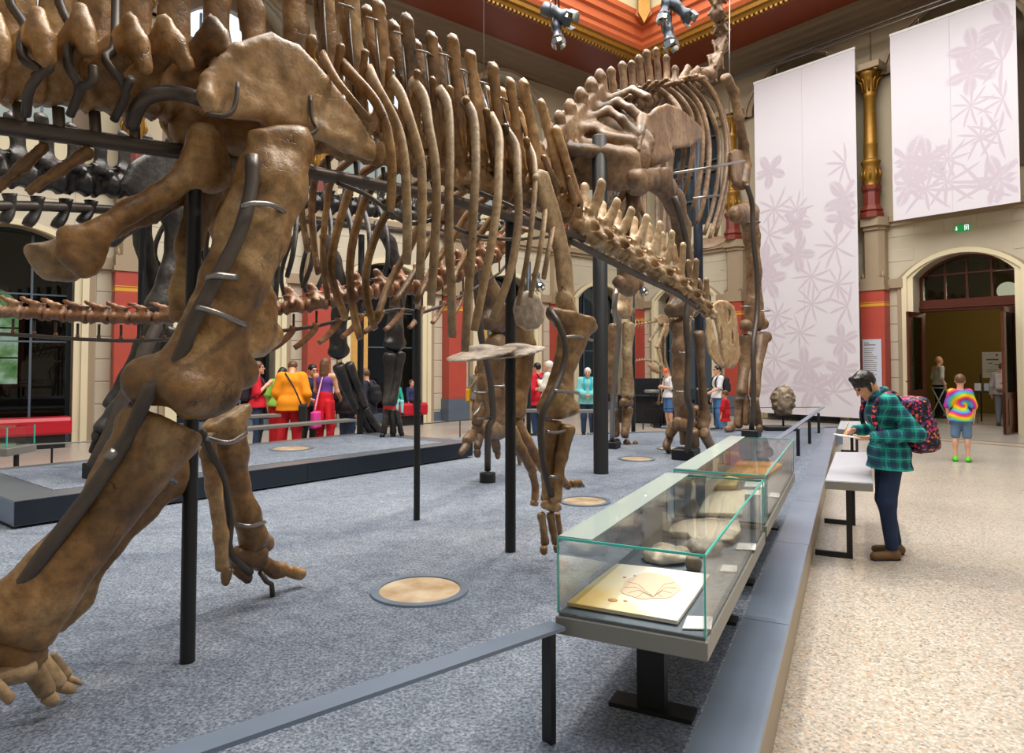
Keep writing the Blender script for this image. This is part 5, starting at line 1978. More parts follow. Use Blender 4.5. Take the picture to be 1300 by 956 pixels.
# ---- the tallest skeleton, walking away to the right --------------------------
PG = Plane((.95, 8.4), 31.6)
rg = thing('sauropod_skeleton', (2.0, 10.1, ZP), 'tallest umber brown skeleton with upright neck walking away towards the left banner', 'skeleton')
Q = Skel(PG, rg, M['bone2'], .03)
GV = [((690, 212), 12, (683, 186), (676, 214)), ((703, 203), 13, (697, 163), None), ((717, 194), 13, (710, 150), None), ((731, 185), 14, (724, 137), None), ((745, 175), 14, (738, 122), None), ((757, 166), 14, (751, 109), None), ((770, 158), 13, (762, 98), None),
      ((783, 150), 12, (776, 91), (800, 122)), ((795, 143), 12, (790, 84), (812, 112)), ((806, 137), 11, (802, 82), (824, 104)), ((817, 131), 11, (811, 75), (834, 104)), ((828, 126), 11, (821, 68), (846, 101)), ((838, 122), 10, (833, 65), (858, 104)), ((848, 119), 10, (846, 74), (866, 103)),
      ((858, 116), 10, (857, 88), (876, 97)), ((868, 113), 10, (873, 87), (884, 96)), ((878, 110), 10, (886, 89), (893, 98)), ((889, 107), 10, (897, 93), None)]
gc = [PG.at(*v[0]) for v in GV]
for i, (cp, rp_, tip, tr) in enumerate(GV):
    c = gc[i]
    T = gc[min(i + 1, len(gc) - 1)] - gc[max(i - 1, 0)]
    L = T.length / (2 if 0 < i < len(gc) - 1 else 1)
    kw = {'tr': PG.at(tr[0], tr[1], .42)} if tr else {}
    Q.vert(c, T, npx(rp_, c) * .9, L, PG.at(*tip), sw=2.6 if i < 7 else 1.9, sth=.26, knob=.9 if i < 7 else 1.0, h=.028, mat=M['bone2'], **kw)
# neck that rises out of the frame
NP = [(896, 101), (905, 88), (912, 70), (917, 50), (915, 29), (910, 8), (912, -14), (914, -38), (916, -64), (918, -92)]
nc = [PG.at(x, y) for x, y in NP]
for i in range(1, len(NP)):
    c = nc[i]
    T = nc[min(i + 1, len(nc) - 1)] - nc[i - 1]
    L = T.length / (2 if i < len(nc) - 1 else 1)
    r = npx(10, c)
    sd = SDF(.026, .03)
    t = T.normalized()
    b = PG.n.cross(t)
    if b.dot(PG.h) > 0: b = -b
    sd.cap(c - t * L * .45, c + t * L * .1, r * .95, r * .55)
    sd.cap(c + t * L * .1, c + t * L * .5, r * .5, r * .75)
    for sg in (-1, 1):
        sd.cap(c, c + b * r * 1.1 + PG.n * sg * r * .8 + t * L * .55, r * .42, r * .22)
        sd.cap(c, c + b * r * 1.0 + PG.n * sg * r * .9 - t * L * .45, r * .4, r * .2)
        sd.cap(c - t * L * .2, c - b * r * .8 + PG.n * sg * r * .9 - t * L * .65, r * .34, r * .16)
    sd.cap(c, c + b * r * 1.25, r * .5, r * .3, sq=(PG.n, .5))
    sdf_obj(sd, 'vertebra', M['bone2'], rg, rough=.006, freq=20)
Q.bar('neck_rod', ((926, 150), (926, 60), (927, -100)), .012, .3, mat='chrome')
# sacral struts, hips
sd = SDF(.026, .10)
for pts in (((745, 152, .05, 6), (772, 140, .25, 5.5), (790, 152, .45, 5.5), (808, 172, .6, 8)), ((758, 140, .05, 6), (784, 129, .25, 5.5), (800, 138, .45, 5.5), (815, 150, .6, 7)), ((770, 128, .05, 6), (803, 114, .3, 5), (822, 124, .6, 6)),
            ((735, 165, .05, 7), (755, 161, .15, 6), (768, 173, .3, 6), (800, 180, .58, 9)), ((728, 190, .1, 9), (768, 194, .38, 10), (800, 200, .6, 12))):
    C = [PG.at(p[0], p[1], p[2]) for p in pts]
    rr = [npx(p[3], c) for p, c in zip(pts, C)]
    sd.chain(C, rr, k=.05)
    sd.chain([PG.mir(c) for c in C], rr, k=.05)
sd.blade([PG.at(x, y) for x, y in ((683, 192), (697, 168), (710, 155), (724, 142), (738, 127), (751, 114), (762, 103), (775, 150), (745, 174), (717, 192), (695, 207))], PG.n, .13, k=.08)
for p0, p1, r_ in (((752, 166, .1), (800, 176, .52), .34), ((768, 150, .1), (806, 160, .55), .32), ((740, 180, .1), (790, 190, .5), .3), ((786, 140, .1), (812, 146, .5), .26)):
    A, B_ = PG.at(*p0) - UP * .26, PG.at(*p1) - UP * .26
    for f in (lambda q: q, PG.mir):
        sd.cap(f(A), f(B_), r_, r_ * .8, sq=(PG.h, .22), k=.06)
sdf_obj(sd, 'sacral_ribs', M['bone2'], rg, rough=.002, freq=12)
IL = [(808, 190), (812, 165), (819, 148), (832, 136), (846, 131), (861, 137), (874, 147), (886, 158), (892, 167), (888, 178), (876, 187), (860, 189), (845, 190), (826, 196), (815, 204)]
Q.blade('ilium', IL, .65, .07, [((815, 150, 8, .6), (812, 172, 8, .62), (813, 195, 12, .6)), ((820, 200, 14, .58), (845, 196, 10, .62))], h=.028)
o = Q.blade('ilium', IL, .65, .07, [((815, 150, 8, .6), (812, 172, 8, .62), (813, 195, 12, .6))], h=.04)
for v in o.data.vertices:
    v.co = PG.mir(v.co + ORG[rg.name]) - ORG[rg.name]
o.data.flip_normals()
Q.limb('pubis', ((806, 235, 11), (800, 275, 9), (798, 315, 10), (797, 345, 14), (797, 360, 17)), .25, extra=((808, 360, 9, .27), (786, 358, 9, .25)), rough=.012)
Q.limb('ischium', ((790, 240, 10), (770, 275, 7), (752, 305, 8)), .12)
Q.limb('femur', ((806, 226, 15), (836, 226, 18), (856, 255, 14), (866, 290, 12), (868, 330, 11.5), (865, 365, 13), (862, 388, 16)), .65, extra=((853, 394, 10, .6), (875, 391, 10, .7), (808, 236, 13, .6)), cut=((836, 405, 894, 402), (795, 214, 858, 214)), k=.1, rough=.01)
Q.limb('tibia', ((866, 416, 14), (862, 442, 9.5), (861, 480, 9), (865, 508, 12), (870, 525, 15)), .65, extra=((856, 414, 8, .6), (884, 522, 8, .7)), k=.06, rough=.008)
Q.limb('fibula', ((887, 424, 9), (889, 450, 6), (892, 500, 6), (894, 530, 9), (892, 544, 9)), .85, k=.05)
Q.limb('astragalus', ((860, 538, 9), (880, 542, 9)), .68, k=.05)
for a in (((856, 540, 9, .5), (850, 552, 7, .45)), ((880, 548, 8, .8), (882, 566, 7, .8)), ((894, 550, 8, .95), (903, 568, 7, .95)), ((868, 548, 7, .65), (868, 562, 6, .65))):
    Q.limb('metatarsal', a, k=.03, h=.022)
for a in (((850, 556, 6, .42), (846, 566, 5.5, .4), (853, 580, 2, .4)), ((882, 570, 7, .8), (883, 575, 6, .8)), ((904, 571, 6, .95), (907, 575, 5, .95))):
    Q.limb('toe_claw', a, k=.02, h=.02)
lt = Q.bar('leg_tube', ((856, 250, .9), (870, 300, .95), (874, 370, .95), (871, 410, .95), (874, 450, .95), (872, 500, .95), (877, 525, .95), (874, 560, .9), (871, 585, .8)), .042, n=24)
for x, y in ((868, 448), (865, 497), (890, 494)): clampring(Q, x, y, .12, 0, lt, off=.72, th=.012)
b_ = PG.at(871, 592, .8); mb = MB(); mb.bbox(V((b_.x, b_.y, ZP + .07)), .3, .3, .14, PG.h, PG.n, UP, .01); mb.build('tube_foot', M['black'], lt)
# left hind leg
Q.limb('femur', ((578, 255, 13), (592, 290, 12), (608, 335, 12.5), (622, 375, 15), (630, 405, 19)), -.63, extra=((619, 408, 11, -.6), (643, 404, 13, -.66), (646, 389, 8, -.66)), k=.1, rough=.01)
Q.limb('tibia', ((630, 440, 18), (628, 470, 13), (628, 500, 15), (630, 528, 19)), -.63, extra=((646, 526, 9, -.7),), k=.05, rough=.008)
Q.limb('fibula', ((612, 446, 8), (612, 485, 6.5), (609, 520, 9), (606, 538, 9)), -.5, k=.05)
Q.limb('astragalus', ((608, 545, 12), (634, 546, 13)), -.6, k=.05)
for a in (((600, 552, 8, -.5), (592, 560, 7, -.45)), ((608, 556, 7, -.55), (606, 568, 6, -.5)), ((628, 558, 7, -.65), (631, 572, 6, -.65)), ((648, 556, 8, -.8), (656, 574, 6, -.8))):
    Q.limb('metatarsal', a, k=.03, h=.02)
for a in (((592, 566, 6, -.45), (586, 574, 5, -.45)), ((606, 574, 6, -.5), (606, 577, 5, -.5)), ((632, 576, 5, -.65), (632, 580, 4, -.65)), ((660, 578, 5, -.8), (660, 594, 2, -.8))):
    Q.limb('toe_claw', a, k=.02, h=.018)
lt = Q.bar('leg_tube', ((600, 300, -.35), (610, 420, -.35), (622, 480, -.35), (626, 528, -.35), (620, 545, -.38), (619, 597, -.45)), .035, n=18)
for x, y in ((614, 498), (633, 490)): clampring(Q, x, y, .13, 0, lt, off=-.48, th=.011)
Q.bar('foot_clamp', ((624, 530, -.35), (606, 532, -.4), (602, 528, -.4), (612, 512, -.4)), .014, mat='chrome', parent=lt)
b_ = PG.at(619, 602, -.45); mb = MB(); mb.lathe(V((b_.x, b_.y, ZP)), [(.085, 0), (.085, .09), (.08, .10)], 16, smooth=False); mb.build('tube_foot', M['black'], lt)
# right foreleg
Q.limb('humerus', ((933, 272, 11), (950, 270, 14), (954, 300, 11.5), (957, 345, 10.5), (957, 385, 12), (958, 408, 15)), .61, extra=((947, 413, 8, .6), (968, 411, 8, .63)), cut=((928, 423, 986, 421),), k=.1, rough=.01)
Q.limb('ulna', ((946, 430, 11), (945, 465, 8), (941, 498, 8)), .55, k=.05)
Q.limb('radius', ((966, 432, 11), (961, 465, 7.5), (958, 500, 8)), .75, k=.05, extra=((972, 428, 8, .8),))
for a in (((938, 508, 7.5, .45), (938, 525, 6, .45), (937, 540, 7, .45)), ((948, 508, 5, .6), (947, 538, 5, .6)), ((958, 508, 6.5, .8), (961, 525, 5.5, .8), (963, 538, 6, .8))):
    Q.limb('metacarpal', a, k=.04)
Q.limb('toe_bone', ((930, 543, 5, .4), (922, 545, 4, .35)), k=.03)
Q.limb('toe_bone', ((964, 543, 5, .85), (966, 546, 4, .85)), k=.03)
lt = Q.bar('leg_tube', ((948, 235, .95), (955, 260, .95), (956, 300, .95), (961, 350, .95), (961, 400, .95), (956, 440, .95), (957, 500, .95), (954, 546, .9)), .045, n=20)
for x, y in ((946, 389), (968, 395), (955, 283)): clampring(Q, x, y, .16, 5, lt, off=.78, th=.013)
b_ = PG.at(954, 552, .9); mb = MB(); mb.bbox(V((b_.x, b_.y, ZP + .06)), .28, .28, .12, PG.h, PG.n, UP, .01); mb.build('tube_foot', M['black'], lt)
# left foreleg
Q.limb('humerus', ((786, 240, 13), (793, 290, 10), (793, 340, 10), (791, 375, 13), (790, 394, 15)), -.6, extra=((784, 396, 8, -.6), (798, 395, 8, -.63)), cut=((768, 405, 812, 405),), k=.09, rough=.01, mat=M['bone1p'])
Q.limb('ulna', ((780, 415, 9), (778, 460, 7), (778, 498, 7)), -.65, k=.05)
Q.limb('radius', ((798, 414, 10), (796, 448, 7), (797, 488, 8.5), (797, 501, 10)), -.5, k=.05, mat=M['bone1p'])
Q.limb('wrist_bone', ((790, 511, 6), (800, 511, 6)), -.5, k=.04)
for a in (((797, 520, 8.5, -.5), (795, 538, 6, -.5), (793, 553, 6.5, -.5)), ((780, 522, 7, -.65), (782, 552, 6, -.65))):
    Q.limb('metacarpal', a, k=.04)
for a in (((795, 561, 5, -.5), (800, 566, 4, -.48)), ((806, 562, 4, -.4), (809, 566, 3.5, -.4)), ((783, 560, 5, -.65), (786, 565, 4, -.65))):
    Q.limb('toe_bone', a, k=.03)
lt = Q.bar('leg_tube', ((783, 368, -.35), (780, 392, -.35), (786, 412, -.35), (783, 450, -.35), (778, 510, -.4), (777, 565, -.5)), .04, n=18, mat='chrome')
b_ = PG.at(777, 570, -.5); mb = MB(); mb.bbox(V((b_.x, b_.y, ZP + .05)), .2, .2, .10, PG.h, PG.n, UP, .01); mb.build('tube_foot', M['black'], lt)
# ribs and shoulder
GR = [[(822, 106), (845, 120), (861, 138), (868, 165), (868, 200), (862, 235)], [(831, 105), (851, 115), (867, 129), (878, 150), (880, 190), (874, 225), (868, 248)], [(845, 101), (861, 117), (880, 135), (891, 165), (891, 205), (885, 245), (879, 268)],
      [(859, 104), (876, 119), (891, 140), (900, 179), (899, 220), (892, 262), (884, 285)], [(868, 103), (888, 122), (903, 145), (913, 179), (912, 220), (905, 262), (894, 298)], [(879, 95), (898, 110), (913, 135), (922, 177), (921, 220), (913, 262), (901, 302)],
      [(886, 96), (903, 114), (917, 140), (925, 180), (925, 222), (918, 262), (908, 300)]]
for p in GR:
    o = Q.rib(p, [.08, .26, .46, .54, .5, .4], .048, .034, 20)
    c = o.copy(); COL.objects.link(c)
    c.data = o.data.copy()
    for v in c.data.vertices:
        v.co = PG.mir(v.co + ORG[rg.name]) - ORG[rg.name]
    c.data.flip_normals()
Q.limb('scapula', ((921, 98, 6, .55), (931, 116, 5, .6), (938, 150, 4.6, .65), (944, 185, 5, .65), (945, 210, 7, .62), (940, 234, 9, .6)), flat=1.3, k=.05)
Q.blade('coracoid', [(926, 193), (932, 189), (948, 191), (951, 218), (945, 240), (930, 232)], .62, .07)
sd = SDF(.025, .03)
sd.ell(PG.at(900, 308, .2), (.42, .3, .04), ((PG.h * .9 + UP * .42).normalized(), PG.n, (UP * .9 - PG.h * .42).normalized()))
sdf_obj(sd, 'breast_plate', M['bone2'], rg)
Q.bar('cross_bar', ((855, 220, .6), (905, 212, .9), (945, 204, .9)), .02, mat='chrome')
Q.bar('cross_bar', ((880, 252, .6), (912, 248, .8)), .02, mat='chrome')
Q.bar('spine_bar', ((640, 262), (700, 232), (760, 196), (830, 150), (890, 125)), .05, n=18)
pole(rg, 763, 601, 19, PG.at(763, 205).z + .05, name='support_column')
b0 = PG.loc(4.1, .15, 0)
mb = MB(); mb.lathe(V((b0.x, b0.y, ZP)), [(.08, 0), (.08, PG.at(882, 140).z - ZP - .1)], 14); mb.build('support_column', plain('blue_black_steel', srgb(34, 42, 58), .4, .3), rg)
Q.bar('pole_arm', ((763, 228, .376), (790, 224, .3), (800, 232, .3)), .035)
# tail
TX = [(672, 238), (664, 268), (652, 298), (634, 318), (612, 331), (588, 344), (562, 356), (536, 363), (510, 366), (485, 369), (459, 373), (431, 379), (402, 386), (373, 390), (345, 393), (317, 395), (290, 397), (263, 399), (236, 401), (209, 403), (181, 404), (154, 404), (126, 403), (99, 402), (71, 400), (44, 398), (17, 396.5), (-10, 395), (-37, 393)]


def tdep(px):
    r = (px - 650) / F
    pl = 3.59 / (.524 - .852 * r)
    if px >= 540: return pl
    u = min(1, (540 - px) / 200)
    return 5.62 + (5.02 - 5.62) * (1 - (1 - u) ** 2)


tcs = [DP(x, y, tdep(x)) for x, y in TX]
tv = []
for i, c in enumerate(tcs):
    T = tcs[max(i - 1, 0)] - tcs[min(i + 1, len(tcs) - 1)]
    L = T.length / (2 if 0 < i < len(tcs) - 1 else 1)
    t = T.normalized()
    r = npx(13.5 - 2.8 * min(1, i / 18), c)
    sv, Q.p = Q.p, None
    class _P: pass
    pp = _P(); pp.n = V((t.y, -t.x, 0)).normalized(); pp.h = t
    pp.mir = lambda q, c=c, n=pp.n: q - n * (2 * n.dot(q - c))
    Q.p = pp
    big = i < 15
    tip = c - t * (L * (.62 if not big else .3)) + UP * r * (1.75 if not big else 2.1)
    kw = {'tr': c + pp.n * r * 1.5 + UP * r * .3} if big else {}
    o = Q.vert(c, t, r * .88, L * 1.02, tip, sw=1.5 if big else 1.0, sth=.2, h=.016 if i > 5 else .02, mat=M['bone4'], name='tail_vertebra', knob=.8, fossa=big, **kw)
    Q.p = sv
    tv.append(o)
    if 5 <= i <= 14:
        q = c - UP * (r * 2.1)
        mb = MB()
        mb.tube([V(a) for a in curve([tuple(q), tuple(q - UP * .05 - t * .02), tuple(q - UP * .12 - t * .10), tuple(q - UP * .15 - t * .16)], 8)], [.03, .028, .026, .026, .025, .024, .023, .022, .02], 8, flat=.6)
        mb.build('chevron', M['bone4'], rg)
    elif i > 14:
        q = c - UP * (r * 2.1)
        mb = MB(); mb.tube([q, q - UP * .03], [.012, .014], 6); mb.tube([q - UP * .035 - t * .055, q - UP * .035, q - UP * .035 + t * .055], [.008, .014, .008], 6); mb.build('chevron', M['bone4'], rg)
mb = MB()
mb.tube([c - UP * (.22 if i < 8 else .165) for i, c in enumerate(tcs) if i > 1], .014, 8)
tb_ = mb.build('tail_bar', M['iron'], rg)
for i, c in enumerate(tcs):
    if i > 1:
        mb = MB(); mb.tube([c - UP * .05, c - UP * (.22 if i < 8 else .165)], .009, 6); mb.build('bar_peg', M['iron'], tv[i])
pole(rg, 529, 660, 8, DP(529, 392, 5.55).z, name='tail_pole')

# ---- the dark skeleton on the raised platform ----------------------------------
PB = Plane((-3.9, 6.5), 28)
rb = thing('sauropod_skeleton', (-2.9, 8.3, Z2), 'black grey skeleton on the raised platform behind the near ribs', 'skeleton')
B = Skel(PB, rb, M['bone3'], .028)
BV = [((-50, 212), 24, (-58, 130), (-40, 190)), ((-12, 218), 23, (-22, 140), (-4, 200)), ((26, 224), 22, (14, 150), (34, 208)), ((62, 229), 21, (52, 150), (72, 214)), ((97, 233), 20, (90, 162), (106, 216)), ((130, 236), 19, (124, 170), (140, 220)), ((160, 238), 18, (156, 172), None), ((190, 240), 17, (188, 176), None), ((218, 242), 16, (216, 180), None), ((245, 244), 15, (243, 186), None),
      ((272, 246), 14, (270, 192), (278, 226)), ((298, 248), 13, (296, 196), (304, 230)), ((322, 250), 13, (320, 200), (328, 232)), ((346, 252), 12.5, (344, 205), (352, 235)), ((370, 254), 12, (368, 208), (376, 238)), ((394, 257), 12, (392, 213), (400, 240)), ((417, 260), 11.5, (415, 218), (423, 243)), ((440, 263), 11, (438, 223), (446, 247)), ((462, 266), 11, (460, 228), (468, 250)),
      ((484, 269), 10.5, (482, 233), (490, 254)), ((506, 272), 10, (505, 240), None), ((527, 275), 9.5, (528, 247), None), ((547, 278), 9, (549, 253), None), ((566, 281), 8.5, (569, 260), None), ((585, 284), 8.5, (589, 266), None), ((603, 287), 8, (608, 270), None), ((621, 289), 8, (627, 274), None), ((639, 291), 7.5, (645, 278), None), ((656, 292), 7, (662, 281), None)]
bc = [PB.at(*v[0]) for v in BV]
for i, (cp, rp_, tip, tr) in enumerate(BV):
    c = bc[i]
    T = bc[min(i + 1, len(bc) - 1)] - bc[max(i - 1, 0)]
    L = T.length / (2 if 0 < i < len(bc) - 1 else 1)
    kw = {'tr': PB.at(tr[0], tr[1], .32)} if tr else {}
    B.vert(c, T, npx(rp_, c) * .85, L, PB.at(*tip), fork=.05 if i > 9 else 0, sw=1.5, sth=.16, **kw)
for x0, y0, x1, y1 in ((12, 246, 4, 282), (48, 250, 34, 286), (84, 253, 70, 288), (116, 255, 102, 282)):
    c0, c1 = PB.at(x0, y0), PB.at(x1, y1)
    mb = MB(); mb.tube([V(a) for a in curve([tuple(c0), tuple(c0.lerp(c1, .5) + PB.h * .03), tuple(c1)], 8)], [.07, .06, .055, .05, .05, .055, .06, .06, .05], 8, flat=.6)
    mb.build('chevron', M['bone3'], rb)
BR = [[(290, 232), (296, 260), (290, 310), (296, 350)], [(316, 234), (324, 262), (316, 320), (322, 366)], [(340, 238), (350, 262), (353, 310), (350, 380)], [(364, 240), (376, 270), (372, 320), (364, 352)], [(388, 244), (398, 280), (396, 330), (384, 366)], [(410, 247), (420, 285), (415, 335), (399, 376)], [(434, 250), (446, 290), (444, 340), (436, 380)], [(456, 254), (468, 290), (468, 340), (462, 372)], [(478, 258), (490, 290), (492, 330), (486, 352)]]
for p in BR:
    o = B.rib(p, [.15, .5, .6, .5], .036, .032, 16)
    c = o.copy(); c.data = o.data.copy(); COL.objects.link(c)
    for v in c.data.vertices: v.co = PB.mir(v.co + ORG[rb.name]) - ORG[rb.name]
    c.data.flip_normals()
B.blade('ilium', [(150, 236), (165, 205), (190, 190), (220, 190), (245, 205), (262, 232), (240, 240), (215, 258), (185, 262)], .4, .07)
B.limb('ischium', ((192, 262, 16), (165, 285, 10), (140, 305, 11)), .2)
B.limb('pubis', ((215, 262, 15), (238, 300, 10), (246, 340, 13)), .2)
B.limb('femur', ((206, 256, 19), (222, 270, 17), (224, 310, 13), (216, 350, 14), (208, 385, 20)), .42, extra=((196, 388, 11, .4), (226, 384, 11, .45)), k=.06)
B.limb('tibia', ((200, 412, 20), (190, 450, 14), (168, 492, 11), (148, 522, 11), (132, 546, 14)), .42, k=.05)
B.limb('fibula', ((216, 420, 11), (204, 460, 8), (176, 505, 8), (156, 540, 9)), .5, k=.05)
B.limb('femur', ((178, 268, 15), (182, 310, 11), (192, 350, 11), (200, 385, 14)), -.4)
B.limb('tibia', ((196, 405, 14), (180, 440, 10), (160, 480, 9), (140, 515, 10)), -.4)
B.limb('astragalus', ((122, 553, 9), (140, 556, 9)), .4)
for a in (((124, 560, 7, .35), (118, 574, 6, .35)), ((134, 562, 7, .42), (132, 578, 6, .42)), ((143, 562, 6, .5), (143, 576, 5, .5))):
    B.limb('metatarsal', a, k=.03, h=.022)
lt = B.bar('leg_tube', ((206, 400, .6), (180, 455, .6), (140, 545, .5), (126, 575, .45), (118, 592, .4)), .055, n=16)
b_ = G(118, 607, Z2); mb = MB(); mb.bbox(V((b_.x, b_.y, Z2 + .07)), .13, .13, .14, PB.h, PB.n, UP, .005); mb.build('tube_foot', M['black'], lt)
B.limb('scapula', ((412, 300, 9, .55), (424, 330, 11, .55), (436, 372, 12, .5)), flat=.5)
B.limb('humerus', ((434, 380, 14), (431, 400, 11), (429, 425, 11), (430, 444, 13)), -.3, extra=((423, 447, 7, -.3), (437, 445, 7, -.3)), k=.05)
B.limb('ulna', ((430, 466, 9), (440, 492, 7), (452, 518, 6)), -.3, k=.04)
B.limb('radius', ((443, 464, 8), (453, 490, 6), (463, 514, 6)), -.25, k=.04)
B.limb('metacarpal', ((464, 520, 6), (472, 534, 5), (481, 546, 6)), -.25, k=.04, h=.02)
B.limb('metacarpal', ((458, 522, 6), (464, 538, 5), (472, 549, 5)), -.3, k=.04, h=.02)
B.limb('toe_bone', ((484, 549, 5), (488, 552, 4)), -.25, k=.03, h=.018)
B.limb('scapula', ((478, 286, 9), (496, 310, 10), (506, 350, 11)), .5, flat=.5)
B.limb('humerus', ((506, 372, 12), (503, 395, 10), (501, 420, 12), (501, 434, 14)), .35, extra=((493, 437, 7, .35), (509, 436, 7, .35)), k=.05)
B.limb('ulna', ((495, 452, 10), (495, 480, 7), (492, 512, 8)), .35, k=.04)
B.limb('radius', ((508, 450, 8), (504, 480, 6), (498, 512, 7)), .42, k=.04)
for a in (((491, 522, 5, .3), (489, 536, 4, .3), (487, 549, 5, .3)), ((498, 522, 5, .36), (499, 536, 4, .36), (499, 549, 5, .36)), ((504, 522, 4, .42), (507, 536, 3.5, .42), (509, 549, 4, .42))):
    B.limb('metacarpal', a, k=.03, h=.018)
for a in (((486, 552, 4, .3), (484, 554, 3, .3)), ((499, 552, 4, .36), (500, 555, 3, .36)), ((510, 551, 4, .42), (511, 554, 3, .42))):
    B.limb('toe_bone', a, k=.02, h=.016)
B.bar('spine_bar', ((-80, 262), (60, 262), (200, 270), (350, 276), (480, 290), (600, 302)), .045, n=16)
pole(rb, 457, 551, 8, PB.at(457, 290).z, z=Z2)
pole(rb, 176, 590, 9, PB.at(176, 268).z, z=Z2)
B.bar('neck_bar', ((560, 292), (620, 300), (665, 303)), .025)

# ---- small skeleton in the distance --------------------------------------------
pc = DP(838, 440, 17.9)
PS = Plane((pc.x, pc.y), 62)
rs = thing('small_theropod_skeleton', (pc.x, pc.y, 0), 'small tan two legged skeleton in the distance beyond the tall brown legs', 'skeleton')
S = Skel(PS, rs, M['bone1p'], .014)
S.blade('pelvis', [(832, 404), (838, 399), (846, 400), (850, 406), (846, 412), (836, 412)], .06, .05, k=.02)
for i in range(22):
    x = 832 - i * 4.1
    c = PS.at(x, 408 + i * .75 - .012 * i * i)
    mb = MB(); rr = .035 - .0009 * i
    mb.tube([c - PS.h * .028, c, c + PS.h * .028], [rr, rr * .7, rr], 6); mb.tube([c, c + UP * (.13 - .004 * i) - PS.h * .03], [rr * .5, rr * .3], 5); mb.tube([c, c - UP * (.13 - .004 * i) - PS.h * .05], [rr * .4, rr * .25], 5)
    mb.build('vertebra', M['bone1p'], rs)
for i in range(9):
    c = PS.at(852 + i * 4.2, 405 - i * .4)
    mb = MB(); mb.tube([c - PS.h * .03, c, c + PS.h * .03], [.036, .026, .036], 6); mb.tube([c, c + UP * .12], [.02, .012], 5); mb.build('vertebra', M['bone1p'], rs)
    for sg in (-1, 1):
        mb = MB(); mb.tube([c, c + PS.n * sg * .14 - UP * .1, c + PS.n * sg * .12 - UP * .32], [.012, .012, .008], 5); mb.build('rib', M['bone1p'], rs)
for o_, dx in ((.1, 0), (-.1, 5)):
    S.limb('femur', ((845 + dx, 412, 3), (840 + dx, 426, 2), (834 + dx, 441, 3)), o_, k=.02)
    S.limb('tibia', ((836 + dx, 444, 3), (840 + dx, 460, 1.8), (845 + dx, 478, 2.4)), o_, k=.02)
    S.limb('metatarsal', ((844 + dx, 481, 2.2), (839 + dx, 496, 1.8), (836 + dx, 508, 2)), o_, k=.02)
    S.limb('toe_bone', ((836 + dx, 510, 2), (830 + dx, 513, 1.5)), o_, k=.02)
S.limb('ischium', ((840, 410, 2), (832, 422, 1.6), (824, 433, 2.2)), 0, k=.02)
S.limb('pubis', ((842, 412, 2), (838, 428, 1.6), (836, 443, 2.2)), 0, k=.02)
g = PS.at(842, 440)
mb = MB(); mb.tube([V((g.x, g.y, 0)), V((g.x, g.y, 2.7))], .018, 8); mb.lathe(V((g.x, g.y, 0)), [(.3, 0), (.3, .03), (.05, .04)], 16, smooth=False); mb.build('stand_pole', M['black'], rs)
# coiled neck of another small skeleton low beside it
pc2 = DP(815, 462, 17.2)
PS2 = Plane((pc2.x, pc2.y), 75)
r2 = thing('small_neck_skeleton', (pc2.x, pc2.y, 0), 'low slender neck with small skull below the tail of the small skeleton', 'skeleton')
S2 = Skel(PS2, r2, M['bone1p'], .012)
for i, (x, y) in enumerate(curve([(797, 463), (808, 458), (820, 457), (832, 459), (840, 465)], 15)):
    c = PS2.at(x, y)
    mb = MB(); mb.tube([c - PS2.h * .022, c, c + PS2.h * .022], [.026, .018, .026], 6); mb.tube([c, c + UP * .05], [.015, .01], 5); mb.build('vertebra', M['bone1p'], r2)
S2.limb('skull', ((824, 463, 2.5), (830, 468, 4), (836, 472, 3)), 0, k=.02)
g = PS2.at(838, 466)
mb = MB(); mb.tube([V((g.x, g.y, 0)), g], .014, 8); mb.lathe(V((g.x, g.y, 0)), [(.2, 0), (.2, .03), (.04, .04)], 16, smooth=False); mb.build('stand_rod', M['black'], r2)
# ------------------------------------------------------------------ visitors
def cloth(name, rgb, var=.12, rough=.85):
    if name not in M: M[name] = plain(name, srgb(*rgb), rough, var=var, vscale=9, bump=.25, bscale=40)
    return M[name]


M['skin'] = plain('light_skin', srgb(226, 172, 142), .5, var=.05)
M['skin2'] = plain('warm_tan_skin', srgb(206, 150, 118), .5, var=.05)
M['eyed'] = plain('dark_eye', srgb(30, 22, 20), .2)
M['lips'] = plain('lip_rose', srgb(180, 100, 92), .5)


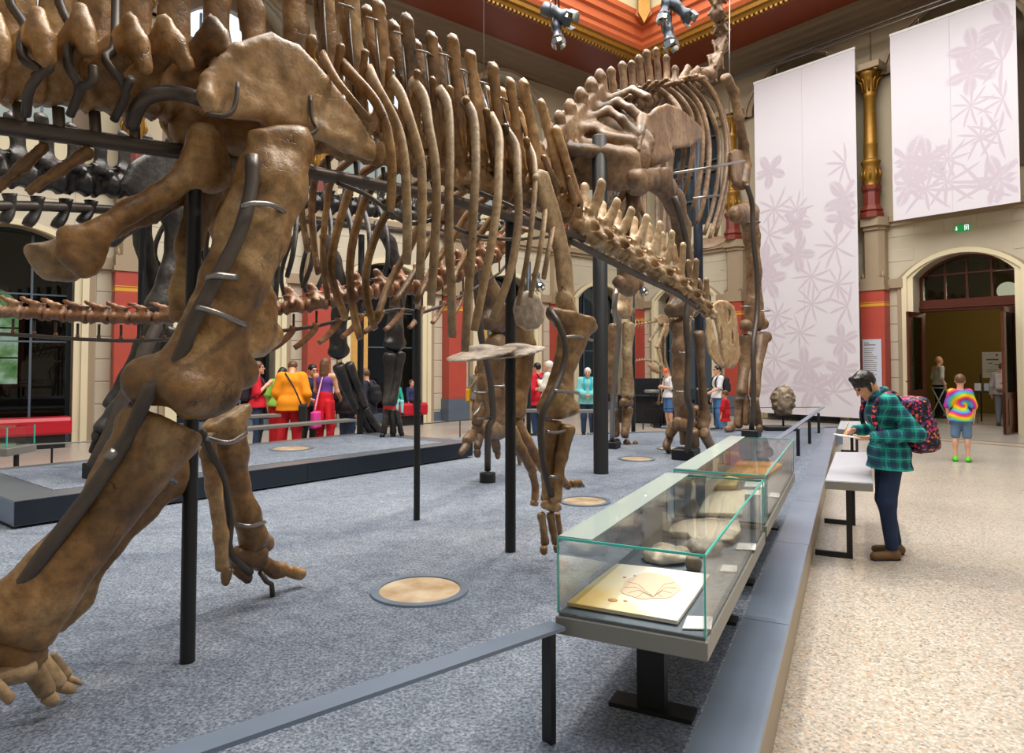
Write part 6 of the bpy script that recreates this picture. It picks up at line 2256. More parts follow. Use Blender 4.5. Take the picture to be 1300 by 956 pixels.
def person(label, px, py_or_dep, head, Hh, pose=None, top=None, bottom=None, shoes=(40, 40, 44), hair=None, skin='skin', extras=(), z0=0.0, h=.0125, dep=None, hs=1.0, slim=1.0, group=None, at=None):
    pose = pose or {}
    s = Hh / 1.70
    if at is not None: o0 = V(at)
    elif dep is None: o0 = G(px, py_or_dep, z0)
    else:
        q = ray(px, 462); o0 = V((q.x / q.y * dep, dep, z0))
    a = math.radians(head)
    Fw, Rt = V((math.sin(a), math.cos(a), 0)), V((math.cos(a), -math.sin(a), 0))
    lean, hp, hy = math.radians(pose.get('lean', 0)), math.radians(pose.get('head', 0)), math.radians(pose.get('yaw', 0))
    pz = pose.get('pz', .92)
    sit = 'pz' in pose

    def W(p): return o0 + (Rt * p[0] + Fw * p[1] + UP * p[2]) * s

    def up(p):          # upper body point leaned about the pelvis
        y, z = p[1], p[2] - .92
        if z < 0: return (p[0], y, pz + z)
        return (p[0], y * math.cos(lean) + z * math.sin(lean), pz + z * math.cos(lean) - y * math.sin(lean))
    neck = up((0, -.015, 1.43))
    th = lean + hp
    Fh = (Fw * math.cos(hy) + Rt * math.sin(hy))
    Rh = Rt * math.cos(hy) - Fw * math.sin(hy)
    HF = Fh * math.cos(th) - UP * math.sin(th)          # facing direction of the head
    HU = UP * math.cos(th) + Fh * math.sin(th)
    nb = W(neck)
    S = s * hs
    hc = nb + HU * (.155 * S) + HF * (.03 * S)
    hx = lambda r, f, u: hc + (Rh * r + HF * f + HU * u) * S
    axh = (Rh, HF, HU)
    t = thing('person', o0, label, 'person', group)
    # limbs
    J = {}
    for sd_, k in (('l', -1), ('r', 1)):
        J['sh' + sd_] = up((k * .165 * slim, -.01, 1.375))
        J['el' + sd_] = pose.get('el' + sd_, up((k * .23, -.05, 1.09)) if not sit else up((k * .22, .06, 1.12)))
        J['wr' + sd_] = pose.get('wr' + sd_, (J['el' + sd_][0] + k * .015, J['el' + sd_][1] + .09, J['el' + sd_][2] - .235))
        J['hp' + sd_] = (k * .088, 0, pz - .02)
        J['kn' + sd_] = pose.get('kn' + sd_, (k * .10, .42, pz - .02) if sit else (k * .10, .03, .49))
        J['an' + sd_] = pose.get('an' + sd_, (k * .10, .42, max(.08, pz - .44)) if sit else (k * .105, -.02, .085))
        J['to' + sd_] = pose.get('to' + sd_, (J['an' + sd_][0] + k * .025, J['an' + sd_][1] + .15, J['an' + sd_][2] - .05))
    ch, wa, pe = up((0, 0, 1.27)), up((0, .0, 1.06)), (0, 0, pz)
    # body: one continuous figure
    b = SDF(h, .03 * s)
    c_ = lambda p, q, ra, rb, **k: b.cap(W(p), W(q), ra * s, rb * s, **k)
    c_(pe, wa, .115 * slim, .105 * slim, sq=(Fw, .72))
    c_(wa, ch, .11 * slim, .13 * slim, sq=(Fw, .72))
    b.ell(W(up((0, .0, 1.30))), (.155 * s * slim, .095 * s, .12 * s), (Rt, Fw, UP))
    c_(J['shl'], J['shr'], .055, .055)
    b.cap(W(up((0, -.01, 1.38))), hc - HU * (.07 * S) - HF * .02 * S, .055 * s, .05 * S)
    for k in 'lr':
        c_(J['sh' + k], J['el' + k], .048 * slim, .038)
        e, w_ = V(J['el' + k]), V(J['wr' + k])
        c_(e, w_, .039, .027)
        d = (w_ - e).normalized()
        sg = -1 if k == 'l' else 1
        pd = V(pose.get('palm' + k, (-sg, 0, 0)))
        pd = (pd - d * pd.dot(d)).normalized()
        sv = d.cross(pd) * (-sg)                # towards the thumb
        c_(w_, w_ + d * .085, .03, .034, sq=((Rt * pd.x + Fw * pd.y + UP * pd.z).normalized(), .5))
        cu = pose.get('curl', .45)
        for i in range(4):
            ln = (.030, .036, .034, .026)[i]
            f0 = w_ + d * .088 + sv * ((1.5 - i) * .019)
            f1 = f0 + (d + pd * cu * .4).normalized() * ln
            f2 = f1 + (d + pd * cu * 1.6).normalized() * ln * .9
            c_(f0 - d * .02, f1, .0095, .0088, k=.006); c_(f1, f2, .0088, .0075, k=.006)
        t0 = w_ + d * .03 + sv * .026
        t1 = t0 + (d * .6 + sv * .7 + pd * .3).normalized() * .036
        c_(t0 - sv * .01, t1, .013, .0105, k=.01); c_(t1, t1 + (d + pd * .4).normalized() * .028, .0105, .008, k=.006)
        c_(J['hp' + k], J['kn' + k], .078 * slim, .052)
        c_(J['kn' + k], J['an' + k], .052, .034)
        kn, an = V(J['kn' + k]), V(J['an' + k])
        b.ell(W(kn.lerp(an, .3) - V((0, .018, 0))), (.05 * s, .052 * s, .1 * s), (Rt, Fw, UP))
        c_(an - V((0, .02, .03)), V(J['to' + k]), .034, .026)
    # head
    b.ell(hx(0, -.01, .02), (.073 * S, .092 * S, .098 * S), axh)
    b.ell(hx(0, .03, -.045), (.053 * S, .058 * S, .066 * S), axh)
    b.cap(hx(0, .088, .008), hx(0, .107, -.022), .010 * S, .014 * S, k=.01 * S)
    b.cap(hx(-.018, .086, -.062), hx(.018, .086, -.062), .010 * S, .010 * S, k=.008 * S)
    b.ell(hx(0, .078, -.098), (.02 * S,) * 3, k=.015 * S)
    for k in (-1, 1):
        b.ell(hx(k * .076, -.012, -.005), (.010 * S, .022 * S, .032 * S), axh, k=.008 * S)
        b.ell(hx(k * .031, .091, .014), (.017 * S, .012 * S, .012 * S), axh, sub=True, k=.01 * S)
        b.cap(hx(k * .016, .09, .034), hx(k * .048, .078, .032), .007 * S, .006 * S, k=.01 * S)
    body = sdf_obj(b, 'body', M[skin], t)
    for k in (-1, 1):
        mb = MB(); mb.lathe(hx(k * .031, .079, .013), [(.001, -.011 * S), (.009 * S, -.006 * S), (.0115 * S, 0), (.009 * S, .006 * S), (.001, .011 * S)], 8); mb.build('eye', M['eyed'], t)
    # top
    if top:
        m, sl, hem, th_ = top[0], top[1], top[2], top[3]
        g = SDF(h, .03 * s)
        g.cap(W(up((0, 0, hem - .03))), W(wa), (.15 + th_) * s * slim, (.122 + th_) * s * slim, sq=(Fw, .88))
        free = min(J['wrl'][2], J['wrr'][2]) > hem + .05 or sl < .6
        if hem < .93:
            rl = .152 + th_
            xl = .06 if free else max(.015, .212 - rl)
            g.cap(W((-xl, 0, hem - .03)), W((xl, 0, hem - .03)), rl * s, rl * s, sq=(Fw, .98))
            if hem < pz: g.cap(W((-xl * .9, 0, pz - .01)), W((xl * .9, 0, pz - .01)), (rl - .012) * s, (rl - .012) * s, sq=(Fw, .98))
        g.cap(W(wa), W(ch), (.118 + th_) * s * slim, (.138 + th_) * s * slim, sq=(Fw, .76))
        g.ell(W(up((0, 0, 1.30))), ((.163 + th_) * s * slim, (.102 + th_) * s, .125 * s), (Rt, Fw, UP))
        if sl > 0:
            g.cap(W(J['shl']), W(J['shr']), (.058 + th_ * .7) * s, (.058 + th_ * .7) * s)
        for k in 'lr':
            sh, e, w_ = V(J['sh' + k]), V(J['el' + k]), V(J['wr' + k])
            r0, r1, r2 = (.053 + th_) * s, (.045 + th_) * s, (.034 + th_) * s
            if sl >= .99:
                g.cap(W(sh), W(e), r0, r1); g.cap(W(e), W(e.lerp(w_, .94)), r1, r2)
            elif sl > .55: g.cap(W(sh), W(e), r0, r1); g.cap(W(e), W(e.lerp(w_, (sl - .5) * 2)), r1, r2)
            elif sl > 0: g.cap(W(sh), W(sh.lerp(e, sl * 2 * .9)), r0 * 1.05, r1 * 1.15)
        hz = up((0, 0, hem))
        g.box(W((hz[0], hz[1], hz[2] - .25)), ((.3 if free else .222) * s, .4 * s, .25 * s), (Rt, Fw, UP), rd=.004, k=.004, sub=True)
        g.ell(nb + HU * .035 * s, (.066 * s, .066 * s, .055 * s), (Rt, Fw, UP), sub=True, k=.01)
        sdf_obj(g, top[4] if len(top) > 4 else 'shirt', m, t)
    if bottom:
        m, fr = bottom[0], bottom[1]
        g = SDF(h, .03 * s)
        if fr == 'skirt':
            g.cap(W(pe), W((0, .0, pz - .34)), .13 * s, .175 * s, sq=(Fw, .85))
            g.box(W((0, 0, pz - .60)), (.4 * s, .4 * s, .22 * s), (Rt, Fw, UP), rd=.004, k=.004, sub=True)
        else:
            g.cap(W((0, 0, pz - .02)), W((0, 0, pz + .06)), .128 * s * slim, .118 * s * slim, sq=(Fw, .8))
            for k in 'lr':
                hpj, kn, an = V(J['hp' + k]), V(J['kn' + k]), V(J['an' + k])
                lo = bottom[2] if len(bottom) > 2 else .014
                if fr <= 1: g.cap(W(hpj), W(hpj.lerp(kn, fr)), (.085 + lo) * s * slim, (.064 + lo) * s)
                else:
                    g.cap(W(hpj), W(kn), (.083 + lo) * s * slim, (.064 + lo) * s)
                    g.cap(W(kn), W(kn.lerp(an, min(.93, fr - 1))), (.063 + lo) * s, (.042 + lo) * s)
        sdf_obj(g, 'skirt' if fr == 'skirt' else ('shorts' if fr <= 1 else 'trousers'), m, t)
    if shoes:
        for k in 'lr':
            an, to = V(J['an' + k]), V(J['to' + k])
            g = SDF(min(h, .011), .02 * s)
            fd = (to - an); fd.z = 0
            fd = fd.normalized() if fd.length > .01 else V((0, 1, 0))
            zb = min(an.z, to.z) - .035 if not sit else to.z - .035
            heel = V((an.x, an.y, zb + .04)) - fd * .035
            toe = V((an.x, an.y, zb + .034)) + fd * .165
            g.cap(W(heel), W(toe), .044 * s, .036 * s)
            g.cap(W(heel + fd * .03), W(an + V((0, 0, -.005))), .045 * s, .044 * s)
            g.box(W(V((an.x, an.y, zb - .06)) + fd * .06), (.3 * s, .3 * s, .06 * s), rd=.002, k=.006, sub=True)
            sh = sdf_obj(g, 'shoe', cloth('shoe_%d_%d_%d' % shoes, shoes, rough=.6), t)
            d3 = (Rt * fd.x + Fw * fd.y).normalized()
            mb = MB(); mb.bbox(W(V((an.x, an.y, zb + .009)) + fd * .063), .078 * s, .25 * s, .018 * s, V((d3.y, -d3.x, 0)), d3, UP, .008 * s)
            mb.build('sole', M['black'], sh)
    # hair
    if hair:
        m, st = hair
        g = SDF(min(h, .011), .012 * S)
        g.ell(hx(0, -.018, .032), (.083 * S, .098 * S, .097 * S), axh)
        if st in ('long', 'bob'):
            dn = .33 if st == 'long' else .12
            for x, y, r in ((0, -.075, .055), (-.058, -.045, .035), (.058, -.045, .035)):
                p0 = hx(x, y, 0)
                g.cap(p0, p0 - UP * dn * S * .5 - HF * .02 * S + HU * 0, r * S, r * .9 * S)
                g.cap(p0 - UP * dn * S * .5 - HF * .02 * S, p0 - UP * dn * S - HF * .03 * S, r * .9 * S, r * .5 * S)
        if st == 'tail':
            p0 = hx(0, -.11, .02)
            g.cap(p0, p0 - UP * .2 * S - HF * .02 * S, .03 * S, .012 * S)
        g.ell(hx(0, .075, -.025), (.066 * S, .06 * S, .078 * S), axh, sub=True, k=.012 * S)
        if st == 'fringe':
            g.box(hx(0, -.0, -.17), (.12 * S, .16 * S, .085 * S), axh, rd=.02 * S, sub=True, k=.01 * S)
            g.cap(hx(-.07, .0, -.0), hx(-.066, .02, -.05), .022 * S, .014 * S); g.cap(hx(.07, .0, -.0), hx(.066, .02, -.05), .022 * S, .014 * S)
        if st in ('short', 'crop', 'fluffy'):
            g.ell(hx(0, .05, -.10), (.12 * S, .12 * S, .085 * S), axh, sub=True, k=.01 * S)
            g.box(hx(0, -.02, -.15), (.12 * S, .14 * S, .085 * S), axh, rd=.02 * S, sub=True, k=.01 * S)
        if st == 'fringe':
            for x in (-.05, -.025, 0, .025, .05):
                g.cap(hx(x, .035, .10), hx(x * 1.2, .078 - abs(x) * .45, .034), .024 * S, .013 * S, k=.012 * S)
        sdf_obj(g, 'hair', m, t, rough=.0035 if st in ('fluffy', 'fringe') else .002, freq=60)
    # extras
    for e in extras:
        k = e[0]
        if k == 'backpack':
            m, sz = e[1], (e[2] if len(e) > 2 else 1.0)
            g = SDF(min(h, .013), .04 * s)
            bc = up((0, -.19 * (.6 + .4 * sz) - (.05 if sz > 1.15 else 0), 1.20 - (.07 if sz > 1.15 else 0)))
            ax_ = (Rt, (Fw * math.cos(lean) - UP * math.sin(lean)), (UP * math.cos(lean) + Fw * math.sin(lean)))
            g.box(W(bc), (.14 * sz * s, .085 * sz * s, .20 * sz * s), ax_, rd=.06 * s)
            g.box(W((bc[0], bc[1] - .08 * sz, bc[2] - .07 * sz)), (.11 * sz * s, .05 * sz * s, .11 * sz * s), ax_, rd=.04 * s)
            bp = sdf_obj(g, 'backpack', m, t)
            for q in (-1, 1):
                mb = MB()
                mb.tube([V(p) for p in curve([tuple(W(up(p))) for p in ((q * .10, -.13, 1.36), (q * .115, -.07, 1.445), (q * .115, .055, 1.41), (q * .12, .125, 1.28), (q * .13, .11, 1.15), (q * .135, .0, 1.07), (q * .12, -.12, 1.05))], 18)], .022 * s, 6, flat=.45)
                mb.build('strap', e[3] if len(e) > 3 else m, bp)
        elif k == 'bag':      # m, side, z, size
            m, q, z, sz = e[1], e[2], e[3], e[4]
            g = SDF(min(h, .012), .03 * s)
            bc = V((q * .21, e[5] if len(e) > 5 else -.05, z))
            g.box(W(bc), (.05 * sz * s, .13 * sz * s, .14 * sz * s), (Rt, Fw, UP), rd=.03 * s)
            bg = sdf_obj(g, 'shoulder_bag', m, t)
            mb = MB()
            mb.tube([V(p) for p in curve([tuple(W(p)) for p in (bc + V((0, -.08, .12)), V((q * .06, -.165, 1.2)), V(up((-q * .11, -.08, 1.44))), V(up((-q * .11, .08, 1.39))), V((q * .1, .17, 1.1)), bc + V((0, .08, .12)))], 16)], .014 * s, 6, flat=.5)
            mb.build('strap', e[6] if len(e) > 6 else m, bg)
        elif k == 'waist':
            g = SDF(h, .03 * s)
            g.cap(W((0, 0, pz - .05)), W((0, 0, pz + .1)), .175 * s, .155 * s, sq=(Fw, .9))
            for x in (-.1, 0, .1): g.cap(W((x, -.10, pz)), W((x * 1.3, -.12, pz - .3)), .05 * s, .05 * s)
            sdf_obj(g, 'tied_jacket', e[1], t)
        elif k == 'scarf':
            mb = MB()
            mb.tube([V(p) for p in curve([tuple(W(up(p))) for p in ((.07, .11, 1.15), (.075, .12, 1.3), (.08, .05, 1.44), (0, -.07, 1.46), (-.08, .05, 1.44), (-.07, .12, 1.3), (-.07, .115, 1.1))], 22)], .03 * s, 8, flat=.6)
            mb.build('scarf', e[1], t)
        elif k == 'glasses':
            mb = MB()
            for q in (-1, 1):
                mb.tube([hx(q * .033 + .022 * math.cos(i * .785), .102, .012 + .018 * math.sin(i * .785)) for i in range(9)], .0025 * S, 5)
                mb.tube([hx(q * .055, .1, .016), hx(q * .078, .0, .012)], .0025 * S, 5)
            mb.tube([hx(-.011, .104, .016), hx(.011, .104, .016)], .0025 * S, 5)
            mb.build('glasses', M['eyed'], t)
        elif k == 'tie':
            mb = MB(); mb.prism([W(up(p)) for p in ((-.015, .122, 1.39), (.015, .122, 1.39), (.03, .135, 1.06), (0, .137, 1.02), (-.03, .135, 1.06))], Fw * .008); mb.build('tie', e[1], t)
        elif k == 'collar':
            mb = MB()
            mb.tube([V(p) for p in curve([tuple(W(up(p))) for p in ((.03, .085, 1.41), (.075, .03, 1.455), (.05, -.06, 1.475), (-.05, -.06, 1.475), (-.075, .03, 1.455), (-.03, .085, 1.41))], 18)], .026 * s, 8, flat=.45)
            mb.build('collar', e[1], t)
    return t, W, J


black_hair = cloth('black_hair', (22, 18, 18), rough=.4)
brown_hair = cloth('brown_hair', (104, 72, 46), rough=.5)
white_hair = cloth('white_hair', (222, 218, 212), rough=.6)
ginger = cloth('ginger_hair', (206, 96, 40), rough=.5)
jeans = cloth('blue_jeans', (42, 66, 104), .25)
# patterned cloth
pm, nt, b_, Lk = nodes('teal_plaid')
tc = N(nt, 'ShaderNodeTexCoord')
sx = N(nt, 'ShaderNodeSeparateXYZ')
Lk(tc.outputs['Object'], sx.inputs[0])


def stripes(o, per, wd, ph=0.0):
    a = N(nt, 'ShaderNodeMath', operation='MULTIPLY_ADD'); a.inputs[1].default_value = 1 / per; a.inputs[2].default_value = ph + 50
    Lk(o, a.inputs[0])
    f = N(nt, 'ShaderNodeMath', operation='FRACT'); Lk(a.outputs[0], f.inputs[0])
    l = N(nt, 'ShaderNodeMath', operation='LESS_THAN'); l.inputs[1].default_value = wd; Lk(f.outputs[0], l.inputs[0])
    return l.outputs[0]


cur = None
base = srgb(22, 138, 134)
for o, per, wd, ph, col, fac in ((sx.outputs[0], .085, .45, 0, srgb(14, 34, 80), .62), (sx.outputs[2], .085, .45, 0, srgb(14, 34, 80), .62), (sx.outputs[2], .085, .1, .3, srgb(60, 200, 180), .7), (sx.outputs[0], .085, .1, .3, srgb(50, 180, 170), .6)):
    mx = N(nt, 'ShaderNodeMix', data_type='RGBA')
    mu = N(nt, 'ShaderNodeMath', operation='MULTIPLY'); mu.inputs[1].default_value = fac
    Lk(stripes(o, per, wd, ph), mu.inputs[0]); Lk(mu.outputs[0], mx.inputs[0])
    if cur is None: mx.inputs[6].default_value = c4(base)
    else: Lk(cur, mx.inputs[6])
    mx.inputs[7].default_value = c4(col)
    cur = mx.outputs[2]
Lk(cur, b_.inputs['Base Color'])
b_.inputs['Roughness'].default_value = .85
M['plaid'] = pm
km, nt, b_, Lk = nodes('black_multicolour_print')
tc = N(nt, 'ShaderNodeTexCoord')
vo = N(nt, 'ShaderNodeTexVoronoi', Scale=58.0)
nz = N(nt, 'ShaderNodeTexNoise', Scale=22.0, Detail=3.0)
Lk(tc.outputs['Object'], vo.inputs['Vector']); Lk(tc.outputs['Object'], nz.inputs['Vector'])
sp = N(nt, 'ShaderNodeSeparateColor'); Lk(vo.outputs['Color'], sp.inputs[0])
r1 = ramp(nt, [(0, srgb(20, 16, 26)), (.42, srgb(24, 18, 34)), (.5, srgb(60, 66, 150)), (.6, srgb(226, 40, 110)), (.72, srgb(96, 30, 90)), (.8, srgb(230, 130, 60)), (.9, srgb(30, 24, 40))])
r1.color_ramp.interpolation = 'CONSTANT'
Lk(sp.outputs[0], r1.inputs['Fac'])
mx = N(nt, 'ShaderNodeMix', data_type='RGBA'); mx.inputs[6].default_value = c4(srgb(20, 16, 28))
rr_ = ramp(nt, [(.34, (0, 0, 0)), (.4, (1, 1, 1))]); Lk(nz.outputs['Fac'], rr_.inputs['Fac']); Lk(rr_.outputs['Color'], mx.inputs[0]); Lk(r1.outputs['Color'], mx.inputs[7])
Lk(mx.outputs[2], b_.inputs['Base Color']); b_.inputs['Roughness'].default_value = .6
M['packprint'] = km
dm, nt, b_, Lk = nodes('spiral_tie_dye')
tc = N(nt, 'ShaderNodeTexCoord')
sb_ = N(nt, 'ShaderNodeVectorMath', operation='SUBTRACT'); Lk(tc.outputs['Object'], sb_.inputs[0]); sb_.inputs[1].default_value = (.0, 0, .94)
sx = N(nt, 'ShaderNodeSeparateXYZ'); Lk(sb_.outputs[0], sx.inputs[0])
an = N(nt, 'ShaderNodeMath', operation='ARCTAN2'); Lk(sx.outputs[2], an.inputs[0]); Lk(sx.outputs[0], an.inputs[1])
hy_ = N(nt, 'ShaderNodeCombineXYZ'); Lk(sx.outputs[0], hy_.inputs[0]); Lk(sx.outputs[2], hy_.inputs[2])
le = N(nt, 'ShaderNodeVectorMath', operation='LENGTH'); Lk(hy_.outputs[0], le.inputs[0])
m1 = N(nt, 'ShaderNodeMath', operation='MULTIPLY'); m1.inputs[1].default_value = 1 / 6.2832; Lk(an.outputs[0], m1.inputs[0])
m2 = N(nt, 'ShaderNodeMath', operation='MULTIPLY_ADD'); m2.inputs[1].default_value = 6.5; Lk(le.outputs[1], m2.inputs[0]); Lk(m1.outputs[0], m2.inputs[2])
fr = N(nt, 'ShaderNodeMath', operation='FRACT'); Lk(m2.outputs[0], fr.inputs[0])
r1 = ramp(nt, [(0, srgb(255, 90, 40)), (.2, srgb(255, 220, 40)), (.4, srgb(140, 210, 40)), (.58, srgb(40, 170, 230)), (.78, srgb(150, 50, 170)), (.9, srgb(240, 50, 140)), (1, srgb(255, 90, 40))])
Lk(fr.outputs[0], r1.inputs['Fac']); Lk(r1.outputs['Color'], b_.inputs['Base Color']); b_.inputs['Roughness'].default_value = .85
M['tiedye'] = dm

# the reader in plaid
t, W, J = person('person in a teal plaid shirt and jeans with a patterned backpack writing in a notebook', 1131, 707, -86, 1.60,
       dict(lean=9, head=36, ell=(-.235, -.13, 1.10), wrl=(-.13, .20, 1.06), palml=(.5, .2, .8), elr=(.22, .0, 1.10), wrr=(.07, .26, 1.10), palmr=(-.6, .0, -.8), curl=.9, anl=(-.09, .03, .085), anr=(.10, -.09, .085), knl=(-.1, .07, .49), knr=(.10, .0, .49)),
       slim=.9, top=(M['plaid'], 1, .78, .018, 'plaid_shirt'), bottom=(cloth('dark_indigo_jeans', (30, 48, 84), .3), 1.95, .010), shoes=(112, 84, 52), hair=(black_hair, 'fringe'), skin='skin2', h=.0078, extras=(('backpack', M['packprint'], 1.22), ('collar', M['plaid'])))
nbp = W((-.05, .36, 1.06))
tn = thing('notebook', nbp, 'small white notebook held by the person in teal plaid', 'notebook')
dv = (W((0, 1, 0)) - W((0, 0, 0))).normalized(); rv = V((dv.y, -dv.x, 0))
mb = MB(); mb.bbox(nbp, .15, .20, .010, rv, (dv + UP * .12).normalized(), (UP - dv * .12).normalized(), .002); mb.build('pages', M['white'], tn)
pn = W((.05, .36, 1.08))
tp_ = thing('pencil', pn, 'yellow green pencil in the hand above the notebook', 'pencil')
mb = MB(); mb.tube([pn, pn + V((.03, -.01, .09))], [.002, .005], 6); mb.build('shaft', plain('yellow_green_paint', srgb(190, 210, 40), .4), tp_)

person('boy seen from behind in a rainbow spiral tie-dye shirt and bright green shoes', 1221, 586, 33, 1.40, dict(elr=(.225, 0, 1.08), ell=(-.225, 0, 1.08), wrl=(-.21, .03, .86), wrr=(.21, .03, .86)), top=(M['tiedye'], .5, .80, .018), bottom=(cloth('denim_shorts', (104, 134, 170), .2), .92, .022), shoes=(90, 220, 40), hair=(brown_hair, 'short'), hs=1.12, slim=.86)
gt, _, _ = person('man in white short sleeved shirt and red tie standing in the doorway', 1193, 531, 95, 1.82, {}, top=(cloth('white_shirt', (214, 218, 226)), .5, .92, .012), bottom=(cloth('black_trousers', (26, 27, 32)), 1.95), shoes=(20, 20, 22), hair=None, extras=(('tie', cloth('dark_red_tie', (140, 24, 40))),))
person('person with a pale grey backpack and grey trousers behind the open door leaf', 1274, 541, 40, 1.62, {}, top=(cloth('grey_jacket', (150, 140, 136)), 1, .85, .03, 'jacket'), bottom=(cloth('grey_trousers', (96, 98, 108)), 1.95), hair=(brown_hair, 'short'), extras=(('backpack', cloth('pale_grey_pack', (176, 164, 158)), 1.1),))
person('ginger haired boy in white T-shirt and blue shorts beside the black exhibit desk', 849, 0, -105, 1.52, dict(head=30, ell=(-.2, .02, 1.12), wrl=(-.1, .2, 1.16), elr=(.2, .04, 1.12), wrr=(.08, .22, 1.14)), top=(cloth('white_tee', (228, 230, 236)), .5, .86, .016), bottom=(cloth('blue_shorts', (76, 118, 176)), .95, .02), shoes=(120, 140, 170), hair=(ginger, 'short'), dep=17.0, extras=(('bag', cloth('black_bag', (30, 30, 36)), -1, 1.15, .9, -.1),))
person('woman in white T-shirt with dark backpack right of the bent skull', 912, 547, -98, 1.56, dict(ell=(-.2, .06, 1.12), wrl=(-.17, .27, 1.02)), top=(M['white_tee'], .5, .86, .014), bottom=(cloth('bright_jeans', (70, 120, 176)), 1.95), hair=(black_hair, 'short'), extras=(('backpack', cloth('navy_black_pack', (36, 38, 52)), 1.0), ('glasses',)))
person('small child in a red shirt beside the woman with dark backpack', 920, 550, -60, .98, dict(ell=(-.24, .05, 1.05), wrl=(-.24, .1, .82)), top=(cloth('red_tunic', (200, 24, 38)), .5, .62, .05), bottom=(cloth('light_blue_capri', (120, 150, 180)), 1.3), shoes=(70, 50, 40), hair=(brown_hair, 'short'), hs=1.3, dep=14.9)
person('woman with short white hair in an open turquoise jacket facing us', 746, 0, 186, 1.52, dict(head=14, ell=(-.21, .05, 1.1), wrl=(-.08, .2, 1.04), elr=(.21, .05, 1.1), wrr=(.08, .2, 1.04)), top=(cloth('turquoise_jacket', (130, 206, 206)), 1, .80, .04, 'jacket'), bottom=(jeans, 1.95), hair=(white_hair, 'short'), dep=15.2, extras=(('scarf', cloth('cyan_shirt_front', (40, 190, 220))),))
person('white haired woman in cream cardigan and blue scarf turned to the left', 697, 0, -75, 1.66, dict(ell=(-.21, .04, 1.14), wrl=(-.1, .17, 1.24), elr=(.2, .05, 1.12), wrr=(.1, .2, 1.1)), top=(cloth('cream_cardigan', (232, 228, 212)), 1, .78, .035, 'cardigan'), bottom=(jeans, 1.95), hair=(white_hair, 'short'), dep=14.4, extras=(('scarf', cloth('blue_scarf', (60, 130, 180))),))
person('person in a red coat standing just left of the white haired woman', 682, 0, -50, 1.62, {}, top=(cloth('crimson_coat', (204, 22, 48)), 1, .72, .045, 'coat'), bottom=(jeans, 1.95), hair=(black_hair, 'short'), dep=15.2, extras=(('backpack', cloth('black_pack', (30, 30, 34)), .8),))
person('woman in grey pullover with a mustard yellow bag and scarf', 607, 0, 40, 1.58, dict(head=8), top=(cloth('grey_pullover', (120, 120, 118)), 1, .84, .025, 'pullover'), bottom=(cloth('grey_skirt', (92, 92, 94)), 'skirt'), shoes=(50, 40, 36), hair=(brown_hair, 'bob'), dep=15.8, extras=(('scarf', cloth('mustard_scarf', (206, 150, 30))), ('bag', cloth('mustard_bag', (214, 160, 30)), -1, .95, 1.1)))
person('man in a red polo shirt with a dark backpack at the label rail', 327, 0, 75, 1.64, dict(ell=(-.22, .02, 1.12), wrl=(-.1, .17, 1.28), elr=(.22, .02, 1.12), wrr=(.1, .17, 1.28)), top=(cloth('red_polo', (214, 28, 50)), .5, .88, .016), bottom=(jeans, 1.95), hair=(brown_hair, 'crop'), dep=11.9, extras=(('backpack', cloth('dark_violet_pack', (44, 38, 50)), 1.0),))
person('black haired child in a green top left of the orange jacket', 354, 0, 5, 1.56, dict(lean=12, head=14), top=(cloth('green_top', (130, 182, 66)), .5, .90, .02), bottom=(cloth('red_trousers', (196, 24, 40)), 1.95, .03), hair=(black_hair, 'bob'), dep=12.6)
person('person in a bright orange jacket with black shoulder bag seen from behind', 370, 0, -12, 1.70, dict(lean=12, head=24, ell=(-.24, .06, 1.1), wrl=(-.2, .26, .98), elr=(.25, .0, 1.08), wrr=(.22, .14, .9), anl=(-.22, -.12, .085), knl=(-.15, .03, .49)), top=(cloth('orange_jacket', (250, 150, 16)), 1, .80, .045, 'jacket'), bottom=(M['red_trousers'], 1.95, .03), hair=(brown_hair, 'short'), dep=11.8, extras=(('bag', M['black_bag'], 1, .74, 1.25, -.12),))
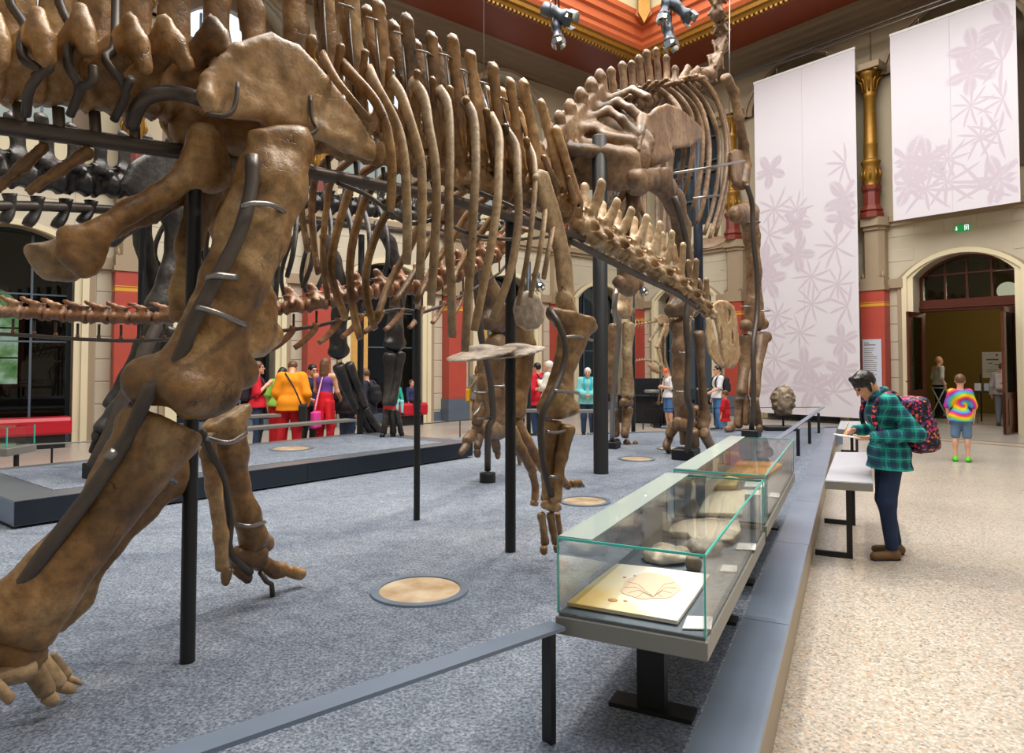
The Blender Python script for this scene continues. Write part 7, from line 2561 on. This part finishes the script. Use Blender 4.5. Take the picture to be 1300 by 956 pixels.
person('person in navy shirt and glasses between orange jacket and purple top', 392, 0, 128, 1.60, dict(lean=10, elr=(.25, .06, 1.1), wrr=(.1, .22, 1.0), ell=(-.24, .08, 1.1), wrl=(-.1, .24, 1.0)), top=(cloth('navy_shirt', (28, 42, 78)), .6, .86, .025), bottom=(cloth('black_trousers', (26, 27, 32)), 1.95), hair=(black_hair, 'short'), dep=12.9, extras=(('glasses',),))
person('girl in purple sleeveless top with red jacket tied at her waist and pink bag', 413, 0, 12, 1.70, dict(ell=(-.21, .05, 1.12), wrl=(-.12, .24, 1.06), elr=(.22, .04, 1.1), wrr=(.2, .2, .98)), top=(cloth('purple_top', (116, 72, 170)), 0, .95, .012), bottom=(M['red_trousers'], 1.95), hair=(brown_hair, 'long'), dep=12.3, extras=(('waist', cloth('red_jacket', (214, 20, 36))), ('bag', cloth('pink_bag', (240, 70, 170)), -.2, .62, 1.05, -.24, cloth('pale_pink_strap', (240, 190, 220)))))
person('person in dark navy hooded jacket with backpack behind the dark foreleg', 466, 0, -70, 1.52, dict(head=14), top=(cloth('navy_hooded_jacket', (34, 38, 56)), 1, .80, .04, 'jacket'), bottom=(cloth('charcoal_trousers', (40, 42, 50)), 1.95), hair=(brown_hair, 'fluffy'), dep=12.2, extras=(('backpack', M['black_pack'], .9),))
person('person with long dark hair and black coat left of the dark foreleg', 441, 0, 20, 1.50, dict(lean=6), top=(cloth('black_coat', (32, 28, 32)), 1, .78, .045, 'coat'), bottom=(jeans, 1.95), hair=(black_hair, 'long'), dep=12.6)
bs = WL(10.02, .6, 0)
person('child in teal top and aqua leggings sitting on the red bench', 0, 0, 150, 1.15, dict(pz=.95, head=8), top=(cloth('teal_top', (40, 170, 150)), 1, .88, .015), bottom=(cloth('aqua_leggings', (140, 216, 220)), 1.95, .006), hair=(ginger, 'short'), at=bs, hs=1.15)
bs = WL(9.55, .6, 0)
person('child in dark blue sitting on the red bench right of the teal child', 0, 0, 140, 1.12, dict(pz=.97), top=(cloth('dark_blue_top', (44, 50, 92)), 1, .88, .015), bottom=(cloth('charcoal_trousers', (40, 42, 50)), 1.95), hair=(brown_hair, 'short'), at=bs, hs=1.15)
